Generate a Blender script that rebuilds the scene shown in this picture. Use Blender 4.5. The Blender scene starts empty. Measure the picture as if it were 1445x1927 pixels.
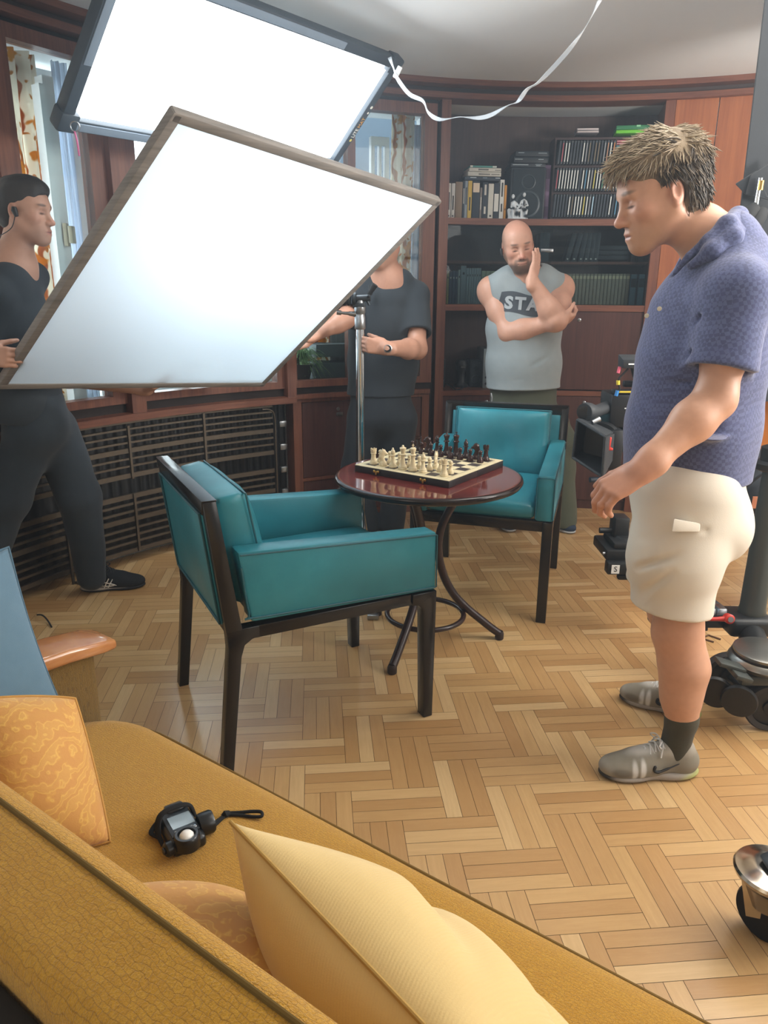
import bpy, bmesh, math, random
import numpy as np
from mathutils import Vector, Matrix
rnd = random.Random(7)
SC = bpy.context.scene
COL = SC.collection

# ------------------------------------------------------------------ camera
F_PX, IMG_W, IMG_H, CAM_H = 1390.0, 1445.0, 1927.0, 1.376
_d = Vector(((690 - IMG_W/2)/F_PX, -(5586 - IMG_H/2)/F_PX, -1.0)).normalized()
_up = -_d
_fw = Vector((0, 0, -1)); _Y = (_fw - _up*_fw.dot(_up)).normalized(); _X = _Y.cross(_up)
ROT = Matrix((_X, _Y, _up))
CAMP = Vector((0, 0, CAM_H))
cam_data = bpy.data.cameras.new('camera')
cam_data.sensor_fit = 'VERTICAL'; cam_data.sensor_height = 36.0
cam_data.lens = F_PX/IMG_H*36.0
cam_data.clip_start = 0.02
cam = bpy.data.objects.new('camera', cam_data); COL.objects.link(cam)
cam.matrix_world = Matrix.Translation(CAMP) @ ROT.to_4x4()
SC.camera = cam

# ------------------------------------------------------------------ light and exposure
SC.view_settings.view_transform = 'Standard'
SC.view_settings.look = 'None'
SC.view_settings.gamma = 1.0
SC.view_settings.use_curve_mapping = False
SC.view_settings.exposure = 1.45
SC.cycles.use_denoising = True
SC.cycles.max_bounces = 6
SC.cycles.diffuse_bounces = 3
SC.cycles.sample_clamp_indirect = 6.0
SKY_STRENGTH = 2.6
PANEL_STRENGTH = 5.6
HAZE = 0.020
world = bpy.data.worlds.new('daylight'); SC.world = world; world.use_nodes = True
_bg = world.node_tree.nodes['Background']
_bg.inputs[0].default_value = (0.86, 0.93, 1.0, 1); _bg.inputs[1].default_value = SKY_STRENGTH

def area_lamp(name, loc, aim, sx, sy, power, color):
    l = bpy.data.lights.new(name, 'AREA'); l.shape = 'RECTANGLE'; l.size = sx; l.size_y = sy
    l.energy = power; l.color = color
    o = bpy.data.objects.new(name, l); COL.objects.link(o); o.location = loc
    o.rotation_euler = (Vector(aim) - Vector(loc)).to_track_quat('-Z', 'Y').to_euler()
    return o
# added fill lamps, all out of view: from overhead, upward and both sides
area_lamp('overhead_fill', (1.5, 2.2, 2.46), (1.4, 2.2, 0.0), 1.6, 1.4, 13, (1.0, 0.95, 0.88))
area_lamp('upward_fill', (3.2, 1.6, 1.75), (2.6, 1.9, 2.6), 0.8, 0.8, 62, (1.0, 0.97, 0.93))
area_lamp('rear_left_fill', (-1.9, -0.7, 1.75), (1.2, 2.0, 0.8), 1.8, 1.3, 8, (1.0, 0.95, 0.88))
area_lamp('rear_right_fill', (3.7, -0.3, 1.7), (1.0, 2.4, 2.9), 2.0, 1.4, 16, (1.0, 0.97, 0.94))

# ------------------------------------------------------------------ pixel of the photograph -> point in the room
def ray(px, py):
    return ROT @ Vector(((px - IMG_W/2)/F_PX, -(py - IMG_H/2)/F_PX, -1.0))
def at(px, py, Y):
    r = ray(px, py); return CAMP + r*(Y/r.y)
def atz(px, py, z=0.0):
    r = ray(px, py); return CAMP + r*((z - CAM_H)/r.z)
CX, CY, R0, CEIL = 0.928, 1.835, 2.886, 2.488      # the curved wall: a circle in plan
def pol(phi, r=R0, z=0.0):
    a = math.radians(phi); return Vector((CX + r*math.sin(a), CY + r*math.cos(a), z))
def phi_of(px, py, rad=R0):
    r = ray(px, py); ox, oy = -CX, -CY
    a = r.x*r.x + r.y*r.y; b = 2*(r.x*ox + r.y*oy); c = ox*ox + oy*oy - rad*rad
    t = (-b + math.sqrt(b*b - 4*a*c))/2/a; p = CAMP + r*t
    return math.degrees(math.atan2(p.x - CX, p.y - CY)), p.z

# ------------------------------------------------------------------ materials
def lin(c):
    if isinstance(c, str):
        c = [int(c[i:i+2], 16)/255 for i in (0, 2, 4)]
    return tuple(((v/12.92) if v <= 0.04045 else ((v + 0.055)/1.055)**2.4) for v in c[:3]) + (1.0,)
class NT:
    def __init__(s, name):
        s.m = bpy.data.materials.new(name); s.m.use_nodes = True
        s.t = s.m.node_tree; s.N = s.t.nodes; s.L = s.t.links
        s.b = s.N['Principled BSDF']; s.out = s.N['Material Output']
    def n(s, kind, **kw):
        nd = s.N.new(kind)
        for k, v in kw.items():
            if k in nd.inputs.keys(): nd.inputs[k].default_value = v
            else: setattr(nd, k, v)
        return nd
    def link(s, a, b): s.L.new(a, b)
    def coords(s, kind='Object', scale=(1, 1, 1), rot=(0, 0, 0)):
        tc = s.n('ShaderNodeTexCoord'); mp = s.n('ShaderNodeMapping')
        mp.inputs['Scale'].default_value = scale; mp.inputs['Rotation'].default_value = rot
        s.link(tc.outputs[kind], mp.inputs[0]); return mp.outputs[0]
    def noise(s, vec, scale=5, detail=4, rough=0.5, dist=0):
        n = s.n('ShaderNodeTexNoise'); n.inputs['Scale'].default_value = scale; n.inputs['Detail'].default_value = detail
        n.inputs['Roughness'].default_value = rough; n.inputs['Distortion'].default_value = dist
        if vec is not None: s.link(vec, n.inputs['Vector'])
        return n.outputs['Fac']
    def ramp(s, fac, stops):
        r = s.n('ShaderNodeValToRGB'); e = r.color_ramp.elements
        while len(e) < len(stops): e.new(0.5)
        for el, (p, c) in zip(e, stops): el.position = p; el.color = lin(c)
        s.link(fac, r.inputs[0]); return r.outputs[0]
    def mix(s, fac, a, b, mode='MIX'):
        m = s.n('ShaderNodeMix', data_type='RGBA', blend_type=mode)
        for sock, v in ((m.inputs[0], fac), (m.inputs[6], a), (m.inputs[7], b)):
            if hasattr(v, 'is_linked') or hasattr(v, 'links'): s.link(v, sock)
            else: sock.default_value = v
        return m.outputs[2]
    def bump(s, h, strength=0.3, dist=0.01, normal=None):
        b = s.n('ShaderNodeBump'); b.inputs['Strength'].default_value = strength; b.inputs['Distance'].default_value = dist
        s.link(h, b.inputs['Height'])
        if normal is not None: s.link(normal, b.inputs['Normal'])
        s.link(b.outputs[0], s.b.inputs['Normal']); return b.outputs[0]
    def set(s, color=None, rough=None, metal=None, **kw):
        if color is not None:
            if hasattr(color, 'links'): s.link(color, s.b.inputs['Base Color'])
            else: s.b.inputs['Base Color'].default_value = lin(color)
        if rough is not None: s.b.inputs['Roughness'].default_value = rough
        if metal is not None: s.b.inputs['Metallic'].default_value = metal
        for k, v in kw.items(): s.b.inputs[k.replace('_', ' ')].default_value = v
        return s.m
_mc = {}
def plain(name, color, rough=0.5, metal=0.0, var=0.06, **kw):
    """one colour with a faint mottling"""
    key = (name,)
    if key in _mc: return _mc[key]
    t = NT(name); c = lin(color)
    f = t.noise(t.coords(), 14, 3)
    a = tuple(v*(1 - var) for v in c[:3]) + (1,); b = tuple(min(1, v*(1 + var)) for v in c[:3]) + (1,)
    t.set(t.mix(f, a, b), rough, metal, **kw); _mc[key] = t.m; return t.m
def wood(name, c1, c2, rough=0.4, axis='z', scale=1.0, coat=0.0):
    t = NT(name)
    lo, hi = 1.3*scale, 26*scale
    sc = {'z': (hi, hi, lo), 'x': (lo, hi, hi), 'y': (hi, lo, hi), 'h': (lo*1.5, lo*1.5, hi*1.5)}[axis]
    v = t.coords('Object', sc)
    n1 = t.noise(v, 1.0, 5, 0.6, 0.4); n2 = t.noise(v, 4.0, 3, 0.6)
    col = t.ramp(n1, [(0.3, c1), (0.72, c2)])
    col = t.mix(0.35, col, t.ramp(n2, [(0.35, c1), (0.65, c2)]))
    t.set(col, rough, Coat_Weight=coat); t.bump(n2, 0.08, 0.002); return t.m
def cloth(name, c1, c2, weave=900, rough=0.9, bump=0.25, sheen=0.2, patch=9):
    t = NT(name); v = t.coords()
    f = t.noise(v, patch, 4); w = t.noise(v, weave, 2)
    t.set(t.mix(f, lin(c1), lin(c2)), rough, Sheen_Weight=sheen); t.bump(w, bump, 0.002); return t.m
def emis(name, color, s):
    t = NT(name); e = t.n('ShaderNodeEmission'); e.inputs[0].default_value = lin(color); e.inputs[1].default_value = s
    t.link(e.outputs[0], t.out.inputs[0]); return t.m
# ------------------------------------------------------------------ mesh building
def frame(d, hint=(0, 0, 1)):
    d = Vector(d).normalized(); h = Vector(hint)
    if abs(d.dot(h)) > 0.98: h = Vector((1, 0, 0)) if abs(d.x) < 0.9 else Vector((0, 1, 0))
    a = h.cross(d).normalized(); return a, d.cross(a).normalized(), d
def basis(x, y, z, o=(0, 0, 0)):
    return Matrix(((x[0], y[0], z[0], o[0]), (x[1], y[1], z[1], o[1]), (x[2], y[2], z[2], o[2]), (0, 0, 0, 1)))
class MB:
    def __init__(s): s.v, s.f, s.mi = [], [], []
    def add(s, vs, fs, mi=0):
        k = len(s.v); s.v += [tuple(p) for p in vs]; s.f += [[i + k for i in f] for f in fs]; s.mi += [mi]*len(fs); return s
    def box(s, c, size, rot=None, bev=0.0, mi=0, seg=2):
        bm = bmesh.new(); bmesh.ops.create_cube(bm, size=1.0)
        for v in bm.verts: v.co = Vector((v.co.x*size[0], v.co.y*size[1], v.co.z*size[2]))
        if bev > 0: bmesh.ops.bevel(bm, geom=list(bm.edges), offset=min(bev, min(size)*0.45), segments=seg, profile=0.5, affect='EDGES')
        return s.bm(bm, c, rot, mi)
    def bm(s, bm, c=(0, 0, 0), rot=None, mi=0):
        M = rot.to_3x3() if rot is not None else None; c = Vector(c)
        bm.verts.index_update(); vs = [((M @ v.co) if M is not None else v.co) + c for v in bm.verts]
        s.add(vs, [[v.index for v in f.verts] for f in bm.faces], mi); bm.free(); return s
    def hexa(s, p, mi=0, bev=0.0):
        """eight corners: bottom ring of four, top ring of four"""
        bm = bmesh.new(); vs = [bm.verts.new(q) for q in p]
        for f in ((3, 2, 1, 0), (4, 5, 6, 7), (0, 1, 5, 4), (1, 2, 6, 5), (2, 3, 7, 6), (3, 0, 4, 7)): bm.faces.new([vs[i] for i in f])
        if bev: bmesh.ops.bevel(bm, geom=list(bm.edges), offset=bev, segments=2, profile=0.5, affect='EDGES')
        return s.bm(bm, mi=mi)
    def tube(s, pts, r, n=12, caps=True, mi=0, sx=1.0, sy=1.0, hint=(0, 0, 1)):
        pts = [Vector(p) for p in pts]; rs = r if isinstance(r, (list, tuple)) else [r]*len(pts)
        vs, fs = [], []; prev = None
        for i, p in enumerate(pts):
            d = (pts[min(i+1, len(pts)-1)] - pts[max(i-1, 0)])
            if d.length < 1e-9: d = Vector((0, 0, 1))
            if prev is None: a, b, _ = frame(d, hint)
            else:
                d.normalize(); a = (prev - d*prev.dot(d)).normalized(); b = d.cross(a)
            prev = a
            for k in range(n):
                t = 2*math.pi*k/n; vs.append(p + a*(math.cos(t)*rs[i]*sx) + b*(math.sin(t)*rs[i]*sy))
        for i in range(len(pts)-1):
            for k in range(n):
                k2 = (k+1) % n; fs.append([i*n+k, i*n+k2, (i+1)*n+k2, (i+1)*n+k])
        if caps: fs.append(list(range(n))[::-1]); fs.append([(len(pts)-1)*n + k for k in range(n)])
        return s.add(vs, fs, mi)
    def cyl(s, a, b, r, r2=None, n=20, mi=0): return s.tube([a, b], [r, r if r2 is None else r2], n, True, mi)
    def lathe(s, prof, c=(0, 0, 0), axis=(0, 0, 1), n=24, mi=0, hint=(0, 1, 0)):
        a, b, d = frame(axis, hint); c = Vector(c); vs, fs = [], []
        for (r, z) in prof:
            for k in range(n):
                t = 2*math.pi*k/n; vs.append(c + d*z + a*(r*math.cos(t)) + b*(r*math.sin(t)))
        for i in range(len(prof)-1):
            for k in range(n):
                k2 = (k+1) % n; fs.append([i*n+k, i*n+k2, (i+1)*n+k2, (i+1)*n+k])
        fs.append(list(range(n))[::-1]); fs.append([(len(prof)-1)*n + k for k in range(n)])
        return s.add(vs, fs, mi)
    def prism(s, poly, M, depth, mi=0, bev=0.0):
        """outline in the x,y of matrix M, pushed along its z"""
        bm = bmesh.new(); lo = [bm.verts.new(M @ Vector((p[0], p[1], 0))) for p in poly]; hi = [bm.verts.new(M @ Vector((p[0], p[1], depth))) for p in poly]
        n = len(poly); bm.faces.new(lo[::-1]); bm.faces.new(hi)
        for i in range(n): bm.faces.new((lo[i], lo[(i+1) % n], hi[(i+1) % n], hi[i]))
        bmesh.ops.recalc_face_normals(bm, faces=list(bm.faces))
        if bev: bmesh.ops.bevel(bm, geom=list(bm.edges), offset=bev, segments=2, profile=0.5, affect='EDGES')
        return s.bm(bm, mi=mi)
    def arc(s, p0, p1, r0, r1, z0, z1, step=1.2, mi=0):
        """curved box on the circle of the wall"""
        n = max(1, int(math.ceil(abs(p1-p0)/step))); vs, fs = [], []
        for i in range(n+1):
            ph = p0 + (p1-p0)*i/n
            vs += [pol(ph, r0, z0), pol(ph, r1, z0), pol(ph, r1, z1), pol(ph, r0, z1)]
        for i in range(n):
            k = 4*i
            for j in range(4): fs.append([k+j, k+(j+1) % 4, k+4+(j+1) % 4, k+4+j])
        fs += [[3, 2, 1, 0], [4*n, 4*n+1, 4*n+2, 4*n+3]]
        return s.add(vs, fs, mi)
    def grid(s, fn, nu, nv, mi=0, wrap_u=False):
        vs = [fn(u/(nu if wrap_u else nu-1), v/(nv-1)) for v in range(nv) for u in range(nu)]; fs = []
        for v in range(nv-1):
            for u in range(nu if wrap_u else nu-1):
                u2 = (u+1) % nu; fs.append([v*nu+u, v*nu+u2, (v+1)*nu+u2, (v+1)*nu+u])
        return s.add(vs, fs, mi)
    def text(s, body, M, size, depth=0.0008, mi=0, align='CENTER', bold=0.0, sx=1.0):
        cu = bpy.data.curves.new('lettering', 'FONT'); cu.body = body; cu.size = size; cu.extrude = depth
        cu.align_x = align; cu.align_y = 'CENTER'; cu.resolution_u = 3; cu.offset = bold
        o = bpy.data.objects.new('lettering', cu); COL.objects.link(o)
        dg = bpy.context.evaluated_depsgraph_get(); me = bpy.data.meshes.new_from_object(o.evaluated_get(dg))
        s.add([M @ Vector((v.co.x*sx, v.co.y, v.co.z)) for v in me.vertices], [list(p.vertices) for p in me.polygons], mi)
        bpy.data.objects.remove(o); bpy.data.curves.remove(cu); bpy.data.meshes.remove(me); return s
    def build(s, name, mat, parent=None, smooth=True, angle=40, fix=True, origin=None):
        me = bpy.data.meshes.new(name)
        V = np.array(s.v, dtype=float) if s.v else np.zeros((0, 3))
        if parent is not None: org = Vector(parent.get('_org', (0, 0, 0)))
        elif origin is not None: org = Vector(origin)
        elif len(V): org = Vector(((V[:, 0].min()+V[:, 0].max())/2, (V[:, 1].min()+V[:, 1].max())/2, V[:, 2].min()))
        else: org = Vector((0, 0, 0))
        me.from_pydata((V - np.array(org)).tolist(), [], s.f)
        for m in (mat if isinstance(mat, (list, tuple)) else [mat]): me.materials.append(m)
        if any(s.mi): me.polygons.foreach_set('material_index', s.mi)
        if fix:
            bm = bmesh.new(); bm.from_mesh(me); bmesh.ops.recalc_face_normals(bm, faces=list(bm.faces)); bm.to_mesh(me); bm.free()
        if smooth: me.shade_smooth(); 
        if smooth and angle < 180: me.set_sharp_from_angle(angle=math.radians(angle))
        me.update()
        o = bpy.data.objects.new(name, me); COL.objects.link(o)
        if parent is not None: o.parent = parent; o['_org'] = tuple(org)
        else: o.location = org; o['_org'] = tuple(org)
        return o
def tag(o, label=None, cat=None, group=None, kind=None):
    for k, v in (('label', label), ('category', cat), ('group', group), ('kind', kind)):
        if v: o[k] = v
    return o
def thing(name, label, cat, loc=(0, 0, 0), group=None, local=False, rotz=0.0):
    """an Empty at the thing's base; parts are given in room coordinates unless local"""
    o = bpy.data.objects.new(name, None); COL.objects.link(o); o.location = loc; o.empty_display_size = 0.1
    o.rotation_euler.z = rotz; o['_org'] = (0, 0, 0) if local else tuple(loc)
    return tag(o, label, cat, group)
def struct(o): o['kind'] = 'structure'; return o
def copy_tree(o, parent=None):
    c = o.copy(); COL.objects.link(c)
    if parent is not None: c.parent = parent
    for ch in list(o.children): copy_tree(ch, c)
    return c
def bez(pts, n=8):
    """smooth path through points"""
    P = [Vector(p) for p in pts]; out = []
    for i in range(len(P)-1):
        a, b, c, d = P[max(i-1, 0)], P[i], P[i+1], P[min(i+2, len(P)-1)]
        for k in range(n):
            t = k/n; out.append(0.5*((2*b) + (c-a)*t + (2*a-5*b+4*c-d)*t*t + (3*b-a-3*c+d)*t**3))
    out.append(P[-1]); return out
# ------------------------------------------------------------------ organic shapes: blended solids on a grid, skinned into one mesh
def axis_steps(lo, hi, step, fine=()):
    """coordinates from lo to hi; intervals in fine = (a, b, smaller step)"""
    out = [lo]
    while out[-1] < hi:
        st = step
        for a, b, s2 in fine:
            if a <= out[-1] <= b: st = min(st, s2)
        out.append(out[-1] + st)
    return np.array(out, dtype=np.float32)
def waves(seed, n, lo, hi, aniso=(1, 1, 1)):
    r = np.random.RandomState(seed); W = []
    for i in range(n):
        k = r.normal(size=3); k /= np.linalg.norm(k); f = lo*(hi/lo)**r.rand()
        W.append((k*f*np.array(aniso), r.rand()*6.28, 1.0/math.sqrt(f/lo)))
    return W
def wsum(W, X, Y, Z):
    s = 0; tot = 0
    for k, p, a in W: s = s + a*np.sin(k[0]*X + k[1]*Y + k[2]*Z + p); tot += a
    return s/tot*1.8
class SDF:
    def __init__(s, xs, ys, zs):
        s.ax = (xs, ys, zs); s.F = np.full((len(xs), len(ys), len(zs)), 1.0, np.float32)
    def reg(s, lo, hi):
        sl = []
        for a, l, h in zip(s.ax, lo, hi):
            i = max(0, int(np.searchsorted(a, l)) - 1); j = min(len(a), int(np.searchsorted(a, h)) + 1); sl.append(slice(i, max(j, i)))
        sl = tuple(sl); g = [s.ax[i][sl[i]] for i in range(3)]
        return sl, g[0][:, None, None], g[1][None, :, None], g[2][None, None, :]
    def put(s, sl, d, k, op):
        a = s.F[sl]
        if a.size == 0: return
        if op == 's': d = -d
        if k <= 0: r = np.minimum(a, d) if op == 'u' else np.maximum(a, d)
        else:
            sg = 1 if op == 'u' else -1
            h = np.clip(0.5 + sg*0.5*(d - a)/k, 0, 1); r = d + (a - d)*h - sg*k*h*(1 - h)
        s.F[sl] = r
    def cap(s, a, b, ra, rb=None, k=0.02, op='u', sq=None):
        rb = ra if rb is None else rb; a = np.array(a, float); b = np.array(b, float); m = max(ra, rb)*(max(1, sq[1]) if sq else 1) + 2.2*max(k, 0.006)
        sl, X, Y, Z = s.reg(np.minimum(a, b) - m, np.maximum(a, b) + m)
        px, py, pz = X - a[0], Y - a[1], Z - a[2]; ab = b - a
        if sq:                                   # squash about the axis direction sq[0] by factor sq[1] (thickness multiplier)
            u = np.array(sq[0], float); u /= np.linalg.norm(u); q = px*u[0] + py*u[1] + pz*u[2]; e = (1/sq[1] - 1)
            px, py, pz = px + u[0]*q*e, py + u[1]*q*e, pz + u[2]*q*e; ab = ab + u*(ab @ u)*e
        t = np.clip((px*ab[0] + py*ab[1] + pz*ab[2])/max(ab @ ab, 1e-12), 0, 1)
        d = np.sqrt((px - t*ab[0])**2 + (py - t*ab[1])**2 + (pz - t*ab[2])**2) - (ra + (rb - ra)*t)
        if sq: d = d*min(1, sq[1])
        s.put(sl, d.astype(np.float32), k, op); return s
    def chain(s, pts, rs, k=0.02, op='u', sq=None):
        for i in range(len(pts)-1): s.cap(pts[i], pts[i+1], rs[i], rs[i+1], k, op, sq)
        return s
    def ell(s, c, r, axes=None, k=0.02, op='u'):
        c = np.array(c, float); A = np.eye(3) if axes is None else np.array(axes, float)
        m = np.sqrt(((A*np.array(r)[:, None])**2).sum(0)) + 2.2*max(k, 0.006)
        sl, X, Y, Z = s.reg(c - m, c + m); X, Y, Z = X - c[0], Y - c[1], Z - c[2]
        q = [A[i][0]*X + A[i][1]*Y + A[i][2]*Z for i in range(3)]
        k0 = np.sqrt(sum((q[i]/r[i])**2 for i in range(3))); k1 = np.sqrt(sum((q[i]/r[i]**2)**2 for i in range(3))) + 1e-9
        s.put(sl, (k0*(k0 - 1)/k1).astype(np.float32), k, op); return s
    def cut(s, p, n, k=0.0, lo=None, hi=None):
        """remove the side the normal points to"""
        n = np.array(n, float); n /= np.linalg.norm(n)
        sl, X, Y, Z = s.reg(lo if lo is not None else [a[0] for a in s.ax], hi if hi is not None else [a[-1] for a in s.ax])
        d = ((X - p[0])*n[0] + (Y - p[1])*n[1] + (Z - p[2])*n[2]).astype(np.float32); d = np.broadcast_to(d, s.F[sl].shape)
        s.put(sl, -d, k, 's'); return s
    def rough(s, amp, W, lo=None, hi=None, fade=None):
        sl, X, Y, Z = s.reg(lo if lo is not None else [a[0] for a in s.ax], hi if hi is not None else [a[-1] for a in s.ax])
        w = wsum(W, X, Y, Z)
        if fade is not None: w = w*fade(X, Y, Z)
        s.F[sl] += (amp*w).astype(np.float32); return s
    def merge(s, o, k=0.01):
        h = np.clip(0.5 + 0.5*(o.F - s.F)/k, 0, 1); s.F = (o.F + (s.F - o.F)*h - k*h*(1 - h)).astype(np.float32); return s
    def like(s): return SDF(*s.ax)
    def sleeve(s, a, e, f, r0, r1, k=0.03, hole=0.0, along=None):
        """a short sleeve from shoulder a towards elbow e, cut square at fraction f, hollow at its end"""
        a, e = np.array(a, float), np.array(e, float); d = unit(e - a); q = a + (e - a)*f; t = s.like()
        t.cap(a, q, r0, r1, 0.02); t.cap(q, q + d*0.10, r1, r1*1.03, 0.01); lo, hi = q - 0.16, q + 0.16; t.cut(q, d if along is None else along, 0.003, lo, hi)
        if hole: t.cap(q - d*0.035, q + d*0.06, hole, hole, 0.004, 's')
        return s.merge(t, k)
    def fold(s, a, b, r, depth, k=0.012):
        """a crease pressed into the cloth"""
        return s.cap(a, b, r, r*0.6, k, 's') if depth > 0 else s.cap(a, b, r, r*0.6, k)
    def mesh(s):
        F = s.F; S = F < 0; nx, ny, nz = F.shape
        cnt = np.zeros((nx-1, ny-1, nz-1), np.uint8)
        for i in (0, 1):
            for j in (0, 1):
                for k in (0, 1): cnt += S[i:nx-1+i, j:ny-1+j, k:nz-1+k]
        I, J, K = np.nonzero((cnt > 0) & (cnt < 8)); idx = np.full(cnt.shape, -1, np.int32); idx[I, J, K] = np.arange(len(I))
        val = {(i, j, k): F[I+i, J+j, K+k] for i in (0, 1) for j in (0, 1) for k in (0, 1)}
        acc = np.zeros((len(I), 3)); num = np.zeros(len(I))
        for a in val:
            for d in range(3):
                if a[d] == 0:
                    b = tuple(1 if q == d else a[q] for q in range(3)); va, vb = val[a], val[b]; x = (va < 0) != (vb < 0)
                    t = np.where(x, va/np.where(np.abs(va - vb) < 1e-12, 1e-12, va - vb), 0)
                    for q in range(3): acc[:, q] += np.where(x, a[q] + (t if q == d else 0), 0)
                    num += x
        fr = acc/num[:, None]; V = np.empty_like(fr)
        for q, ii in enumerate((I, J, K)):
            ax = s.ax[q]; V[:, q] = ax[ii] + (ax[ii+1] - ax[ii])*fr[:, q]
        faces = []
        def quads(e, off, flip):
            i, j, k = np.nonzero(e); i, j, k = i + off[0], j + off[1], k + off[2]; return i, j, k
        # edges along x
        for d in range(3):
            A = [slice(None)]*3; B = [slice(None)]*3; A[d] = slice(0, -1); B[d] = slice(1, None)
            o = [q for q in range(3) if q != d]
            for q in o: A[q] = slice(1, -1); B[q] = slice(1, -1)
            e0 = S[tuple(A)]; e1 = S[tuple(B)]; i, j, k = np.nonzero(e0 != e1); sg = e0[i, j, k]
            g = [i, j, k]
            for q in o: g[q] = g[q] + 1
            c = []
            for (p, r) in ((-1, -1), (0, -1), (0, 0), (-1, 0)):
                h = list(g); h[o[0]] = h[o[0]] + p; h[o[1]] = h[o[1]] + r; c.append(idx[h[0], h[1], h[2]])
            Q = np.stack(c, 1); fl = sg if d != 1 else ~sg
            Q[~fl] = Q[~fl][:, ::-1]; faces.append(Q)
        Q = np.concatenate(faces); Q = Q[(Q >= 0).all(1)]
        return V, Q
def relax(V, Q, it=1, w=0.5):
    e = np.concatenate([Q[:, [0, 1]], Q[:, [1, 2]], Q[:, [2, 3]], Q[:, [3, 0]]])
    for _ in range(it):
        s = np.zeros_like(V); c = np.zeros(len(V))
        for a, b in ((0, 1), (1, 0)):
            for q in range(3): s[:, q] += np.bincount(e[:, a], V[e[:, b], q], len(V))
            c += np.bincount(e[:, a], minlength=len(V))
        V = V*(1-w) + w*s/np.maximum(c, 1)[:, None]
    return V
def skin_mesh(name, S, mat, parent, tint=None, it=1, largest=False):
    V, Q = S.mesh()
    if it: V = relax(V, Q, it)
    org = Vector(parent.get('_org', (0, 0, 0))) if parent is not None else Vector((V[:, 0].mean(), V[:, 1].mean(), V[:, 2].min()))
    me = bpy.data.meshes.new(name)
    me.vertices.add(len(V)); me.vertices.foreach_set('co', (V - np.array(org)).astype(np.float32).ravel())
    me.loops.add(Q.size); me.loops.foreach_set('vertex_index', Q.astype(np.int32).ravel())
    me.polygons.add(len(Q)); me.polygons.foreach_set('loop_start', np.arange(0, Q.size, 4, dtype=np.int32))
    me.update(calc_edges=True); me.validate()
    me.materials.append(mat); me.shade_smooth()
    if tint is not None:
        C = tint(V); at_ = me.color_attributes.new('tint', 'FLOAT_COLOR', 'POINT'); at_.data.foreach_set('color', np.concatenate([C, np.ones((len(C), 1))], 1).astype(np.float32).ravel())
    o = bpy.data.objects.new(name, me); COL.objects.link(o)
    if parent is not None: o.parent = parent
    else: o.location = org
    o['_org'] = tuple(org); return o
def tinted(name, rough=0.5, bump=0.1, scale=160, sss=0.0):
    """a material whose colour is the surface's own: skin with stubble, lips, brows"""
    t = NT(name); a = t.n('ShaderNodeAttribute', attribute_name='tint'); f = t.noise(t.coords(), 60, 4)
    c = t.mix(f, (0.9, 0.88, 0.86, 1), (1.08, 1.05, 1.04, 1)); c = t.mix(1.0, a.outputs['Color'], c, 'MULTIPLY')
    t.set(c, rough, Subsurface_Weight=sss, Subsurface_Scale=0.02); t.bump(t.noise(t.coords(), scale, 3), bump, 0.002); return t.m
class Tint:
    def __init__(s, base): s.base = lin(base)[:3]; s.L = []
    def blob(s, c, r, color, w=1.0, axes=None, soft=0.4):
        s.L.append((np.array(c, float), np.array(r if hasattr(r, '__len__') else (r, r, r), float), np.array(lin(color)[:3]), w, np.eye(3) if axes is None else np.array(axes), soft)); return s
    def __call__(s, V):
        C = np.tile(np.array(s.base), (len(V), 1))
        for c, r, col, w, A, soft in s.L:
            q = ((V - c) @ A.T)/r; d = np.sqrt((q**2).sum(1)); m = np.clip((1 + soft - d)/(2*soft), 0, 1); m = (m*m*(3 - 2*m)*w)[:, None]
            C = C*(1 - m) + col*m
        return C
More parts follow.
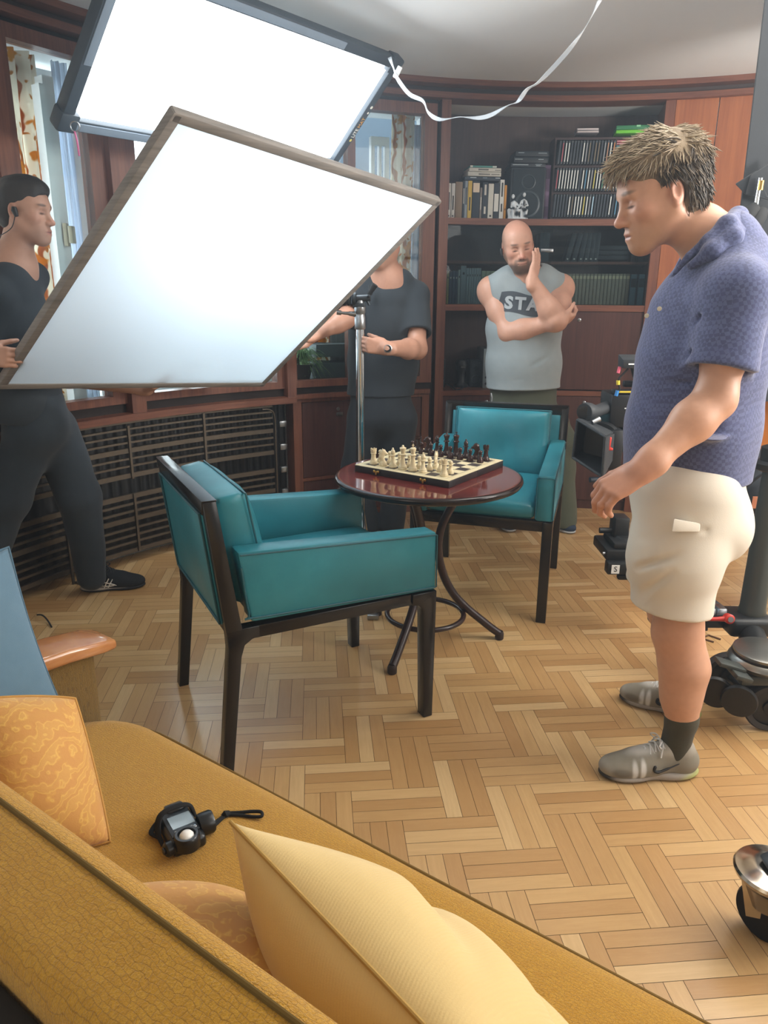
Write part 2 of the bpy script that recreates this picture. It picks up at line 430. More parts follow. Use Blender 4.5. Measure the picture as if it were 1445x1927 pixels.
class Head:
    """a head in its own frame: f forward, l to its left, u up; centre between the ears"""
    def __init__(s, c, f, u, size=1.0):
        s.c = np.array(c, float); f = np.array(f, float); f /= np.linalg.norm(f); u = np.array(u, float); l = np.cross(u, f); l /= np.linalg.norm(l); u = np.cross(f, l)
        s.A = np.stack([f, l, u]); s.k = size
    def p(s, f, l, u): return s.c + s.k*(np.array((f, l, u)) @ s.A)
    def r(s, *r): return tuple(v*s.k for v in r)
    def build(s, S, neck, neck_r=0.058, beard=0.0, mouth=0.0, eyes=0.5):
        A = s.A; P = s.p; E = lambda c, r, k=0.02, op='u': S.ell(P(*c), s.r(*r), A, k*s.k, op)
        Cp = lambda a, b, ra, rb=None, k=0.015, op='u': S.cap(P(*a), P(*b), ra*s.k, (ra if rb is None else rb)*s.k, k*s.k, op)
        S.cap(P(-0.022, 0, -0.055), neck, 0.057*s.k, neck_r*s.k, 0.03)
        E((-0.014, 0, 0.042), (0.100, 0.077, 0.088)); E((0.020, 0, 0.030), (0.074, 0.069, 0.078), 0.03)
        E((0.028, 0, -0.025), (0.062, 0.060, 0.086), 0.03)
        for m in (-1, 1):
            Cp((-0.005, m*0.056, -0.040), (0.062, m*0.020, -0.100), 0.022, 0.019, 0.035)
            E((0.056, m*0.043, -0.022), (0.026, 0.022, 0.022), 0.025)
        E((0.072, 0, -0.102), (0.022, 0.024, 0.019), 0.025); E((0.066, 0, -0.066), (0.030, 0.036, 0.034), 0.025)
        Cp((0.080, -0.034, 0.024), (0.080, 0.034, 0.024), 0.0125, None, 0.018)
        for m in (-1, 1):
            E((0.102, m*0.031, 0.002), (0.021, 0.018, 0.013), 0.014, 's')
            E((0.0735, m*0.031, 0.001), (0.0145, 0.0155, 0.0135), 0.004)
            Cp((0.0845, m*0.019, 0.006 - 0.008*eyes), (0.080, m*0.044, 0.004 - 0.008*eyes), 0.0042, 0.0036, 0.003)
        Cp((0.086, 0, 0.014), (0.110, 0, -0.034), 0.0085, 0.0115, 0.012); E((0.112, 0, -0.034), (0.012, 0.012, 0.0105), 0.008)
        for m in (-1, 1): E((0.0985, m*0.0125, -0.0385), (0.0135, 0.0085, 0.009), 0.006)
        for m in (-1, 1): E((0.102, m*0.007, -0.0475), (0.006, 0.0035, 0.003), 0.002, 's')
        if beard: E((0.070, 0, -0.078), (0.030+beard, 0.040, 0.034), 0.02); E((0.062, 0, -0.105), (0.030, 0.036, 0.024+beard), 0.02)
        Cp((0.0935, -0.017, -0.0665), (0.0935, 0.017, -0.0665), 0.0062, None, 0.008); Cp((0.0915, -0.015, -0.0785), (0.0915, 0.015, -0.0785), 0.0075, None, 0.008)
        Cp((0.100, -0.021, -0.0722), (0.100, 0.021, -0.0722), 0.0028 + mouth, None, 0.003, 's')
        for m in (-1, 1):
            a = np.array((-0.35, m*1.0, 0)); a /= np.linalg.norm(a); e = np.stack([np.array((1, m*0.35, 0.12)), a, np.array((-0.12, 0, 1))])
            e = np.stack([q/np.linalg.norm(q) for q in e]) @ A
            S.ell(P(-0.012, m*0.080, -0.002), s.r(0.019, 0.0075, 0.031), e, 0.006*s.k); S.ell(P(-0.008, m*0.087, 0.003), s.r(0.010, 0.006, 0.018), e, 0.005*s.k, 's')
            S.ell(P(-0.004, m*0.079, -0.026), s.r(0.009, 0.006, 0.010), e, 0.005*s.k)
    def paint(s, T, brow, lip='a5675c', beard=None, bw=0.8, stubble=None, flush='c98d78', eye='3a2c26', eyes=0.5):
        A = s.A; P = s.p
        for m in (-1, 1):
            T.blob(P(0.06, m*0.045, -0.02), s.r(0.03, 0.026, 0.024), flush, 0.45, A, 0.6)
            T.blob(P(-0.01, m*0.083, 0), s.r(0.022, 0.016, 0.034), flush, 0.5, A)
        T.blob(P(0.112, 0, -0.034), s.r(0.016, 0.018, 0.016), flush, 0.55, A, 0.6)
        if stubble:
            T.blob(P(0.045, 0, -0.088), s.r(0.058, 0.064, 0.048), stubble, 0.42, A, 0.3)
        if beard:
            T.blob(P(0.060, 0, -0.100), s.r(0.066, 0.070, 0.038), beard, bw, A, 0.22); T.blob(P(0.092, 0, -0.056), s.r(0.024, 0.030, 0.0075), beard, bw, A, 0.4)
            for m in (-1, 1): T.blob(P(0.012, m*0.066, -0.056), s.r(0.026, 0.02, 0.042), beard, bw*0.85, A, 0.3); T.blob(P(0.080, m*0.028, -0.075), s.r(0.022, 0.013, 0.026), beard, bw, A, 0.4)
        T.blob(P(0.097, 0, -0.0725), s.r(0.012, 0.021, 0.0095), lip, 0.8, A, 0.3); T.blob(P(0.100, 0, -0.0722), s.r(0.014, 0.021, 0.0022), '4a2a26', 0.7, A, 0.5)
        for m in (-1, 1):
            T.blob(P(0.088, m*0.034, 0.029), s.r(0.02, 0.021, 0.0052), brow, 0.8, A, 0.4)
            T.blob(P(0.087, m*0.031, -0.001 - 0.004*eyes), s.r(0.014, 0.0150, 0.0028 + 0.002*(1-eyes)), eye, 0.85, A, 0.5)
            T.blob(P(0.080, m*0.026, 0.006), s.r(0.016, 0.016, 0.010), '8a5c4c', 0.35, A, 0.6)
            T.blob(P(0.103, m*0.0075, -0.0475), s.r(0.007, 0.005, 0.004), '3a1f1a', 0.8, A, 0.4)
def unit(v): v = np.array(v, float); return v/np.linalg.norm(v)
def hand(S, wrist, d, n, thumb_side, curl=(0.5, 0.5, 0.5, 0.5), thumb=(0.6, 0.35), size=1.0, spread=0.06, wr=0.026, tcurl=0.3):
    """palm, four fingers and a thumb. d: from wrist to knuckles, n: the way the palm faces, thumb_side: towards the thumb"""
    w = np.array(wrist, float); d = unit(d); n = np.array(n, float); n = unit(n - d*(n @ d)); sd = np.cross(d, n); sd = sd if sd @ np.array(thumb_side, float) > 0 else -sd
    z = size; P = lambda a, b, c: w + z*(a*d + b*sd + c*n)
    S.cap(P(-0.03, 0, 0), P(0.012, 0, 0), wr*z, wr*z, 0.02, sq=(n, 0.78))
    for off, L in ((0.027, 0.088), (0.009, 0.092), (-0.010, 0.088), (-0.027, 0.080)):
        S.cap(P(0.012, off*0.62, 0), P(L, off, -0.002), 0.0135*z, 0.0115*z, 0.012)
    S.ell(P(0.05, 0, 0.004), (0.045*z, 0.036*z, 0.014*z), np.stack([d, sd, n]), 0.012)
    S.cap(P(0.02, 0.024, 0.006), P(0.05, 0.033, 0.010), 0.016*z, 0.013*z, 0.012)
    ends = []
    for (off, L, ls), cu in zip(((0.027, 0.088, (0.040, 0.025, 0.020)), (0.009, 0.092, (0.045, 0.029, 0.021)), (-0.010, 0.088, (0.041, 0.027, 0.021)), (-0.027, 0.080, (0.032, 0.021, 0.018))), curl):
        p = P(L, off, -0.002); ang = 0; r = 0.0100
        for i, l in enumerate(ls):
            c_ = cu if not hasattr(cu, '__len__') else cu[i]
            ang += c_*(1.0 if i else 0.85); dr = d*math.cos(ang) + n*math.sin(ang) + sd*spread*(off/0.027)
            q = p + unit(dr)*l*z; S.cap(p, q, r*z, (r - 0.0009)*z, 0.0035); p = q; r -= 0.0009
        ends.append(p)
    a, b = thumb; p = P(0.022, 0.030, 0.008); dr = unit(d*math.cos(a) + sd*math.sin(a) + n*b); q = p + dr*0.042*z; S.cap(p, q, 0.0135*z, 0.0115*z, 0.012)
    dr2 = unit(dr + d*0.25 + n*tcurl); q2 = q + dr2*0.032*z; S.cap(q, q2, 0.0112*z, 0.0095*z, 0.004); dr3 = unit(dr2 + n*tcurl*0.8); S.cap(q2, q2 + dr3*0.022*z, 0.0096*z, 0.008*z, 0.003)
    return ends
# ------------------------------------------------------------------ shared materials
M = {}
M['wood_dark'] = wood('dark mahogany panel', '3d2420', '5a3730', 0.38, 'z')
M['wood_mid'] = wood('reddish brown window wood', '5b3327', '81503a', 0.38, 'z')
M['wood_mid_h'] = wood('reddish brown rail wood', '5b3327', '81503a', 0.38, 'h')
M['wood_lit'] = wood('lit orange brown veneer', '84482c', 'a9683f', 0.36, 'z', 0.6)  # brown wood in its lit tone, the light put into the colour
M['wood_shadow'] = plain('shaded groove wood', '241713', 0.7)  # shade of the recessed gaps put into the wood colour
M['white_paint'] = plain('white gloss paint', 'dfe3e4', 0.4)
M['plaster'] = plain('white plaster', 'd9dbdb', 0.9, var=0.02)
M['black'] = plain('black plastic', '121315', 0.45)
M['black_soft'] = plain('black rubber', '17181a', 0.8)
M['chrome'] = plain('chrome', 'cfd3d6', 0.12, 1.0)
M['steel'] = plain('brushed steel', '9a9da0', 0.32, 1.0)
M['brass'] = plain('brass', 'b08d4a', 0.3, 1.0)
M['iron'] = plain('dark bronze metal', '6d6459', 0.4, 0.85)
def glass(name, tint='f2f8f8', refl=0.06, rough=0.0):
    t = NT(name); tr = t.n('ShaderNodeBsdfTransparent'); tr.inputs[0].default_value = lin(tint)
    gl = t.n('ShaderNodeBsdfGlossy'); gl.inputs['Roughness'].default_value = rough
    fr = t.n('ShaderNodeFresnel'); fr.inputs[0].default_value = 1.28
    m = t.n('ShaderNodeMixShader'); t.link(fr.outputs[0], m.inputs[0]); t.link(tr.outputs[0], m.inputs[1]); t.link(gl.outputs[0], m.inputs[2])
    t.link(m.outputs[0], t.out.inputs[0]); return t.m
M['glass'] = glass('window glass')

# ------------------------------------------------------------------ floor: triple-plank herringbone parquet
def parquet():
    t = NT('oak parquet'); uv = t.n('ShaderNodeUVMap', uv_map='grain'); a = t.n('ShaderNodeAttribute', attribute_name='plank')
    sep = t.n('ShaderNodeSeparateColor'); t.link(a.outputs['Color'], sep.inputs[0])
    mp = t.n('ShaderNodeMapping'); mp.inputs['Scale'].default_value = (7, 90, 1); t.link(uv.outputs[0], mp.inputs[0])
    g1 = t.noise(mp.outputs[0], 1.0, 5, 0.62, 0.6); g2 = t.noise(mp.outputs[0], 3.2, 3, 0.6)
    col = t.ramp(sep.outputs[0], [(0.0, 'b98e5b'), (0.35, 'c69d69'), (0.7, 'd1aa74'), (1.0, 'dfbe8c')])
    col = t.mix(t.ramp(g1, [(0.3, '000000'), (0.75, '9a9a9a')]), col, lin('a87c4b'))
    col = t.mix(t.ramp(g2, [(0.45, '000000'), (0.8, '6a6a6a')]), col, lin('dcbd8d'))
    dirt = t.noise(t.coords('Object'), 2.3, 6, 0.65)
    col = t.mix(t.ramp(dirt, [(0.52, '000000'), (0.75, '7a7a7a')]), col, lin('8d6a42'))
    t.set(col, 0.36, Coat_Weight=0.8, Coat_Roughness=0.22); t.b.inputs['Specular IOR Level'].default_value = 0.45
    t.bump(g1, 0.06, 0.001); return t.m
L_, W_, ang = 0.2550, 0.1325, math.radians(5.2)
o0 = Vector((0.355, 1.304, 0)); U_ = Vector((math.cos(ang), math.sin(ang), 0)); V_ = Vector((-math.sin(ang), math.cos(ang), 0))
vs, fs, uvs, cols = [], [], [], []
def plank(x0, y0, x1, y1, along_x):
    g = 0.0006; off = rnd.random()*7; c = (rnd.random(), rnd.random(), 0)
    q = [(x0+g, y0+g), (x1-g, y0+g), (x1-g, y1-g), (x0+g, y1-g)]; k = len(vs)
    for (x, y) in q:
        vs.append(o0 + U_*x + V_*y)
        uvs.append((((x-x0) if along_x else (y-y0)) + off, ((y-y0) if along_x else (x-x0)) + off*3)); cols.append(c)
    fs.append((k, k+1, k+2, k+3))
for i in range(-40, 41):
    for j in range(-20, 21):
        bx, by = i*W_ + j*(L_+W_), -i*W_ + j*(L_-W_)
        c = o0 + U_*(bx + 0.2) + V_*(by + 0.1)
        ins = (-2.05 < c.x < 3.9 and -2.3 < c.y < CY) or math.hypot(c.x-CX, c.y-CY) < 3.08
        if not ins: continue
        for k in range(3):
            plank(bx, by + k*W_/3, bx+L_, by + (k+1)*W_/3, True)
            plank(bx + L_ + k*W_/3, by, bx + L_ + (k+1)*W_/3, by+L_, False)
nb = len(vs)
vs += [(-2.3, -2.4, -0.0015), (4.1, -2.4, -0.0015), (4.1, 5.4, -0.0015), (-2.3, 5.4, -0.0015)]; fs.append((nb, nb+1, nb+2, nb+3)); uvs += [(0, 0)]*4; cols += [(0, 0, 0)]*4
vs += [(x, y, -0.08) for x, y, z in vs[nb:nb+4]]; fs += [(nb+7, nb+6, nb+5, nb+4)] + [(nb+k, nb+4+k, nb+4+(k+1) % 4, nb+(k+1) % 4) for k in range(4)]; uvs += [(0, 0)]*4; cols += [(0, 0, 0)]*4
me = bpy.data.meshes.new('floor'); me.from_pydata([tuple(v) for v in vs], [], fs)
uvl = me.uv_layers.new(name='grain'); ca = me.color_attributes.new('plank', 'FLOAT_COLOR', 'POINT')
for lp in me.loops: uvl.data[lp.index].uv = uvs[lp.vertex_index]
ca.data.foreach_set('color', [v for c in cols for v in (*c, 1.0)])
me.materials.append(parquet()); me.materials.append(plain('parquet joint', '4a3420', 0.8))
me.polygons.foreach_set('material_index', [0]*(len(fs)-6) + [1]*6); me.update()
fl = bpy.data.objects.new('floor', me); COL.objects.link(fl); struct(fl)

struct(MB().box((0.93, 1.5, CEIL + 0.05), (6.6, 7.7, 0.1)).build('ceiling', M['plaster'], smooth=False))
struct(MB().box((-2.01, -0.2, CEIL/2), (0.1, 4.07, CEIL)).build('wall_left', M['plaster'], smooth=False))
struct(MB().box((3.865, -0.2, CEIL/2), (0.1, 4.07, CEIL)).build('wall_right', M['plaster'], smooth=False))
struct(MB().box((0.89, -2.26, CEIL/2), (6.0, 0.1, CEIL)).build('wall_front', M['plaster'], smooth=False))
wb = MB(); wb.arc(-90, -70, 2.886, 3.0, 0, CEIL, 3); wb.arc(28, 90, 2.886, 3.0, 0, CEIL, 3); wb.arc(-12.9, 28, 3.25, 3.33, 0, CEIL, 3); wb.arc(-70, -12.9, 2.986, 3.046, 0, 0.745, 3)
wb.arc(-70, -12.9, 2.94, 3.33, 2.38, CEIL, 3); wb.arc(-12.9, 28, 2.97, 3.25, 2.405, CEIL, 3)
struct(wb.build('wall_back', [M['plaster']], smooth=True))

# ------------------------------------------------------------------ wooden trim of the curved wall
def trim(name, arcs, mat):
    m = MB()
    for a in arcs: m.arc(*a)
    return struct(m.build(name, mat))
trim('trim_1', [(-70, 28, 2.776, 2.966, 2.46, 2.488)], M['wood_mid_h'])                 # cornice
trim('trim_2', [(-70, 28, 2.861, 2.966, 2.431, 2.46)], plain('shaded cornice groove', '3a2a26', 0.6))  # recess under the cornice, coloured dark for its shade
trim('trim_3', [(-70, 28, 2.821, 2.966, 2.401, 2.431)], M['wood_mid_h'])
trim('trim_4', [(-70, -12.88, 2.886, 2.946, 2.373, 2.401)], M['wood_shadow'])
trim('trim_5', [(-70, -30.97, 2.786, 2.956, 0.752, 0.785)], M['wood_mid_h'])              # ledge over the radiator
trim('trim_6', [(-70, -13.09, 2.866, 2.986, 0.760, 0.83)], M['wood_shadow'])
for k, (a, b) in enumerate([(-61.1, -59.5), (-50.5, -48.9), (-31.8, -30.7)]):
    trim('trim_%d' % (7+k), [(a, b, 2.806, 2.956, 0.752, 2.401)], M['wood_mid'])
trim('trim_10', [(-13.05, -12.56, 2.906, 2.966, 0, 2.401)], M['wood_shadow'])
# veneered wall panels to the right of the bookcase
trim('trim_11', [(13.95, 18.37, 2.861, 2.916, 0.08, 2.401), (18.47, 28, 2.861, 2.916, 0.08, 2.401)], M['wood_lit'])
trim('baseboard_right', [(13.95, 28, 2.846, 2.916, 0, 0.078)], M['wood_dark'])

# ------------------------------------------------------------------ windows: inner wooden sash, outer white casement
def window(n, ranges, edges):
    w = thing('window_%d' % n, None, None, pol((edges[0]+edges[1])/2, 2.9, 0.86)); struct(w)
    f = MB()
    f.arc(edges[0], edges[1], 2.848, 2.921, 0.83, 0.869); f.arc(edges[0], edges[1], 2.848, 2.921, 2.32, 2.375)
    f.arc(edges[0], ranges[0][0], 2.848, 2.921, 0.869, 2.32); f.arc(ranges[-1][1], edges[1], 2.848, 2.921, 0.869, 2.32)
    for a, b in zip(ranges, ranges[1:]): f.arc(a[1], b[0], 2.848, 2.921, 0.869, 2.32)
    f.build('window_frame', M['wood_mid'], w)
    for a, b in ranges:
        MB().arc(a, b, 2.889, 2.893, 0.869, 2.32).build('glass_pane', M['glass'], w)
    # the outer casement
    o = MB()
    lo, hi = edges
    n_ = max(1, round((hi-lo)/8.0)); 
    o.arc(lo, hi, 3.226, 3.286, 0.825, 0.887)
    if n != 4: o.arc(lo, hi, 3.226, 3.286, 2.266, 2.341)
    for k in range(n_+1) if n not in (2, 4) else ():
        c = lo + (hi-lo)*k/n_; o.arc(c-0.55, c+0.55, 3.206, 3.286, 0.887, 2.266)
    o.build('outer_frame', M['white_paint'], w)
    return w
w1 = window(1, [(-68.5, -61.8)], (-69.5, -61.0))
w2 = window(2, [(-58.6, -52.0)], (-59.6, -50.4))
w3 = window(3, [(-47.4, -40.6), (-39.6, -32.7)], (-49.0, -31.7))
w4 = window(4, [(-30.2, -23.6), (-22.7, -14.5)], (-30.8, -13.05))
lt = MB(); p = pol(phi_of(125, 442, 2.98)[0], 2.98, phi_of(125, 442, 2.98)[1]); lt.box(p, (0.02, 0.03, 0.10), bev=0.004); lt.box(p + Vector((0.03, -0.01, 0.0)), (0.02, 0.04, 0.075), bev=0.004); lt.build('window_latch', plain('aged ivory metal', 'a8a08a', 0.5, 0.3), w2)
sl = MB(); sl.arc(-70, -13.05, 2.926, 3.346, 0.748, 0.825)
struct(sl.build('trim_12', plain('pale grey sill', 'b9bdbc', 0.6)))
# curtains hanging in the window bays
def curtain_mat():
    t = NT('orange flower print curtain'); v = t.coords('Generated', (1, 1, 1)); uv = t.n('ShaderNodeUVMap', uv_map='cloth')
    def vor(scale, rnd_=1.0, dist=None):
        n = t.n('ShaderNodeTexVoronoi'); n.inputs['Scale'].default_value = scale; n.inputs['Randomness'].default_value = rnd_; t.link(dist, n.inputs['Vector']); return n.outputs['Distance']
    wob = t.n('ShaderNodeTexNoise'); wob.inputs['Scale'].default_value = 14; wob.inputs['Detail'].default_value = 2; t.link(uv.outputs[0], wob.inputs['Vector'])
    mx = t.n('ShaderNodeVectorMath', operation='SCALE'); t.link(wob.outputs['Color'], mx.inputs[0]); mx.inputs['Scale'].default_value = 0.11
    ad = t.n('ShaderNodeVectorMath', operation='ADD'); t.link(uv.outputs[0], ad.inputs[0]); t.link(mx.outputs[0], ad.inputs[1])
    big = vor(7.0, 1.0, ad.outputs[0]); small = vor(18, 1.0, ad.outputs[0])
    st = t.n('ShaderNodeTexWave', wave_type='BANDS', bands_direction='X'); st.inputs['Scale'].default_value = 4.2; st.inputs['Distortion'].default_value = 7.0; st.inputs['Detail'].default_value = 2; st.inputs['Detail Scale'].default_value = 1.2; t.link(uv.outputs[0], st.inputs['Vector'])
    col = t.mix(t.ramp(st.outputs['Fac'], [(0.80, '000000'), (0.90, 'ffffff')]), lin('efe9dc'), lin('b9762c'))
    col = t.mix(t.ramp(small, [(0.20, 'ffffff'), (0.27, '000000')]), col, lin('c58a35'))
    col = t.mix(t.ramp(big, [(0.33, 'ffffff'), (0.37, '000000')]), col, lin('d59a2e'))
    col = t.mix(t.ramp(big, [(0.13, 'ffffff'), (0.17, '000000')]), col, lin('96552a'))
    d = t.n('ShaderNodeBsdfDiffuse'); tr = t.n('ShaderNodeBsdfTranslucent'); m = t.n('ShaderNodeMixShader'); m.inputs[0].default_value = 0.6
    t.link(col, d.inputs[0]); t.link(col, tr.inputs[0]); t.link(d.outputs[0], m.inputs[1]); t.link(tr.outputs[0], m.inputs[2]); t.link(m.outputs[0], t.out.inputs[0]); return t.m
def sheer_mat(name, c, fac=0.5):
    t = NT(name); d = t.n('ShaderNodeBsdfDiffuse'); d.inputs[0].default_value = lin(c); tr = t.n('ShaderNodeBsdfTranslucent'); tr.inputs[0].default_value = lin(c)
    m = t.n('ShaderNodeMixShader'); m.inputs[0].default_value = fac; t.link(d.outputs[0], m.inputs[1]); t.link(tr.outputs[0], m.inputs[2]); t.link(m.outputs[0], t.out.inputs[0]); return t.m
M['curtain'] = curtain_mat(); M['sheer'] = sheer_mat('white sheer curtain', 'dfe6f0', 0.7)
def curtain(name, p0, p1, r, z0, z1, mat, folds, label, group, amp=0.022):
    nu, nv = 60, 14; V, F, U = [], [], []; Lh = (p1-p0)*math.pi/180*r
    for j in range(nv):
        for i in range(nu):
            u, v = i/(nu-1), j/(nv-1)
            rr = r + amp*math.sin(u*folds*6.28 + 0.8*math.sin(v*4)) + 0.006*math.sin(u*31 + v*5)
            V.append(pol(p0 + (p1-p0)*u, rr, z0 + (z1-z0)*v)); U.append((u*Lh*1.25, v*(z1-z0)))
    for j in range(nv-1):
        for i in range(nu-1): k = j*nu+i; F.append((k, k+1, k+nu+1, k+nu))
    me = bpy.data.meshes.new(name); org = pol((p0+p1)/2, r, z0); me.from_pydata([tuple(v-org) for v in V], [], F); l = me.uv_layers.new(name='cloth')
    for lp in me.loops: l.data[lp.index].uv = U[lp.vertex_index]
    me.materials.append(mat); me.shade_smooth(); o = bpy.data.objects.new(name, me); COL.objects.link(o); o.location = org
    md = o.modifiers.new('thickness', 'SOLIDIFY'); md.thickness = 0.002
    return tag(o, label, 'curtain', group)
PH_ = lambda x, y, r: phi_of(x, y, r)[0]
curtain('curtain', PH_(12, 250, 3.10), PH_(82, 250, 3.10), 3.10, 0.83, 2.36, M['curtain'], 2.5, 'orange flower print curtain behind the profile head of the man in black', 'flower print curtains')
curtain('curtain', -69, -62.2, 3.10, 0.83, 2.36, M['curtain'], 3, 'orange flower print curtain cut off by the left edge of the photo', 'flower print curtains')
curtain('curtain', PH_(735, 330, 3.085), PH_(777, 330, 3.085), 3.085, 0.83, 2.36, M['curtain'], 2, 'brownish flower print curtain beside the neck of the man gripping the stand', 'flower print curtains')
curtain('curtain', PH_(572, 660, 3.155), PH_(623, 660, 3.155), 3.155, 0.83, 2.36, M['curtain'], 2, 'orange flower print curtain above the green trailing plant', 'flower print curtains')
curtain('sheer_curtain', PH_(778, 330, 3.036), PH_(806, 330, 3.036), 3.036, 0.83, 2.3, M['sheer'], 2, 'bluish white sheer curtain strip at the right end of the windows', None, 0.012)
curtain('sheer_curtain', PH_(110, 250, 3.126), PH_(136, 250, 3.126), 3.126, 0.83, 2.36, M['sheer'], 2, 'white sheer curtain beside the white window post with the latch', None, 0.012)
# white inner casement post beside the left curtain
pm = MB(); a_, b_, c_ = (PH_(x, 250, 3.0) for x in (80, 92, 112)); pm.arc(a_, b_, 2.986, 3.046, 0.834, 2.22); pm.arc(b_, c_, 3.006, 3.066, 0.834, 2.26); pm.arc(-59.4, -52.43, 3.186, 3.206, 2.188, 2.341)
pm.build('casement_post', M['white_paint'], w2)
# opened white outer sash, seen edge-on high in the right window
sp = MB()
q0, q1 = PH_(697, 300, 3.0), PH_(731, 300, 3.0); zt_ = phi_of(712, 258, 3.0)[1]
for a, b in ((q0, q0+0.4), ((q0+q1)/2-0.1, (q0+q1)/2+0.15), (q1-0.45, q1)): sp.arc(a, b, 2.986, 3.026, 1.272, zt_)
sp.arc(q0, q1, 2.986, 3.026, zt_-0.045, zt_); sp.arc(q0, q1, 2.986, 3.026, 1.272, 1.319)
sp.build('open_sash', M['white_paint'], w4)
# weathered boards and sill of the bay
bd = MB(); bd.arc(PH_(624, 640, 3.106), PH_(655, 640, 3.106), 3.106, 3.146, 0.843, 1.797); bd.build('bay_board', wood('weathered grey board', '5c6062', '8b8d8a', 0.8), w4)
bd = MB(); bd.arc(-26.8, -19.02, 2.986, 3.186, 0.825, 0.951); bd.arc(-26.8, -19.02, 2.966, 3.186, 0.988, 1.061); bd.build('bay_shelf', plain('slate grey planter boards', '5b6669', 0.7), w4)

# ------------------------------------------------------------------ outside
struct(MB().box((-2.5, 9.5, -0.3), (24, 12, 0.2)).build('exterior_ground', plain('pale paving', 'aab2b6', 0.8)))
hb = MB(); hb.arc(-30, 2, 4.6, 4.9, 0, 4.6, 3)
tag(hb.build('garden_wall', plain('dark slate render', '3a4854', 0.9)), 'dark blue grey wall outside beyond the right window', 'wall')
# trailing spider plant on the bay sill
pr = random.Random(3); pl = thing('spider_plant', 'green trailing grassy plant behind the glass below the cloth frame', 'plant', pol(-28.3, 3.006, 0.825))
pm = MB(); pm.lathe([(0.05, 0), (0.075, 0.11), (0.08, 0.12), (0.07, 0.12), (0.06, 0.1)], pol(-28.3, 3.036, 0.827)); pm.build('pot', plain('dark clay pot', '4a3d36', 0.8), pl)
lv = MB()
base = pol(-28.3, 3.016, 0.951)
for i in range(150):
    a = pr.uniform(0, 6.28); ln = pr.uniform(0.10, 0.21); hgt = pr.uniform(0.03, 0.13); drop = pr.uniform(0.05, 0.14)
    dx = Vector((math.cos(a), math.sin(a)*0.55, 0))
    if dx.y < 0: dx.y *= 0.35
    pts = [base + dx*(ln*t) + Vector((0, 0, hgt*math.sin(min(1, t*1.6)*1.57*1.0) - drop*t*t*1.2)) for t in (0, 0.25, 0.5, 0.75, 1.0)]
    pts = [Vector((p.x, p.y, max(p.z, 0.828))) for p in pts]
    lv.tube(pts, [0.004, 0.0055, 0.005, 0.0035, 0.001], 5, sx=1.0, sy=0.25)
lt_ = NT('spider plant leaf'); lt_.set(lt_.ramp(lt_.noise(lt_.coords(), 40, 2), [(0.3, '4f7d3f'), (0.7, 'a9c88a')]), 0.5)
lv.build('leaves', lt_.m, pl)
# ------------------------------------------------------------------ convector radiator in the dark recess under the windows
rad = thing('radiator_grille', 'long dark slatted metal radiator grille under the windows', 'radiator', pol(-49.46, 2.866, 0))
t = NT('dark corrugated backing'); wv = t.n('ShaderNodeTexWave', wave_type='BANDS', bands_direction='X'); wv.inputs['Scale'].default_value = 9; t.link(t.coords('Object'), wv.inputs['Vector'])
t.set(t.ramp(wv.outputs['Fac'], [(0.3, '08090a'), (0.8, '1d1f22')]), 0.45); t.bump(wv.outputs['Fac'], 0.6, 0.01)
MB().arc(-70, -31.07, 2.946, 2.976, 0.02, 0.742).build('backing_panel', t.m, rad)
def rails(name, zs):
    m = MB()
    for z, h in zs: m.arc(-69.5, -33.4, 2.853, 2.867, z - h/2, z + h/2)
    m.build(name, M['iron'], rad)
rails('upper_grille', [(0.735, 0.010), (0.702, 0.010), (0.668, 0.010), (0.634, 0.010), (0.594, 0.024), (0.552, 0.010), (0.514, 0.010), (0.466, 0.024)])
rails('lower_grille', [(0.358, 0.025), (0.318, 0.012), (0.279, 0.012), (0.238, 0.025), (0.190, 0.012), (0.152, 0.012), (0.116, 0.012), (0.070, 0.022)])
for ph, z0, z1 in ((-58.5, 0.0, 0.39), (-50.7, 0.06, 0.37), (-41.9, 0.06, 0.37), (-50.7, 0.45, 0.72), (-41.9, 0.45, 0.735), (-66, 0.0, 0.735)):
    MB().arc(ph-0.12, ph+0.12, 2.844, 2.853, z0, z1).build('upright_bar', M['iron'], rad)
MB().tube(bez([pol(-34.71, 2.852, 0.722), pol(-33.75, 2.852, 0.716), pol(-33.18, 2.852, 0.672), pol(-33.13, 2.852, 0.476), pol(-33.13, 2.852, 0)], 6), 0.006).build('end_frame', M['iron'], rad)
for z in (0.63, 0.495, 0.36, 0.225):
    MB().box(pol(-32.25, 2.85, z), (0.045, 0.03, 0.035), Matrix.Rotation(math.radians(32), 3, 'Z'), 0.004).build('bracket', M['steel'], rad)
MB().box(pol(-57.47, 2.816, 0.006), (0.09, 0.07, 0.012), Matrix.Rotation(math.radians(59), 3, 'Z'), 0.003).build('foot_plate', M['iron'], rad)

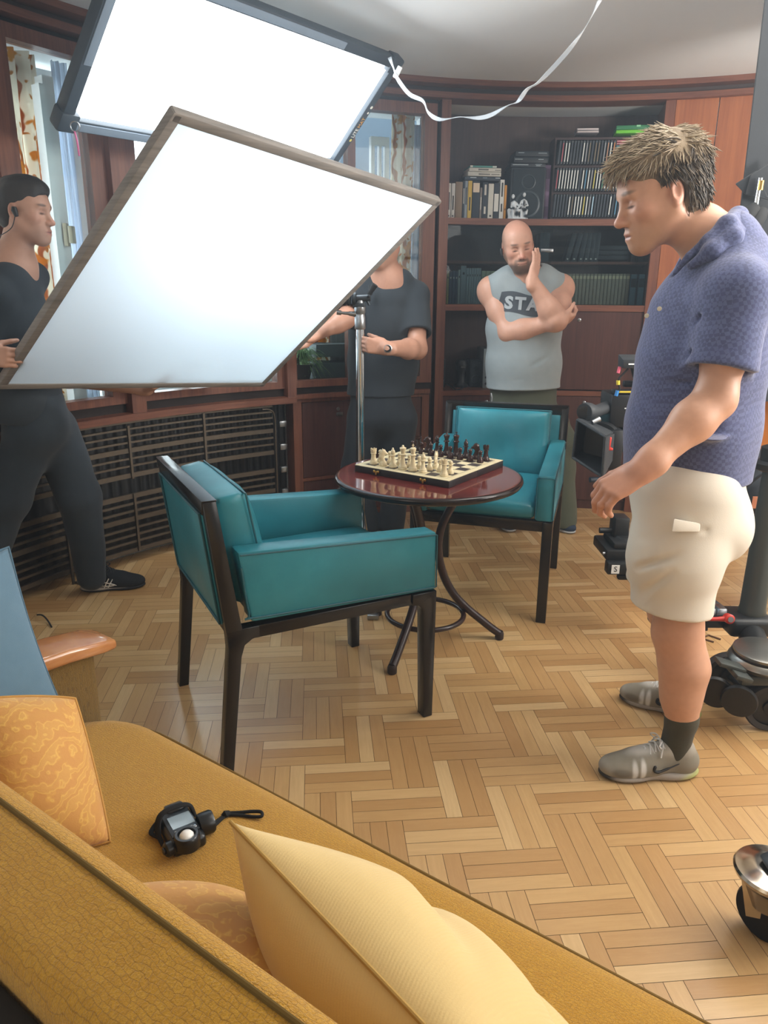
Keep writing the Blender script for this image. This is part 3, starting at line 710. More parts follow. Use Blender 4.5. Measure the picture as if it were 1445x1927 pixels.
# ------------------------------------------------------------------ cabinet under the right window
cb = thing('low_cabinet', 'dark mahogany cabinet with lock below the right window', 'cabinet', pol(-21.38, 2.886, 0))
m = MB(); m.arc(-30.78, -13.19, 2.886, 2.96, 0, 0.74); m.arc(-30.78, -29.7, 2.854, 2.886, 0, 0.765); m.arc(-14.13, -13.19, 2.854, 2.886, 0, 0.765); m.arc(-29.7, -14.13, 2.854, 2.886, 0.742, 0.765); m.arc(-29.7, -14.13, 2.854, 2.886, 0.266, 0.285); m.arc(-29.7, -14.13, 2.854, 2.886, 0, 0.05)
m.arc(-30.78, -13.19, 2.836, 2.916, 0.765, 0.79); m.build('carcass', M['wood_mid'], cb)
def lock(ph, z, r, parent, plate=False):
    k = MB(); n = -(pol(ph, 1) - pol(ph, 0)).normalized()
    k.lathe([(0.011, 0), (0.011, 0.002), (0.008, 0.004), (0.003, 0.004)], pol(ph, r, z), n, 16)
    if plate: k.box(pol(ph+0.15, r-0.004, z-0.03), (0.042, 0.01, 0.02), Matrix.Rotation(-math.radians(ph), 3, 'Z'), 0.003)
    k.build('lock', M['steel'] if not plate else plain('dull nickel', '6f6a66', 0.4, 0.8), parent)
d = MB().arc(-29.6, -14.22, 2.858, 2.884, 0.288, 0.739).build('door', M['wood_dark'], cb); lock(-25.0, 0.69, 2.858, d, True)
d = MB().arc(-29.6, -14.22, 2.858, 2.884, 0.053, 0.263).build('drawer', M['wood_dark'], cb); lock(-25.0, 0.19, 2.858, d)

# ------------------------------------------------------------------ bookcase on the curve
bk = thing('bookcase', 'tall built-in mahogany bookcase with glass doors behind the bald man', 'bookcase', pol(0.9, 2.886, 0))
B0, B1 = -11.4, 12.85
for nm, a in (('side_post', (-12.5, -11.4, 2.856, 3.236, 0, 2.401)), ('side_post', (12.85, 13.9, 2.856, 3.236, 0, 2.401))): MB().arc(*a).build(nm, M['wood_mid'], bk)
MB().arc(B0, B1, 3.216, 3.236, 0.059, 2.401).build('back_panel', wood('dark back panel', '3a2a27', '4c3833', 0.6), bk)
for z0, z1, r0 in ((1.749, 1.785, 2.861), (1.259, 1.295, 2.861), (0.742, 0.773, 2.871)): MB().arc(B0, B1, r0, 3.216, z0, z1).build('shelf', M['wood_mid_h'], bk)
MB().arc(B0, B1, 2.976, 3.216, 1.535, 1.55).build('shelf', M['wood_mid_h'], bk)
MB().arc(B0, B1, 2.886, 3.216, 0, 0.059).build('plinth', M['wood_dark'], bk)
MB().arc(0.11, 0.6, 2.886, 3.216, 0.059, 1.26).build('divider', M['wood_dark'], bk)
d = MB().arc(0.65, 12.81, 2.871, 2.891, 0.782, 1.256).build('drop_front', M['wood_dark'], bk); lock(5.3, 1.207, 2.871, d)
for a, b in ((B0, 0.05), (0.65, 12.8)):
    d = MB().arc(a+0.03, b-0.03, 2.871, 2.891, 0.064, 0.738).build('door', M['wood_dark'], bk); lock((a+b)/2, 0.70, 2.871, d)
M['case_glass'] = glass('bookcase glass', 'dfe8ea')
g1 = MB().arc(B0+0.1, 1.5, 2.905, 2.909, 1.297, 1.747).build('glass_door', M['case_glass'], bk); g2 = MB().arc(0.4, B1-0.1, 2.888, 2.892, 1.297, 1.747).build('glass_door', M['case_glass'], bk)
MB().box(pol(0.85, 2.884, 1.61), (0.075, 0.012, 0.02), Matrix.Rotation(-math.radians(1.9), 3, 'Z'), 0.003).build('pull', M['steel'], g2)

# ------------------------------------------------------------------ things on the shelves
RB = 2.945                                                                 # front line of the books
def tang(ph):
    a = math.radians(ph); return Vector((math.cos(a), -math.sin(a), 0)), Vector((math.sin(a), math.cos(a), 0))
def ph_at(px, py, r=RB): return phi_of(px, py, r)[0]
_pg = plain('page edges', 'cfc6b0', 0.9)
_ck = {}
def col(c, rough=0.55, **k):
    if (c, rough) not in _ck: _ck[(c, rough)] = plain('cover ' + c, c, rough, **k)
    return _ck[(c, rough)]
def book(px0, px1, ytop, z0, color, label, group, depth=0.17, lines=None, patch=None, lean=0.0, py=400, r=RB, name='book', h=None):
    """an upright book whose spine spans two columns of the photograph"""
    p0, p1 = ph_at(px0, py, r), ph_at(px1, py, r); pm = (p0+p1)/2; w = abs(p1-p0)*math.pi/180*r*0.97
    h = h or max(0.05, phi_of((px0+px1)/2, ytop, r)[1] - z0)
    t_, n_ = tang(pm); o = thing(name, label, 'book', pol(pm, r, z0), group, True); o.rotation_euler = (0, lean, -math.radians(pm))
    m = MB(); m.box((0, depth/2, h/2), (w, depth, h), bev=min(0.002, w*0.3))
    if patch: z_, hh, c_ = patch; m.box((0, -0.0006, h*z_), (w*0.86, 0.0016, h*hh), mi=1)
    if lines:
        for z_, ln in lines: m.box((0, -0.0005, h*z_), (w*0.35, 0.0015, h*ln), mi=1)
    m.build('cover', [col(color), col(patch[2] if patch else ('2e2c2a' if sum(lin(color)[:3]) > 0.6 else 'c9c4b8'))], o)
    MB().box((0, depth/2 + 0.002, h/2 + 0.0015), (w*0.8, depth*0.95, h - 0.002)).build('pages', _pg, o)
    return o
GT = 'books standing at the left end of the top shelf'
Z1 = 1.786
X = lambda c: 820 + c/6.02
Yp = lambda c: 220 + c/6.02
for a, b, yt, c, lab, kw in [
    (97, 124, 752, 'd8d6cf', 'thin white paperback, first on the left of the top shelf', dict(lines=[(0.5, 0.3)])),
    (128, 170, 750, 'dcdad2', 'white paperback second from the left on the top shelf', dict(lines=[(0.5, 0.5), (0.08, 0.04)])),
    (175, 216, 750, 'd6d5cf', 'white paperback third from the left, against the wide tan book', dict(lines=[(0.45, 0.4), (0.08, 0.04)])),
    (219, 300, 735, '8d7862', 'wide tan book without lettering on the top shelf', {}),
    (303, 325, 722, '2b3644', 'dark blue book between the tan and the grey book', dict(lines=[(0.6, 0.4)])),
    (326, 358, 722, '8b949a', 'grey book beside the yellow one on the top shelf', dict(lines=[(0.6, 0.45)])),
    (361, 407, 722, 'c6a545', 'yellow book on the top shelf under the stacked books', dict(lines=[(0.4, 0.35)])),
    (411, 496, 722, '1d2833', 'wide black book with a cream label high on the spine', dict(patch=(0.82, 0.24, 'd8c4ab'))),
    (499, 522, 800, '7a7068', 'narrow brownish book right of the labelled black book', dict(lines=[(0.5, 0.4)])),
    (526, 588, 742, '222c36', 'black book with thin white lines on the spine', dict(lines=[(0.8, 0.28), (0.25, 0.2)])),
    (592, 652, 755, 'c9c5b8', 'cream book between two black books on the top shelf', dict(lines=[(0.1, 0.05)])),
    (655, 714, 745, '26303a', 'black book with a large white lettered block on its spine', dict(patch=(0.46, 0.48, 'd3d0c6'))),
    (722, 770, 710, 'd3d1c9', 'tall white book near the black speaker on the top shelf', dict(lines=[(0.75, 0.35), (0.3, 0.2)])),
    (774, 800, 772, 'd08f35', 'thin orange book at the right end of the top row', dict(lines=[(0.3, 0.05)]))]:
    book(X(a), X(b), Yp(yt), Z1, c, lab, GT, py=380, **kw)
def flat(px0, px1, y_top, y_bot, color, label, cat, name, group, py, depth=0.16, r=RB, marks=None, rough=0.5, mcol=None, edge=None):
    p0, p1 = ph_at(px0, py, r), ph_at(px1, py, r); pm = (p0+p1)/2; w = abs(p1-p0)*math.pi/180*r
    z1 = phi_of((px0+px1)/2, y_top, r)[1]; z0 = phi_of((px0+px1)/2, y_bot, r)[1]; h = z1 - z0
    o = thing(name, label, cat, pol(pm, r, z0), group, True, -math.radians(pm))
    m = MB(); m.box((0, depth/2, h/2), (w, depth, h*0.97), bev=min(0.003, h*0.2))
    for (x0, x1, zz, hh) in (marks or []): m.box(((x0+x1)/2*w - w/2, -0.0006, zz*h), ((x1-x0)*w, 0.0016, hh*h), mi=1)
    m.build('case' if cat != 'book' else 'cover', [col(color, rough), col(mcol or '3a3835')], o)
    if cat == 'book': MB().box((0, depth/2+0.002, h/2), (w*0.985, depth, h*0.62)).build('pages', _pg, o)
    return o
GS = 'books lying flat across the upright books'
flat(X(330), X(735), Yp(676), Yp(722), '26333f', 'dark blue book lying lowest across the upright books', 'book', 'book', GS, 338, marks=[(0.15, 0.32, 0.7, 0.2), (0.5, 0.62, 0.7, 0.1), (0.85, 0.98, 0.7, 0.2)], mcol='b9c4c8')
flat(X(366), X(742), Yp(620), Yp(674), 'c2bfb4', 'lower of two cream books lying on the upright books', 'book', 'book', GS, 328, marks=[(0.32, 0.66, 0.45, 0.3), (0.7, 0.95, 0.45, 0.2)], mcol='77746c')
flat(X(380), X(743), Yp(576), Yp(619), 'cac7bc', 'upper of two cream books lying under the green book', 'book', 'book', GS, 320, marks=[(0.28, 0.6, 0.5, 0.4), (0.8, 0.98, 0.4, 0.2)], mcol='6c6a64')
flat(X(390), X(690), Yp(552), Yp(574), '4f8d84', 'small green book topmost of the lying stack', 'book', 'book', GS, 314, marks=[(0.0, 0.1, 0.5, 0.9), (0.85, 1, 0.5, 0.9)], mcol='c4ccc4')
# speaker with three video boxes on top
def speaker(px0, px1, y0, y1, z0, label, group, body='1b252c', py=360, r=2.93, depth=0.24):
    p0, p1 = ph_at(px0, py, r), ph_at(px1, py, r); pm = (p0+p1)/2; w = abs(p1-p0)*math.pi/180*r; h = phi_of((px0+px1)/2, y0, r)[1] - z0
    o = thing('loudspeaker', label, 'speaker', pol(pm, r, z0), group, True, -math.radians(pm))
    MB().box((0, depth/2, h/2), (w, depth, h), bev=0.006).build('cabinet', plain('speaker cabinet', body, 0.5), o)
    MB().box((0, -0.003, h*0.5), (w*0.9, 0.01, h*0.93), bev=0.004).build('grille', plain('speaker cloth', '20292f', 0.85), o)
    for zz, rr in ((0.72, 0.20), (0.3, 0.36)):
        MB().lathe([(rr*w*1.0, 0), (rr*w*1.0, 0.004), (rr*w*0.86, 0.006), (rr*w*0.8, 0.002), (0.01, 0.001)], (0, -0.006, h*zz), (0, -1, 0), 32).build('driver_ring', plain('speaker ring', '2e3a41', 0.4), o)
    return o
speaker(X(845), X(1240), Yp(572), 412, Z1, 'black loudspeaker on the top shelf behind the white figurine', None)
GD = 'black video boxes on the loudspeaker'
flat(X(852), X(1248), Yp(524), Yp(571), '18222a', 'black box lying directly on the loudspeaker', 'box', 'video_box', GD, 310, 0.19, 2.94, marks=[(0.05, 0.5, 0.6, 0.2), (0.7, 0.88, 0.7, 0.15), (0.72, 0.85, 0.4, 0.15)], mcol='9aa6ab')
flat(X(885), X(1280), Yp(452), Yp(523), '18222a', 'black box in the middle of the three on the speaker', 'box', 'video_box', GD, 302, 0.19, 2.94, marks=[(0.03, 0.25, 0.6, 0.1), (0.7, 0.85, 0.6, 0.1)], mcol='9aa6ab')
flat(X(905), X(1290), Yp(383), Yp(450), '18222a', 'topmost of the three black boxes on the speaker', 'box', 'video_box', GD, 290, 0.19, 2.94, marks=[(0.08, 0.25, 0.65, 0.1), (0.67, 0.92, 0.6, 0.1)], mcol='9aa6ab')
book(X(1200), X(1290), Yp(545), Z1, '5d4760', 'purple mottled folder between the speaker and the disc rack', None, 0.2, py=360, patch=(0.5, 0.5, '79607c'), name='folder')
# porcelain figurine group
fg = thing('figurine', 'white porcelain figurine of two seated figures before the speaker', 'figurine', pol(ph_at(975, 400, 2.925), 2.925, Z1), None, True, -math.radians(ph_at(975, 400, 2.925)))
S = SDF(axis_steps(-0.08, 0.08, 0.0028), axis_steps(-0.05, 0.05, 0.0028), axis_steps(-0.005, 0.16, 0.0028))
S.ell((0, 0, 0.004), (0.062, 0.032, 0.012), None, 0.004)
for sx, hz, lean in ((-0.022, 0.128, -0.012), (0.028, 0.138, 0.004)):
    S.cap((sx, 0.004, 0.05), (sx+lean*0.5, 0, hz-0.035), 0.017, 0.013, 0.008); S.ell((sx+lean-0.002, -0.003, hz), (0.010, 0.010, 0.013), None, 0.003)
    for k in (-1, 1):
        S.cap((sx+lean*0.5+k*0.014, 0, hz-0.035), (sx+k*0.024, -0.014, hz-0.06), 0.006, 0.005, 0.004); S.cap((sx+k*0.024, -0.014, hz-0.06), (sx+k*0.006, -0.026, hz-0.066), 0.005, 0.004, 0.003)
        S.cap((sx+k*0.010, 0, 0.052), (sx+k*0.016, -0.026, 0.050), 0.010, 0.008, 0.006); S.cap((sx+k*0.016, -0.026, 0.050), (sx+k*0.014, -0.022, 0.012), 0.008, 0.006, 0.004)
S.cap((-0.022, 0.006, 0.01), (-0.022, 0.006, 0.045), 0.026, 0.018, 0.008); S.cap((0.030, 0.006, 0.01), (0.030, 0.006, 0.045), 0.026, 0.018, 0.008); S.cap((-0.05, 0, 0.01), (-0.056, 0, 0.05), 0.01, 0.012, 0.01)
T = Tint('d4dce0'); T.blob((-0.01, -0.02, 0.03), (0.015, 0.03, 0.014), '20262b'); T.blob((0.03, -0.02, 0.055), (0.022, 0.03, 0.012), '20262b'); T.blob((0.03, -0.02, 0.09), (0.01, 0.03, 0.018), '20262b'); T.blob((0.045, -0.02, 0.018), (0.016, 0.03, 0.010), '2a3138'); T.blob((-0.035, -0.02, 0.06), (0.010, 0.03, 0.010), '2a3138')
skin_mesh('figure_group', S, tinted('glazed porcelain', 0.15, 0.0), fg, T, 1)
# disc rack and its discs
rk0, rk1 = ph_at(1042, 330, 2.94), ph_at(1225, 330, 2.94); RKZ = 2.235
rack = thing('disc_rack', 'dark brown rack of compact discs at the right end of the top shelf', 'rack', pol((rk0+rk1)/2, 3.0, Z1))
m = MB(); r0, r1 = 2.93, 3.09
for a in (rk0-0.15, rk1): m.arc(a, a+0.2, r0, r1, Z1, RKZ)
for z in (Z1, Z1+0.143, Z1+0.288, RKZ-0.012): m.arc(rk0, rk1, r0, r1, z, z+0.012)
m.arc(rk0, rk1, r1-0.006, r1, Z1, RKZ); pd = rk0 + (rk1-rk0)*0.62; m.arc(pd-0.05, pd+0.05, r0, r1, Z1+0.30, RKZ); m.build('rack_frame', plain('rack laminate', '3b2a2a', 0.5), rack)
cdm = {}
def disc(ph, z, color, w, label, group, hh=0.124, flatlie=False, lean=0.06):
    key = (color, flatlie, round(w, 4))
    if key not in cdm:
        b = MB(); b.box((0, 0.066, hh/2), (w, 0.13, hh), bev=0.0012, seg=1)
        b.box((0, -0.0004, hh/2), (w*0.45, 0.001, hh*0.8), mi=1)
        cdm[key] = b.build('compact_disc', [plain('case plastic', '40474d', 0.25), col(color)])
        o = cdm[key]
    else: o = cdm[key].copy(); COL.objects.link(o)
    for k in list(o.keys()):
        if k not in ('_org',): del o[k]
    o.location = pol(ph, 2.945, z); o.rotation_euler = (0, lean, -math.radians(ph)); return tag(o, label, 'disc', group)
ordw = ['first', 'second', 'third', 'fourth', 'fifth', 'sixth', 'seventh', 'eighth', 'ninth', 'tenth', 'eleventh', 'twelfth', 'thirteenth', 'fourteenth', 'fifteenth', 'sixteenth', 'seventeenth', 'eighteenth', 'nineteenth', 'twentieth', 'twenty-first', 'twenty-second', 'twenty-third', 'twenty-fourth', 'twenty-fifth', 'twenty-sixth']
cname = {'2c3440': 'dark', 'a8454f': 'red', 'd9dcd6': 'white', '8d8f92': 'grey', '6f6148': 'brown', 'c07b3c': 'orange', '4a86a8': 'blue', '3d7a5c': 'green', 'c9bd52': 'yellow', 'a5c8dc': 'pale blue', 'b08060': 'tan'}
k_, r_, w_, g_, b_, o_, u_, n_, y_, p_, t_ = list(cname)[:11]
top = [k_, r_, w_, w_, k_, k_, k_, k_, w_, g_, b_, k_, b_, b_, k_, g_, t_, w_, o_]
mid = [r_, w_, w_, w_, w_, w_, w_, w_, k_, w_, u_, w_, g_, y_, w_, w_, n_, w_, w_, w_, w_, w_, w_, w_]
low = [k_, k_, k_, k_, k_, w_, b_, w_, w_, w_, y_, w_, g_, p_, k_, k_, k_, k_, k_, w_, k_, u_, k_, u_, o_]
C2 = lambda c: 1000 + c/5.558
for nm, lst, z, x0, x1, py in (('top', top, Z1+0.3005, 268, 835, 285), ('middle', mid, Z1+0.1555, 240, 940, 335), ('bottom', low, Z1+0.0125, 215, 955, 385)):
    a0, a1 = ph_at(C2(x0), py, 2.945), ph_at(C2(x1), py, 2.945); n = len(lst); w = (a1-a0)/(n-1)*math.pi/180*2.945*0.9
    for i, c in enumerate(lst):
        disc(a0 + (a1-a0)*i/(n-1), z, c, min(w, 0.0108), '%s spined disc case, %s from the left in the %s row of the rack' % (cname[c], ordw[i], nm), 'discs in the %s row of the rack' % nm)
for i, (y0, y1, c, lab) in enumerate([(240, 264, 'a8454f', 'upper of two red disc cases lying in the rack'), (266, 290, '98404a', 'lower of two red disc cases lying in the rack')]):
    flat(C2(855), C2(1070), 220+y0/5.558, 220+y1/5.558, c, lab, 'disc', 'compact_disc', 'red disc cases lying flat', 266, 0.12, 2.945, marks=[(0.05, 0.95, 0.5, 0.25)], mcol='d7b7b7')
flat(C2(845), C2(1080), 220+296/5.558, 220+440/5.558, '31404c', 'blue grey boxed disc set under the red disc cases', 'box', 'disc_box', None, 285, 0.12, 2.945, marks=[(0, 1, 0.93, 0.12)], mcol='4f8f98')
flat(C2(476), C2(706), 220+115/5.558, 220+140/5.558, '8b8486', 'upper of two grey disc cases lying on the rack', 'disc', 'compact_disc', 'grey disc cases on top of the rack', 243, 0.12, 2.945, marks=[(0.03, 0.97, 0.5, 0.5)], mcol='cbc2c2')
flat(C2(476), C2(706), 220+141/5.558, 220+167/5.558, '8b8486', 'lower of two grey disc cases lying on the rack', 'disc', 'compact_disc', 'grey disc cases on top of the rack', 248, 0.12, 2.945, marks=[(0.03, 0.97, 0.5, 0.5)], mcol='c2b6b2')
flat(C2(888), C2(1310), 220+84/5.558, 220+130/5.558, '2f7a4e', 'dark green flat box upper of the pair on the rack', 'box', 'flat_box', 'green boxes on the rack', 241, 0.2, 2.945, marks=[(0.5, 0.6, 0.8, 0.4)], mcol='8fd0a0')
flat(C2(886), C2(1310), 220+131/5.558, 220+168/5.558, '6cc234', 'bright green flat box lying directly on the rack', 'box', 'flat_box', 'green boxes on the rack', 248, 0.2, 2.945)
# the glazed part: lower row
X3 = lambda c: 820 + c/3.284
Y3 = lambda c: 430 + c/3.284
Z2 = 1.296; GL = 'books behind the lower left glass'
seq = [(52, 66, 258, '59626a', 'dark grey book first on the left behind the glass'), (67, 80, 262, 'b5a766', 'thin yellow book near the left post behind the glass'), (82, 100, 264, '3d5166', 'first of three dark blue books behind the glass'),
       (101, 118, 264, '41566b', 'middle of three dark blue books behind the glass'), (119, 134, 264, '3b4f63', 'last of three dark blue books behind the glass'), (136, 150, 256, 'a9b1ac', 'pale slim book before the tall grey one behind the glass'),
       (152, 186, 230, '8b979c', 'tall grey book standing above its row behind the glass')]
for i, w in enumerate(range(188, 278, 15)): seq.append((w, w+14, 245, '8e9a9e', '%s slim grey volume after the tall grey book behind the glass' % ordw[i]))
for i, w in enumerate(range(281, 470, 27)): seq.append((w, w+25, 262 + i*0.6, 'a3a588', '%s pale yellow green volume left of the bald head behind the glass' % ordw[i]))
for a, b, y, c, lab in seq: book(X3(a), X3(b), Y3(y), Z2, c, lab, GL, py=540, lines=[(0.8, 0.06)], r=2.99, depth=0.15)
n = 19
for i in range(n):
    a = 770 + (1196-770)*i/n; b = 770 + (1196-770)*(i+1)/n - 2
    book(X3(a), X3(b), Y3(281), Z2, '7d7361', '%s grey brown volume with pale label from the left of the set' % ordw[i], 'uniform grey brown volumes behind the glass', py=540, patch=(0.89, 0.10, 'b5aa88'), r=2.99, depth=0.15)
for a, b, lab in ((1200, 1238, 'blue binder next to the grey brown volumes behind the glass'), (1250, 1287, 'blue binder at the right end of the glass case')):
    book(X3(a), X3(b), Y3(283), Z2, '5f8291', lab, 'blue binders behind the glass', py=540, patch=(0.72, 0.28, '27333c'), r=2.99, depth=0.2, name='ring_binder')
Z3 = 1.551; GU = 'dark books on the upper glazed shelf'
for i, (a, lean, c) in enumerate([(800, 0.22, '23282d'), (842, 0.2, '272c31'), (885, 0.12, '24292e'), (918, 0.10, '2a2f33'), (948, 0.07, '23272c'), (978, 0.05, '2b2e32')]):
    book(X3(a), X3(a+30), 440, Z3, c, '%s dark leaning book on the upper shelf behind the glass' % ordw[i], GU, py=465, lean=lean, r=3.02, depth=0.14, lines=[(0.1, 0.05)], h=0.17)
for i in range(3):
    flat(X3(1004), X3(1195), Y3(95 + 30*i + 10), Y3(95 + 30*(i+1) + 10 - 1), ['2b2c30', '2d2e31', '28292d'][i], ['upper', 'middle', 'lowest'][i] + ' dark album lying on the upper glazed shelf', 'book', 'book', GU, 480, 0.14, 3.02)
for a, lab in ((1210, 'dark brown upright book right of the lying albums'), (1256, 'dark upright book at the right end of the upper glazed shelf')):
    book(X3(a), X3(a+32), 440, Z3, '3b3230', lab, GU, py=470, r=3.02, depth=0.14, h=0.165)
book(X3(640), X3(700), 440, Z3, '333c42', 'dark grey folder standing behind the metal pull of the glass', GU, py=470, r=3.02, depth=0.14, h=0.17)
# the open niche: small speakers and clutter
Z4 = 0.774
speaker(826, 838, 676, 735, Z4, 'small dark speaker against the left post in the niche', 'small speakers in the niche', '2d3840', 700, 3.02, 0.12)
speaker(884, 906, 678, 735, Z4, 'small dark speaker in the niche beside the silver player', 'small speakers in the niche', '30363c', 700, 3.02, 0.12)
pm = ph_at(868, 700, 3.05); o = thing('desk_gadget', 'dark bulbous gadget between the two small niche speakers', 'gadget', pol(pm, 3.05, Z4), None, True, -math.radians(pm))
MB().lathe([(0.045, 0), (0.05, 0.01), (0.03, 0.03), (0.024, 0.09), (0.036, 0.12), (0.04, 0.145), (0.028, 0.17), (0.005, 0.175)], (0, 0, 0)).build('body', M['black'], o); MB().box((0, -0.04, 0.13), (0.03, 0.006, 0.01)).build('badge', M['steel'], o)
pm = ph_at(921, 705, 2.96); o = thing('stereo_player', 'silver faced upright stereo player in the niche behind the bald man', 'player', pol(pm, 2.96, Z4), None, True, -math.radians(pm))
MB().box((0, 0.11, 0.125), (0.085, 0.2, 0.25), bev=0.006).build('case', plain('dark grey case', '45494c', 0.5), o)
m = MB(); m.box((0, 0.004, 0.125), (0.085, 0.012, 0.25), bev=0.004); m.build('front_plate', plain('silver plate', '8e979b', 0.35, 0.5), o); MB().box((0.01, -0.003, 0.18), (0.055, 0.004, 0.09), bev=0.003).build('display', M['black'], o)
for z in (0.03, 0.07): MB().lathe([(0.008, 0), (0.008, 0.006), (0.001, 0.006)], (-0.022, -0.003, z), (0, -1, 0), 12).build('knob', M['black'], o)
tag(MB().tube(bez([atz(826, 727, Z4+0.006), atz(840, 722, Z4+0.006), atz(858, 733, Z4+0.006), atz(872, 729, Z4+0.006)], 6), 0.004).build('cable', M['black_soft']), 'black cable lying along the niche floor', 'cable')
# ------------------------------------------------------------------ armchairs in turquoise leather on black frames
def leather():
    t = NT('turquoise leather'); v = t.coords(); n = t.noise(v, 3.5, 5, 0.6); f = t.noise(v, 220, 2)
    t.set(t.ramp(n, [(0.3, '257280'), (0.55, '2c8290'), (0.8, '3c94a2')]), 0.36); t.bump(t.noise(v, 9, 5, 0.6, 0.5), 0.10, 0.012, t.bump(f, 0.12, 0.001)); return t.m
M['leather'] = leather(); M['frame'] = plain('black lacquered wood', '141313', 0.22, var=0.1)
M['seam'] = plain('dark turquoise piping', '1c5560', 0.4)
def cushion_box(c, size, bulge, nu=26, nv=26, seed=1, wr=0.004):
    """upholstered block, crowned on both large faces (x thin)"""
    sx, sy, sz = size; m = MB(); W = waves(seed, 9, 12, 45)
    def side(s):
        def fn(u, v):
            y, z = (u-0.5), (v-0.5); e = max(abs(y), abs(z))*2; k = (1-(2*y)**4)*(1-(2*z)**4)
            rr = min(1.0, (1-e)/0.16) if e > 0.84 else 1.0; edge = math.sqrt(max(0, 1-(1-rr)**2))
            w = sum(a*math.sin(kk[0]*0.3 + kk[1]*y*sy + kk[2]*z*sz + p) for kk, p, a in W)/4
            return Vector(c) + Vector((s*(sx/2*(0.55+0.45*edge) + bulge*k + wr*w*k), y*sy*(0.985+0.015*edge), z*sz*(0.985+0.015*edge)))
        return fn
    m.grid(side(1), nu, nv); a = len(m.v); m.grid(side(-1), nu, nv)
    rim = lambda o: [o+i for i in range(nu)] + [o+i*nu+nu-1 for i in range(1, nv)] + [o+(nv-1)*nu+i for i in range(nu-2, -1, -1)] + [o+i*nu for i in range(nv-2, 0, -1)]
    r1, r2 = rim(0), rim(a); n = len(r1); m.f += [[r1[i], r1[(i+1) % n], r2[(i+1) % n], r2[i]] for i in range(n)]; m.mi += [0]*n
    return m
def armchair(label, loc, rz):
    t = thing('armchair', label, 'armchair', loc, 'turquoise leather armchairs', True, rz)
    Wd = 0.305
    for s in (-1, 1):
        y1 = s*Wd; y0 = s*(Wd-0.045)
        M_ = basis((1, 0, 0), (0, 0, 1), (0, -s, 0), (0, y1, 0))
        fl = [(0.312, 0), (0.346, 0), (0.350, 0.455), (0.262, 0.455), (0.262, 0.418), (0.285, 0.414), (0.297, 0.400), (0.302, 0.375)]
        MB().prism(fl, M_, 0.042, bev=0.003).build('leg', M['frame'], t)
        bl = [(-0.372, 0), (-0.338, 0), (-0.296, 0.370), (-0.285, 0.405), (-0.262, 0.420), (-0.240, 0.424), (-0.240, 0.458), (-0.335, 0.458), (-0.332, 0.40)]
        MB().prism(bl, M_, 0.040, bev=0.003).build('leg', M['frame'], t)
        MB().box((-0.003, s*(Wd-0.02), 0.439), (0.52, 0.036, 0.038), bev=0.003).build('seat_rail', M['frame'], t)
        for x in (0.329, -0.355): pass
    MB().box((0.325, 0, 0.434), (0.036, 2*Wd-0.08, 0.046), bev=0.003).build('seat_rail', M['frame'], t)
    MB().box((-0.30, 0, 0.434), (0.036, 2*Wd-0.08, 0.046), bev=0.003).build('seat_rail', M['frame'], t)
    b = MB()
    for s in (-1, 1):
        y0, y1 = s*(Wd-0.034), s*Wd
        b.hexa([(-0.335, y0, 0.44), (-0.288, y0, 0.44), (-0.288, y1, 0.44), (-0.335, y1, 0.44), (-0.378, y0, 0.838), (-0.343, y0, 0.838), (-0.343, y1, 0.838), (-0.378, y1, 0.838)], bev=0.002)
    b.hexa([(-0.377, -Wd+.03, 0.795), (-0.344, -Wd+.03, 0.795), (-0.344, Wd-.03, 0.795), (-0.377, Wd-.03, 0.795), (-0.382, -Wd, 0.842), (-0.340, -Wd, 0.842), (-0.340, Wd, 0.842), (-0.382, Wd, 0.842)], bev=0.003)
    b.build('back_frame', M['frame'], t)
    MB().hexa([(-0.340, -0.268, 0.462), (-0.300, -0.268, 0.462), (-0.300, 0.268, 0.462), (-0.340, 0.268, 0.462), (-0.377, -0.268, 0.800), (-0.345, -0.268, 0.800), (-0.345, 0.268, 0.800), (-0.377, 0.268, 0.800)], bev=0.006).build('back_panel', M['leather'], t)
    p = MB()
    q = [(-0.343, -0.262, 0.468), (-0.343, 0.262, 0.468), (-0.380, 0.262, 0.795), (-0.380, -0.262, 0.795)]
    p.tube(q + [q[0]], 0.004, 8); p.build('back_piping', M['seam'], t)
    # arms
    for s in (-1, 1):
        yo, yi = s*(Wd-0.002), s*(Wd-0.074)
        a = MB().hexa([(-0.262, yi, 0.470), (0.348, yi, 0.457), (0.348, yo, 0.457), (-0.262, yo, 0.470), (-0.293, yi, 0.686), (0.346, yi, 0.652), (0.346, yo, 0.652), (-0.293, yo, 0.686)], bev=0.010).build('armrest', M['leather'], t)
        q = [(-0.262, yo, 0.482), (0.340, yo, 0.466)]; g = MB(); g.tube(bez([(-0.285, yo, 0.64), (-0.268, yo, 0.50), (-0.25, yo, 0.484), (0.10, yo, 0.474), (0.344, yo, 0.467)], 5), 0.0035, 8); g.tube([(-0.285, yo, 0.676), (0.342, yo, 0.643)], 0.0026, 8); g.tube([(0.348, yi, 0.47), (0.346, yi, 0.642), (0.346, yo, 0.642), (0.348, yo, 0.467)], 0.0026, 8)
        g.build('piping', M['seam'], a)
    m = cushion_box((0, 0, 0), (0.075, 0.456, 0.60), 0.012, seed=3, wr=0.002)
    R = basis((0, 0, 1), (0, 1, 0), (-1, 0, 0), (0.045, 0, 0.492)); m.v = [tuple(R @ Vector(v)) for v in m.v]; m.build('seat_cushion', M['leather'], t, angle=180)
    m = cushion_box((0, 0, 0), (0.105, 0.462, 0.33), 0.034, seed=8, wr=0.014)
    R = basis((0.985, 0, 0.17), (0, 1, 0), (-0.17, 0, 0.985), (-0.258, 0, 0.665)); m.v = [tuple(R @ Vector(v)) for v in m.v]; bc = m.build('back_cushion', M['leather'], t, angle=180)
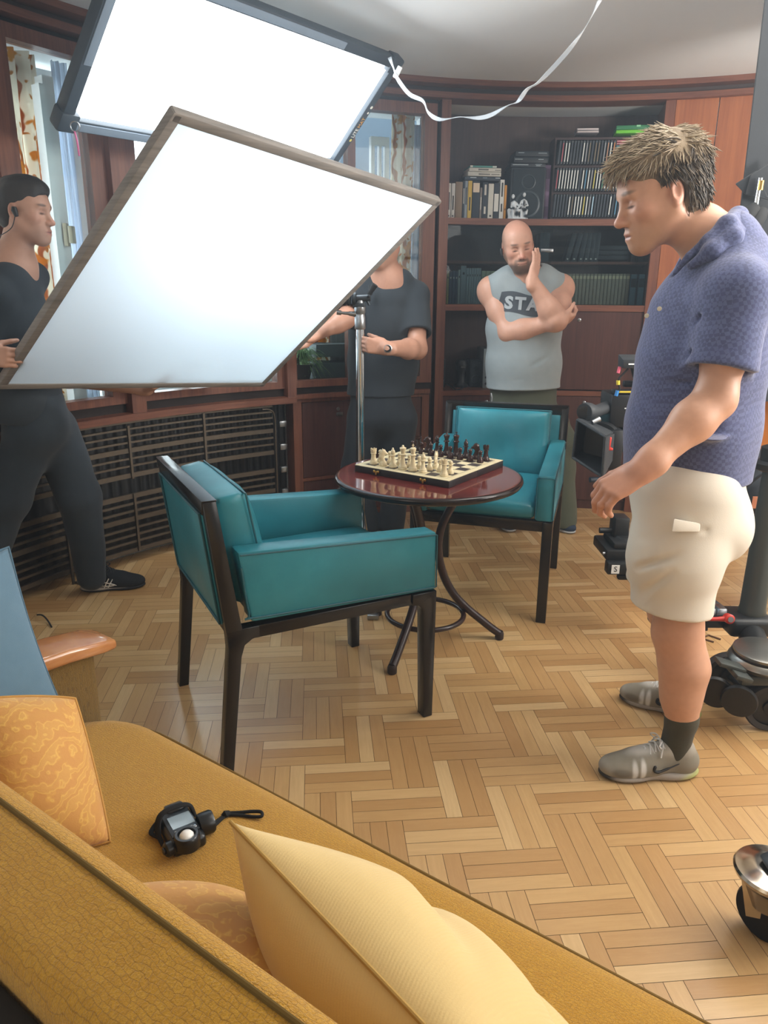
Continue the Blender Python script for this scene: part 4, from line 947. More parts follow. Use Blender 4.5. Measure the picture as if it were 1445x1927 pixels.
    g = MB()
    for e in (1,):
        pts = [R @ Vector((0.046, y, z)) for y, z in ((-0.228, -0.16), (-0.229, 0.158), (0.229, 0.158), (0.228, -0.16))]; g.tube(pts, 0.003, 8)
    g.build('piping', M['seam'], bc)
    for x, y in ((0.329, -Wd+.021), (0.329, Wd-.021), (-0.355, -Wd+.020), (-0.355, Wd-.020)): MB().box((x, y, 0.004), (0.026, 0.030, 0.008), bev=0.002).build('foot_glide', M['black_soft'], t)
    return t
ch1 = armchair('turquoise leather armchair seen from behind in front of the chess table', (-0.280, 2.303, 0), math.radians(27.5))
ch2 = copy_tree(ch1); ch2.location = (0.505, 3.335, 0); ch2.rotation_euler.z = math.radians(-106.5)
ch2['label'] = 'turquoise leather armchair facing the camera beyond the chess table'

# ------------------------------------------------------------------ round bistro table
TC = Vector((0.17, 2.755, 0)); TZ = 0.700
tb = thing('bistro_table', 'round table with glossy red brown top and curved dark legs', 'table', TC)
tt = NT('glossy mahogany top'); tt.set(tt.ramp(tt.noise(tt.coords('Object', (3, 30, 3)), 1.5, 5, 0.6, 0.5), [(0.3, '521c1a'), (0.7, '752f2a')]), 0.13, Coat_Weight=0.6, Coat_Roughness=0.05)
MB().lathe([(0.0, TZ-0.004), (0.340, TZ-0.004), (0.348, TZ), (0.352, TZ-0.001)], TC, n=72).build('top_surface', tt.m, tb) if False else None
m = MB(); m.lathe([(0.001, TZ-0.030), (0.340, TZ-0.030), (0.354, TZ-0.024), (0.3605, TZ-0.012), (0.357, TZ-0.003), (0.349, TZ), (0.34, TZ), (0.001, TZ)], TC, n=80)
top = m.build('tabletop', [tt.m, plain('dark table edge', '1d1211', 0.18)], tb, angle=60)
for pgn in top.data.polygons:
    c = pgn.center; pgn.material_index = 0 if (c.z > TZ-0.0015 and math.hypot(c.x, c.y) < 0.345) else 1
dk = plain('dark stained bentwood', '2a1917', 0.3, var=0.15)
for a in (-116, 2.5, 129):
    d = Vector((math.cos(math.radians(a)), math.sin(math.radians(a)), 0))
    prof = [(0.155, 0.672), (0.128, 0.63), (0.092, 0.57), (0.060, 0.50), (0.046, 0.43), (0.050, 0.36), (0.072, 0.28), (0.112, 0.205), (0.165, 0.145), (0.225, 0.092), (0.275, 0.050), (0.305, 0.028)]
    lg = MB().tube(bez([TC + d*r + Vector((0, 0, z)) for r, z in prof], 3), 0.0165, 12).build('leg', dk, tb)
    MB().lathe([(0.015, 0), (0.018, 0.004), (0.018, 0.026), (0.014, 0.036)], TC + d*0.309, n=16).build('foot_cap', plain('foot rubber', '2b1d19', 0.6), lg)
rg = MB(); rg.tube([TC + Vector((0.155*math.cos(t), 0.155*math.sin(t), 0.118)) for t in [2*math.pi*k/48 for k in range(49)]], 0.0105, 10, caps=False); rg.build('foot_ring', dk, tb)
MB().lathe([(0.06, 0.655), (0.16, 0.660), (0.17, 0.672), (0.02, 0.672)], TC, n=32).build('top_flange', dk, tb)

# ------------------------------------------------------------------ chess set
BA = math.radians(-35.5); BC = Vector((0.1805, 2.8405, 0)); BS = 0.424; BH = 0.027; SQ = BS*0.86/8
bu = Vector((math.cos(BA), math.sin(BA), 0)); bv = Vector((-math.sin(BA), math.cos(BA), 0)); ZB = TZ + BH
cbd = thing('chessboard', 'folding wooden chessboard with brass clasps on the round table', 'chessboard', BC + Vector((0, 0, TZ)), None, True, BA)
for s in (-1, 1): MB().box((0, s*BS/4, BH/2 - 0.0005), (BS, BS/2 - 0.001, BH - 0.001), bev=0.002).build('half_box', plain('dark stained board side', '211b1c', 0.4, var=0.15), cbd)
lt_w = wood('pale maple squares', 'd9c9a0', 'e6d9b4', 0.4, 'x'); dk_w = plain('dark stained squares', '46403f', 0.45, var=0.2)
m = MB(); hs = BS/2 - 0.001; q = SQ*4; z = BH + 0.0004
m.box((0, 0, BH - 0.0004), (2*hs, 2*hs, 0.0012)); 
m.build('border', lt_w, cbd, smooth=False)
m = MB()
for i in range(8):
    for j in range(8):
        if (i + j) % 2 == 0:
            x, y = (i-3.5)*SQ, (j-3.5)*SQ; m.add([(x-SQ/2, y-SQ/2, z), (x+SQ/2, y-SQ/2, z), (x+SQ/2, y+SQ/2, z), (x-SQ/2, y+SQ/2, z)], [(0, 1, 2, 3)])
for s in (-1, 1):
    w = 0.0016; e = q + 0.004
    for a, b in (((-e, s*e-w/2), (e, s*e+w/2)), ((s*e-w/2, -e), (s*e+w/2, e))): m.add([(a[0], a[1], z), (b[0], a[1], z), (b[0], b[1], z), (a[0], b[1], z)], [(0, 1, 2, 3)])
m.build('dark_squares', dk_w, cbd, smooth=False, fix=False)
for x in (-0.105, 0.105):
    c = MB(); c.box((x, -BS/2 - 0.002, 0.014), (0.022, 0.004, 0.009), bev=0.002); c.lathe([(0.005, 0), (0.0055, 0.003), (0.003, 0.006)], (x-0.009, -BS/2-0.003, 0.016), (0, -1, 0), 12); c.lathe([(0.005, 0), (0.0055, 0.003), (0.003, 0.006)], (x+0.009, -BS/2-0.003, 0.016), (0, -1, 0), 12); c.box((x, -BS/2-0.005, 0.009), (0.008, 0.005, 0.012), bev=0.002)
    c.build('clasp', M['brass'], cbd)
PW = plain('pale boxwood', 'd8c7a2', 0.35, var=0.05); PB = plain('dark brown lacquered wood', '321b17', 0.22, var=0.1)
def base(r, h): return [(r*0.96, 0), (r, h*0.02+0.001), (r, 0.006), (r*0.88, 0.009), (r*0.9, 0.011), (r*0.72, 0.0155)]
def prof(kind):
    if kind == 'pawn': return base(0.0135, 0.048) + [(0.0070, 0.020), (0.0055, 0.028), (0.0060, 0.031), (0.0092, 0.0325), (0.0092, 0.0338), (0.0052, 0.0352), (0.0074, 0.0385), (0.0082, 0.0425), (0.0070, 0.0465), (0.0035, 0.0492), (0.0004, 0.050)]
    if kind == 'rook': return base(0.0160, 0.056) + [(0.0105, 0.020), (0.0088, 0.030), (0.0090, 0.040), (0.0118, 0.0425), (0.0118, 0.044), (0.0100, 0.0455), (0.0118, 0.050), (0.0120, 0.059), (0.0085, 0.059), (0.0085, 0.054), (0.0004, 0.054)]
    if kind == 'bishop': return base(0.0160, 0.07) + [(0.0085, 0.022), (0.0065, 0.034), (0.0070, 0.043), (0.0112, 0.0455), (0.0112, 0.047), (0.0066, 0.0495), (0.0088, 0.055), (0.0090, 0.059), (0.0068, 0.066), (0.0034, 0.0705), (0.0042, 0.0725), (0.0030, 0.0755), (0.0004, 0.076)]
    if kind == 'queen': return base(0.0175, 0.085) + [(0.0098, 0.024), (0.0072, 0.040), (0.0078, 0.052), (0.0125, 0.055), (0.0125, 0.057), (0.0078, 0.060), (0.0082, 0.066), (0.0122, 0.078), (0.0122, 0.080), (0.0095, 0.082), (0.0050, 0.085), (0.0042, 0.0865), (0.0046, 0.089), (0.0030, 0.0915), (0.0004, 0.092)]
    if kind == 'king': return base(0.0180, 0.095) + [(0.0102, 0.025), (0.0076, 0.043), (0.0080, 0.056), (0.0128, 0.059), (0.0128, 0.061), (0.0082, 0.064), (0.0086, 0.070), (0.0122, 0.083), (0.0118, 0.085), (0.0060, 0.0885), (0.0030, 0.0895), (0.0004, 0.090)]
def piece(kind, mat):
    m = MB()
    if kind == 'knight':
        m.lathe(base(0.0160, 0.06) + [(0.0105, 0.019), (0.0004, 0.020)], n=24)
        body = m.build('chess_knight', mat, None)
        S = SDF(axis_steps(-0.022, 0.024, 0.0011), axis_steps(-0.011, 0.011, 0.0011), axis_steps(0.012, 0.072, 0.0011))
        S.chain([(-0.001, 0, 0.016), (-0.006, 0, 0.034), (-0.003, 0, 0.050), (0.002, 0, 0.057)], [0.0100, 0.0088, 0.0082, 0.0075], 0.003, sq=((0, 1, 0), 0.72))
        S.cap((0.001, 0, 0.055), (0.015, 0, 0.046), 0.0070, 0.0048, 0.003, sq=((0, 1, 0), 0.75)); S.cap((0.010, 0, 0.048), (0.002, 0, 0.040), 0.004, 0.004, 0.004)
        for s in (-1, 1): S.cap((-0.001, s*0.003, 0.060), (-0.003, s*0.0035, 0.067), 0.0024, 0.001, 0.002)
        S.cap((-0.009, 0, 0.060), (-0.016, 0, 0.028), 0.0028, 0.0034, 0.002, sq=((0, 1, 0), 0.5)); S.fold((0.003, -0.02, 0.040), (0.010, -0.02, 0.043), 0.001, 0)
        h = skin_mesh('horse_head', S, mat, None, None, 1); h.parent = body; h.location = (h['_org'][0], h['_org'][1], h['_org'][2]); return body
    m.lathe(prof(kind), n=28)
    if kind == 'king': m.box((0, 0, 0.0955), (0.003, 0.003, 0.013), bev=0.0006); m.box((0, 0, 0.0965), (0.009, 0.003, 0.003), bev=0.0006)
    if kind == 'rook':
        for k in range(5): a = k*2*math.pi/5; m.box((0.0103*math.cos(a), 0.0103*math.sin(a), 0.0605), (0.004, 0.0062, 0.004), Matrix.Rotation(a, 3, 'Z'))
    if kind == 'queen':
        for k in range(8): a = k*math.pi/4; m.lathe([(0.0018, 0), (0.0018, 0.002), (0.0005, 0.0035)], (0.0108*math.cos(a), 0.0108*math.sin(a), 0.0795), n=8)
    return m.build('chess_' + kind, mat, None)
protos = {}
def put(kind, white, i, j, label, turn=0.0):
    key = (kind, white)
    if key not in protos: o = protos[key] = piece(kind, PW if white else PB)
    else: o = copy_tree(protos[key])
    for k in ('label', 'category', 'group'):
        if k in o: del o[k]
    o.location = BC + bu*((i-3.5)*SQ) + bv*((j-3.5)*SQ) + Vector((0, 0, ZB + 0.0006)); o.rotation_euler = (0, 0, turn)
    return tag(o, label, 'chess piece', 'pale chess pieces' if white else 'dark chess pieces')
up_ = BA + math.pi/2; rank = ['rook', 'knight', 'bishop', 'queen', 'king', 'bishop', None, 'rook']
wl = {0: 'pale rook at the left corner of the near edge', 1: 'pale knight beside the left corner rook on the near edge', 2: 'pale bishop between the pale knight and the pale queen', 3: 'pale queen with a flat crown on the near rank',
      4: 'pale king, tallest of the pale pieces', 5: 'pale bishop between the pale king and the near right rook', 7: 'pale rook alone near the front corner of the board'}
for i, k in enumerate(rank):
    if k: put(k, True, i, 0, wl[i], up_ - 0.9)
put('knight', True, 5, 2, 'pale knight turned away among the pale pawns', up_ + 0.3)
wpl = ['pale pawn hidden behind the pale knight at the left', 'pale pawn behind the first pale bishop', 'pale pawn behind the pale queen', 'pale pawn behind the pale king', 'pale pawn in front of the turned pale knight', 'pale pawn beside the turned pale knight towards the front corner', None, 'pale pawn beside the rook at the front corner']
for i, lab in enumerate(wpl):
    if lab: put('pawn', True, i, 1, lab)
put('pawn', True, 6, 1.05, 'pale pawn between the turned knight and the corner rook')
bl = ['dark rook at the far left corner of the board', 'dark knight next to the far left dark rook', 'dark bishop between the dark knight and the dark queen', 'dark queen with the rounded crown', 'dark king with a cross, tallest of the dark pieces', 'dark bishop right of the dark king', 'dark knight in profile near the right corner', 'dark rook at the right corner of the board']
for i, k in enumerate(['rook', 'knight', 'bishop', 'queen', 'king', 'bishop', 'knight', 'rook']): put(k, False, i, 7, bl[i], up_ + 2.2)
for i in range(8): put('pawn', False, i, 6, 'dark pawn standing before the ' + ['far left dark rook', 'far left dark knight', 'left dark bishop', 'dark queen', 'dark king', 'right dark bishop', 'profile dark knight', 'right corner dark rook'][i])

# ------------------------------------------------------------------ sofa in the foreground
su = Vector((0.813, -0.582, 0)); sn = Vector((0.582, 0.813, 0))
def so(s, n, z): return su*s + sn*n + Vector((0, 0, z))
def sofa_fabric(name, c1, c2, c3):
    t = NT(name); v = t.coords('Object', (1, 1, 1), (0, 0, math.radians(35.6)))
    b = t.n('ShaderNodeTexBrick'); b.inputs['Scale'].default_value = 46; b.inputs['Mortar Size'].default_value = 0.025; b.inputs['Mortar Smooth'].default_value = 0.8; b.inputs['Bias'].default_value = 0; b.offset = 0.5
    for nm, c in (('Color1', c1), ('Color2', c2), ('Mortar', c3)): b.inputs[nm].default_value = lin(c)
    wob = t.n('ShaderNodeTexNoise'); wob.inputs['Scale'].default_value = 55; t.link(v, wob.inputs['Vector']); sc = t.n('ShaderNodeVectorMath', operation='SCALE'); t.link(wob.outputs['Color'], sc.inputs[0]); sc.inputs['Scale'].default_value = 0.010
    ad = t.n('ShaderNodeVectorMath', operation='ADD'); t.link(v, ad.inputs[0]); t.link(sc.outputs[0], ad.inputs[1]); t.link(ad.outputs[0], b.inputs['Vector'])
    g = t.noise(t.coords('Object', (1, 1, 1)), 420, 3, 0.7); g2 = t.noise(t.coords('Object', (90, 300, 300)), 1.0, 3, 0.6); big = t.noise(v, 4, 3)
    col = t.mix(t.ramp(g, [(0.40, '000000'), (0.68, 'c0c0c0')]), t.mix(0.6, lin(c1), b.outputs['Color']), lin(c3)); col = t.mix(t.ramp(g2, [(0.4, '000000'), (0.75, '808080')]), col, lin(c2))
    t.set(t.mix(t.ramp(big, [(0.3, '303030'), (0.7, '000000')]), col, lin(c3)), 0.95, Sheen_Weight=0.25)
    m1 = t.n('ShaderNodeMath', operation='ADD'); t.link(g, m1.inputs[0]); t.link(b.outputs['Fac'], m1.inputs[1]); m1.inputs[1].default_value = 0
    inv = t.n('ShaderNodeMath', operation='MULTIPLY_ADD'); t.link(b.outputs['Fac'], inv.inputs[0]); inv.inputs[1].default_value = -0.12; t.link(g, inv.inputs[2])
    t.bump(inv.outputs[0], 0.9, 0.003); return t.m
M['mustard'] = sofa_fabric('mustard woven upholstery', 'c8911a', 'd4a02a', '94670a')
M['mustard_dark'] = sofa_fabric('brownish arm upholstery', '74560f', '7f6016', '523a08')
sofa = thing('sofa', 'mustard yellow retro sofa with wooden armrest across the foreground', 'sofa', so(-0.5, 0.6, 0))
S0, S1 = -1.437, 0.75
m = MB(); nS, nN = 70, 22
def seat(u, v):
    s = S0 + (S1-S0)*u; n0, n1 = 0.36, 0.905
    fr = min(1, (u*(S1-S0))/0.17); n1 = n1 - 0.13*(1-math.sqrt(max(0, 1-(1-fr)**2)))      # rounded far corner
    w = abs(v-0.5)*2; n = n0 + (n1-n0)*v; e = max(0, (v-0.88)/0.12); e2 = max(0, 1-(u*(S1-S0))/0.05)
    z = 0.425 + 0.012*(1-w**3) - 0.035*(1-math.sqrt(max(0, 1-e*e))) - 0.03*(1-math.sqrt(max(0, 1-e2*e2))) + 0.003*math.sin(s*9)*math.sin(n*14)
    z -= 0.012*math.exp(-((s-0.05)**2/0.004 + (n-0.62)**2/0.03)) + 0.010*math.exp(-((s+0.06)**2/0.002 + (n-0.66)**2/0.02))
    return so(s, n, z)
m.grid(seat, nS, nN)
rim = [i for i in range(nS)] + [i*nS+nS-1 for i in range(1, nN)] + [(nN-1)*nS+i for i in range(nS-2, -1, -1)] + [i*nS for i in range(nN-2, 0, -1)]
k = len(m.v); m.v += [tuple(Vector(m.v[i]) - Vector((0, 0, 0.13))) for i in rim]; n = len(rim); m.f += [[rim[i], rim[(i+1) % n], k+(i+1) % n, k+i] for i in range(n)] + [list(range(k, k+n))]; m.mi += [0]*(n+1)
sc_ = m.build('seat_cushion', M['mustard'], sofa, angle=180)
front = [seat(0.0 + 0.0*i, 1) for i in range(1)]
g = MB(); g.tube([seat(0.004, v) + Vector((0, 0, -0.012)) for v in [0.3+0.7*i/14 for i in range(15)]] + [seat(u, 1) + sn*0.004 + Vector((0, 0, -0.004)) for u in [0.02+0.98*i/60 for i in range(61)]], 0.006, 8); g.build('piping', plain('olive brown piping', '6a4d10', 0.9), sc_)
R_s = basis(su, sn, (0, 0, 1)).to_3x3()
MB().box(so((S0+S1)/2, 0.60, 0.235), (S1-S0, 0.50, 0.13), R_s, 0.01).build('base', M['mustard_dark'], sofa)
for s, n in ((-1.40, 0.80), (-1.40, 0.32), (0.68, 0.80), (0.68, 0.32)): MB().cyl(so(s, n, 0), so(s, n, 0.18), 0.016, 0.024).build('leg', M['wood_lit'], sofa)
# backrest: thick slab leaning back towards the photographer
prof_b = [(0.400, 0.43), (0.380, 0.59), (0.363, 0.725), (0.356, 0.780), (0.351, 0.803), (0.341, 0.819), (0.326, 0.826), (0.308, 0.825), (0.290, 0.818), (0.265, 0.808), (0.245, 0.799), (0.234, 0.790), (0.228, 0.776), (0.227, 0.74), (0.235, 0.52), (0.24, 0.30), (0.36, 0.30), (0.400, 0.43)]
m = MB(); nb_ = 60
P8 = [Vector((a[0] + (b[0]-a[0])*t, a[1] + (b[1]-a[1])*t, 0)) for a, b in zip(prof_b, prof_b[1:]) for t in (0, 0.5)] + [Vector((*prof_b[-1], 0))]
def back(u, v):
    i = min(int(round(u*(len(P8)-1))), len(P8)-1); p = P8[i]; s = -1.43 + 2.2*v
    return so(s, p.x, p.y)
m.grid(back, len(P8), nb_); n = len(P8); m.f += [list(range(n))[::-1], [(nb_-1)*n + i for i in range(n)]]; m.mi += [0, 0]
bk_ = m.build('backrest', M['mustard'], sofa, angle=60)
MB().tube([so(-1.43 + 2.2*i/40, 0.318, 0.8268) for i in range(41)], 0.0030, 8).build('piping', plain('dark olive seam', '5f470f', 0.9), bk_)
MB().box(so(-0.33, 0.214, 0.46), (2.2, 0.022, 0.60), R_s, 0.004).build('rear_shade_panel', plain('shaded sofa back', '17120c', 0.9), sofa)  # near-black sheet: shade behind the backrest put into the colour
ar = MB().box(so(-1.482, 0.60, 0.34), (0.075, 0.545, 0.47), R_s, 0.018).build('arm_panel', M['mustard_dark'], sofa)
rest = [(0.33, 0.60), (0.50, 0.612), (0.68, 0.612), (0.80, 0.605), (0.885, 0.592), (0.925, 0.580)]
ow = NT('honey varnished beech'); ow.set(ow.ramp(ow.noise(ow.coords('Object', (6, 6, 40)), 2, 4), [(0.3, 'a5673a'), (0.7, 'bb8450')]), 0.25, Coat_Weight=0.5)
w = MB(); vs = []; 
for i, (n_, z_) in enumerate(rest):
    th = 0.034 if i < 4 else (0.032, 0.026)[i-4]; wd = 0.056 if i < 5 else 0.046
    vs.append([so(-1.482-wd, n_, z_-th), so(-1.482+wd, n_, z_-th), so(-1.482+wd, n_, z_), so(-1.482-wd, n_, z_)])
for i in range(len(vs)-1): w.hexa([vs[i][0], vs[i][1], vs[i+1][1], vs[i+1][0], vs[i][3], vs[i][2], vs[i+1][2], vs[i+1][3]])
bm = bmesh.new(); 
for v in w.v: bm.verts.new(v)
bm.verts.ensure_lookup_table(); [bm.faces.new([bm.verts[i] for i in f]) for f in w.f]
bmesh.ops.remove_doubles(bm, verts=list(bm.verts), dist=1e-5); inner = [f for f in bm.faces if all(len(e.link_faces) > 2 for e in f.edges)]; bmesh.ops.delete(bm, geom=inner, context='FACES_ONLY'); bmesh.ops.recalc_face_normals(bm, faces=list(bm.faces))
bmesh.ops.bevel(bm, geom=[e for e in bm.edges if len(e.link_faces) == 2 and e.calc_face_angle(0) > 0.9], offset=0.010, segments=3, profile=0.5, affect='EDGES')
MB().bm(bm).build('wooden_armrest', ow.m, sofa, angle=50)

# ------------------------------------------------------------------ scatter cushions
def pillow(name, c, thick, mat, label, seam, seed=1, pinch=0.07, wr=0.012, group=None, N=44, skew=0.5, folds=()):
    """four corners in order; plump in the middle, pinched at the corners"""
    c = [Vector(p) for p in c]; nrm = (c[1]-c[0]).cross(c[3]-c[0]).normalized(); cen = sum(c, Vector())/4; W = waves(seed, 12, 8, 40); Ws = waves(seed+5, 6, 4, 9)
    def base_(u, v):
        p = c[0]*(1-u)*(1-v) + c[1]*u*(1-v) + c[2]*u*v + c[3]*(1-u)*v
        a, b = 4*u*(1-u), 4*v*(1-v); k = pinch*((a*(1-b)**2) + (b*(1-a)**2)); return p + (cen-p)*k, a, b
    m = MB()
    def side(s):
        def fn(u, v):
            p, a, b = base_(u, v); h = (max(0, a)**0.55)*(max(0, b)**0.55); w = wsum(W, p.x, p.y, p.z); ws = wsum(Ws, p.x, p.y, p.z)
            f = sum(d*math.exp(-(((u-fu)*math.cos(an)+(v-fv)*math.sin(an))/wd)**2 - (((v-fv)*math.cos(an)-(u-fu)*math.sin(an))/ln)**2) for fu, fv, an, wd, ln, d in folds)
            return p + nrm*s*(thick/2*h*2*(skew if s > 0 else 1-skew) + (wr*w + wr*0.8*ws)*min(1, 3*a*b) + f*min(1, 4*a*b))
        return fn
    m.grid(side(1), N, N); k = len(m.v); m.grid(side(-1), N, N)
    o = m.build(name, mat, None, angle=180)
    bm = bmesh.new(); bm.from_mesh(o.data); bmesh.ops.remove_doubles(bm, verts=list(bm.verts), dist=1e-5); bmesh.ops.recalc_face_normals(bm, faces=list(bm.faces)); bm.to_mesh(o.data); bm.free(); o.data.shade_smooth()
    g = MB(); path = [base_(i/30, 0)[0] for i in range(31)] + [base_(1, i/30)[0] for i in range(1, 31)] + [base_(1-i/30, 1)[0] for i in range(1, 31)] + [base_(0, 1-i/30)[0] for i in range(1, 31)]
    g.tube(path, 0.0028, 8); g.build('seam', seam, o)
    return tag(o, label, 'cushion', group)
def pattern_cloth():
    t = NT('orange gold damask'); v = t.coords('Object'); w = t.n('ShaderNodeTexWave', wave_type='RINGS'); w.inputs['Scale'].default_value = 11; w.inputs['Distortion'].default_value = 14; w.inputs['Detail'].default_value = 3.5; w.inputs['Detail Scale'].default_value = 1.6; t.link(v, w.inputs['Vector'])
    n = t.noise(v, 16, 4, 0.6, 1.5); c = t.ramp(w.outputs['Fac'], [(0.3, 'c8924c'), (0.5, 'd3a050'), (0.62, 'dbb05c'), (0.8, 'cd9a50')])
    c = t.mix(t.ramp(n, [(0.45, '000000'), (0.7, '909090')]), c, lin('c4824c')); t.set(c, 0.75, Sheen_Weight=0.2); t.bump(t.noise(v, 500, 2), 0.15, 0.001, t.bump(w.outputs['Fac'], 0.12, 0.004)); return t.m
M['damask'] = pattern_cloth()
def twill(name, c1, c2, ang):
    t = NT(name); v = t.coords('Object', (1, 1, 1), (0, 0.4, ang)); w = t.n('ShaderNodeTexWave', wave_type='BANDS'); w.inputs['Scale'].default_value = 75; w.inputs['Distortion'].default_value = 1.5; t.link(v, w.inputs['Vector'])
    n = t.noise(v, 5, 4); g = t.noise(v, 600, 2); c = t.mix(n, lin(c1), lin(c2)); c = t.mix(t.ramp(w.outputs['Fac'], [(0.2, '202020'), (0.8, '000000')]), c, lin('8e6f3e')); c = t.mix(t.ramp(g, [(0.68, '000000'), (0.76, '707070')]), c, lin('f0dca8'))
    t.set(c, 0.85, Sheen_Weight=0.3); t.bump(w.outputs['Fac'], 0.12, 0.002, t.bump(g, 0.2, 0.001)); return t.m
pillow('cushion', [so(-1.395, 0.40, 0.432), so(-1.395, 0.765, 0.432), so(-1.46, 0.715, 0.865), so(-1.46, 0.36, 0.865)], 0.10, cloth('dusty blue linen', '56758a', '648398', 700, 0.9, 0.2, 0.15, 30), 'dusty blue cushion leaning in the far corner of the sofa', plain('blue seam', '4d6a7d', 0.9), 4, wr=0.006)
pillow('cushion', [so(-1.15, 0.41, 0.45), so(-1.02, 0.60, 0.44), so(-1.155, 0.645, 0.655), so(-1.215, 0.50, 0.70)], 0.17, M['damask'], 'orange gold damask cushion leaning on the blue cushion', plain('gold seam', 'b98a45', 0.8), 11, wr=0.008, pinch=-0.04, group='orange gold damask cushions')
pillow('cushion', [so(-0.80, 0.42, 0.60), so(-0.75, 0.61, 0.475), so(-0.36, 0.62, 0.475), so(-0.40, 0.42, 0.60)], 0.11, M['damask'], 'orange gold damask cushion lying behind the light meter against the backrest', plain('gold seam', 'b98a45', 0.8), 17, wr=0.005, group='orange gold damask cushions')
pillow('cushion', [so(-0.635, 0.545, 0.705), so(-0.565, 0.655, 0.445), so(-0.11, 0.66, 0.45), so(-0.185, 0.435, 0.705)], 0.20, twill('straw yellow twill', 'd8b774', 'e2c689', 0.5), 'large straw yellow cushion with pointed corner on the sofa', plain('straw seam', 'b08d4c', 0.9), 23, pinch=0.05, wr=0.006, folds=((0.55, 0.3, 0.9, 0.05, 0.3, -0.02), (0.4, 0.5, 0.7, 0.06, 0.3, -0.018), (0.6, 0.75, 0.3, 0.07, 0.25, -0.018)))
tag(MB().tube(bez([atz(70, 1157, 0.006), atz(80, 1158, 0.03), atz(90, 1168, 0.01), atz(97, 1180, 0.006)], 6), 0.0035, 8).build('cable', M['black_soft']), 'black cable looping on the floor behind the wooden sofa armrest', 'cable')
# ------------------------------------------------------------------ light meter on the seat
c0_ = atz(343, 1583, 0.43); ax = (atz(362, 1612, 0.43) - atz(316, 1532, 0.43)).normalized(); rz_ = math.atan2(ax.y, ax.x)
lm = thing('light_meter', 'black handheld light meter with wrist strap lying on the mustard seat', 'light meter', Vector((c0_.x, c0_.y, 0.438)), None, True, rz_)
BL = plain('black meter plastic', '15171a', 0.3); GR = plain('dark grey meter face', '3c434b', 0.35)
MB().box((-0.002, 0, 0.014), (0.100, 0.060, 0.026), bev=0.008, seg=3).build('body', BL, lm)
f = MB(); f.box((-0.006, 0.001, 0.0275), (0.066, 0.050, 0.004), bev=0.0018); f.build('face_plate', GR, lm)
MB().box((-0.008, 0.003, 0.0298), (0.034, 0.040, 0.0012)).build('display', plain('grey blue display', '9fb2bf', 0.12), lm)
tx = MB(); tx.text('SEKONIC', Matrix.Translation((0.017, 0.0, 0.0299)) @ Matrix.Rotation(math.radians(-90), 4, 'Z'), 0.0070, 0.0003, sx=1.15); tx.build('lettering', plain('white print', 'e4e6e6', 0.5), lm, smooth=False)
MB().lathe([(0.0045, 0), (0.0045, 0.002), (0.003, 0.003), (0.0005, 0.003)], (0.020, 0.018, 0.0292), n=16).build('button', M['steel'], lm)
hd = MB(); hd.lathe([(0.022, 0), (0.0225, 0.014), (0.0215, 0.022), (0.0195, 0.0245), (0.0155, 0.0245), (0.0145, 0.019), (0.001, 0.018)], (0.043, -0.004, 0.016), n=32); h_ = hd.build('dome_ring', BL, lm)
MB().lathe([(0.0130, 0), (0.0122, 0.004), (0.0092, 0.008), (0.0045, 0.0103), (0.0004, 0.0108)], (0.043, -0.004, 0.034), n=24).build('dome', plain('white diffuser dome', 'eceae6', 0.4), h_)
e = MB(); e.lathe([(0.019, 0), (0.020, 0.006), (0.0205, 0.022), (0.0185, 0.026), (0.016, 0.026), (0.015, 0.021), (0.0005, 0.021)], (0.012, 0.028, 0.021), (0.05, 1, 0.02), 28); e.build('eyepiece', BL, lm)
e = MB(); e.lathe([(0.013, 0), (0.013, 0.010), (0.010, 0.013), (0.0005, 0.013)], (0.033, -0.028, 0.016), (0.1, -1, 0), 24); e.lathe([(0.006, 0.013), (0.006, 0.016), (0.0005, 0.016)], (0.033, -0.028, 0.016), (0.1, -1, 0), 16); e.build('thumb_wheel', BL, lm)
b = MB(); b.box((-0.050, 0.006, 0.022), (0.030, 0.034, 0.020), Matrix.Rotation(-0.3, 3, 'Y'), 0.004); b.build('battery_cover', plain('glossy dark cover', '4b545c', 0.15), lm)
st = MB()
for k in range(3):
    o_ = 0.004*k; st.tube(bez([(-0.030+o_, 0.034, 0.016), (-0.034+o_, 0.026, 0.036+o_*0.5), (-0.036+o_, 0.0, 0.041+o_*0.5), (-0.034+o_, -0.026, 0.036+o_*0.5), (-0.028+o_*2, -0.036, 0.016), (-0.018+o_*3, -0.036, 0.004)], 6), 0.0042, 8, sx=1.0, sy=0.6)
st.tube(bez([(-0.02, -0.036, 0.004), (-0.034, -0.044, 0.006), (-0.05, -0.030, 0.008), (-0.056, -0.008, 0.014), (-0.052, 0.018, 0.018), (-0.034, 0.034, 0.016)], 6), 0.0046, 8, sy=0.6)
def lmp(px, py, z): v = atz(px, py, 0.438 + z); r = Matrix.Rotation(-rz_, 3, 'Z') @ (v - Vector((c0_.x, c0_.y, 0.438))); return r
st.tube(bez([lmp(378, 1562, 0.018), lmp(400, 1550, 0.008), lmp(415, 1540, 0.005), lmp(424, 1533, 0.006)], 6), 0.0030, 8)
st.tube(bez([lmp(379, 1564, 0.016), lmp(396, 1560, 0.006), lmp(412, 1546, 0.004), lmp(424, 1535, 0.006)], 6), 0.0030, 8)
st.tube([lmp(420, 1536, 0.004), lmp(424, 1532, 0.008), lmp(431, 1530, 0.006)], [0.005, 0.007, 0.005], 10)
st.tube(bez([lmp(428, 1530, 0.005), lmp(450, 1529, 0.005), lmp(475, 1527, 0.006), lmp(491, 1528, 0.008), lmp(492, 1536, 0.007), lmp(476, 1537, 0.004), lmp(452, 1534, 0.003), lmp(428, 1533, 0.004)], 6), 0.0032, 8)
st.build('wrist_strap', plain('black woven strap', '0e0e10', 0.85), lm)

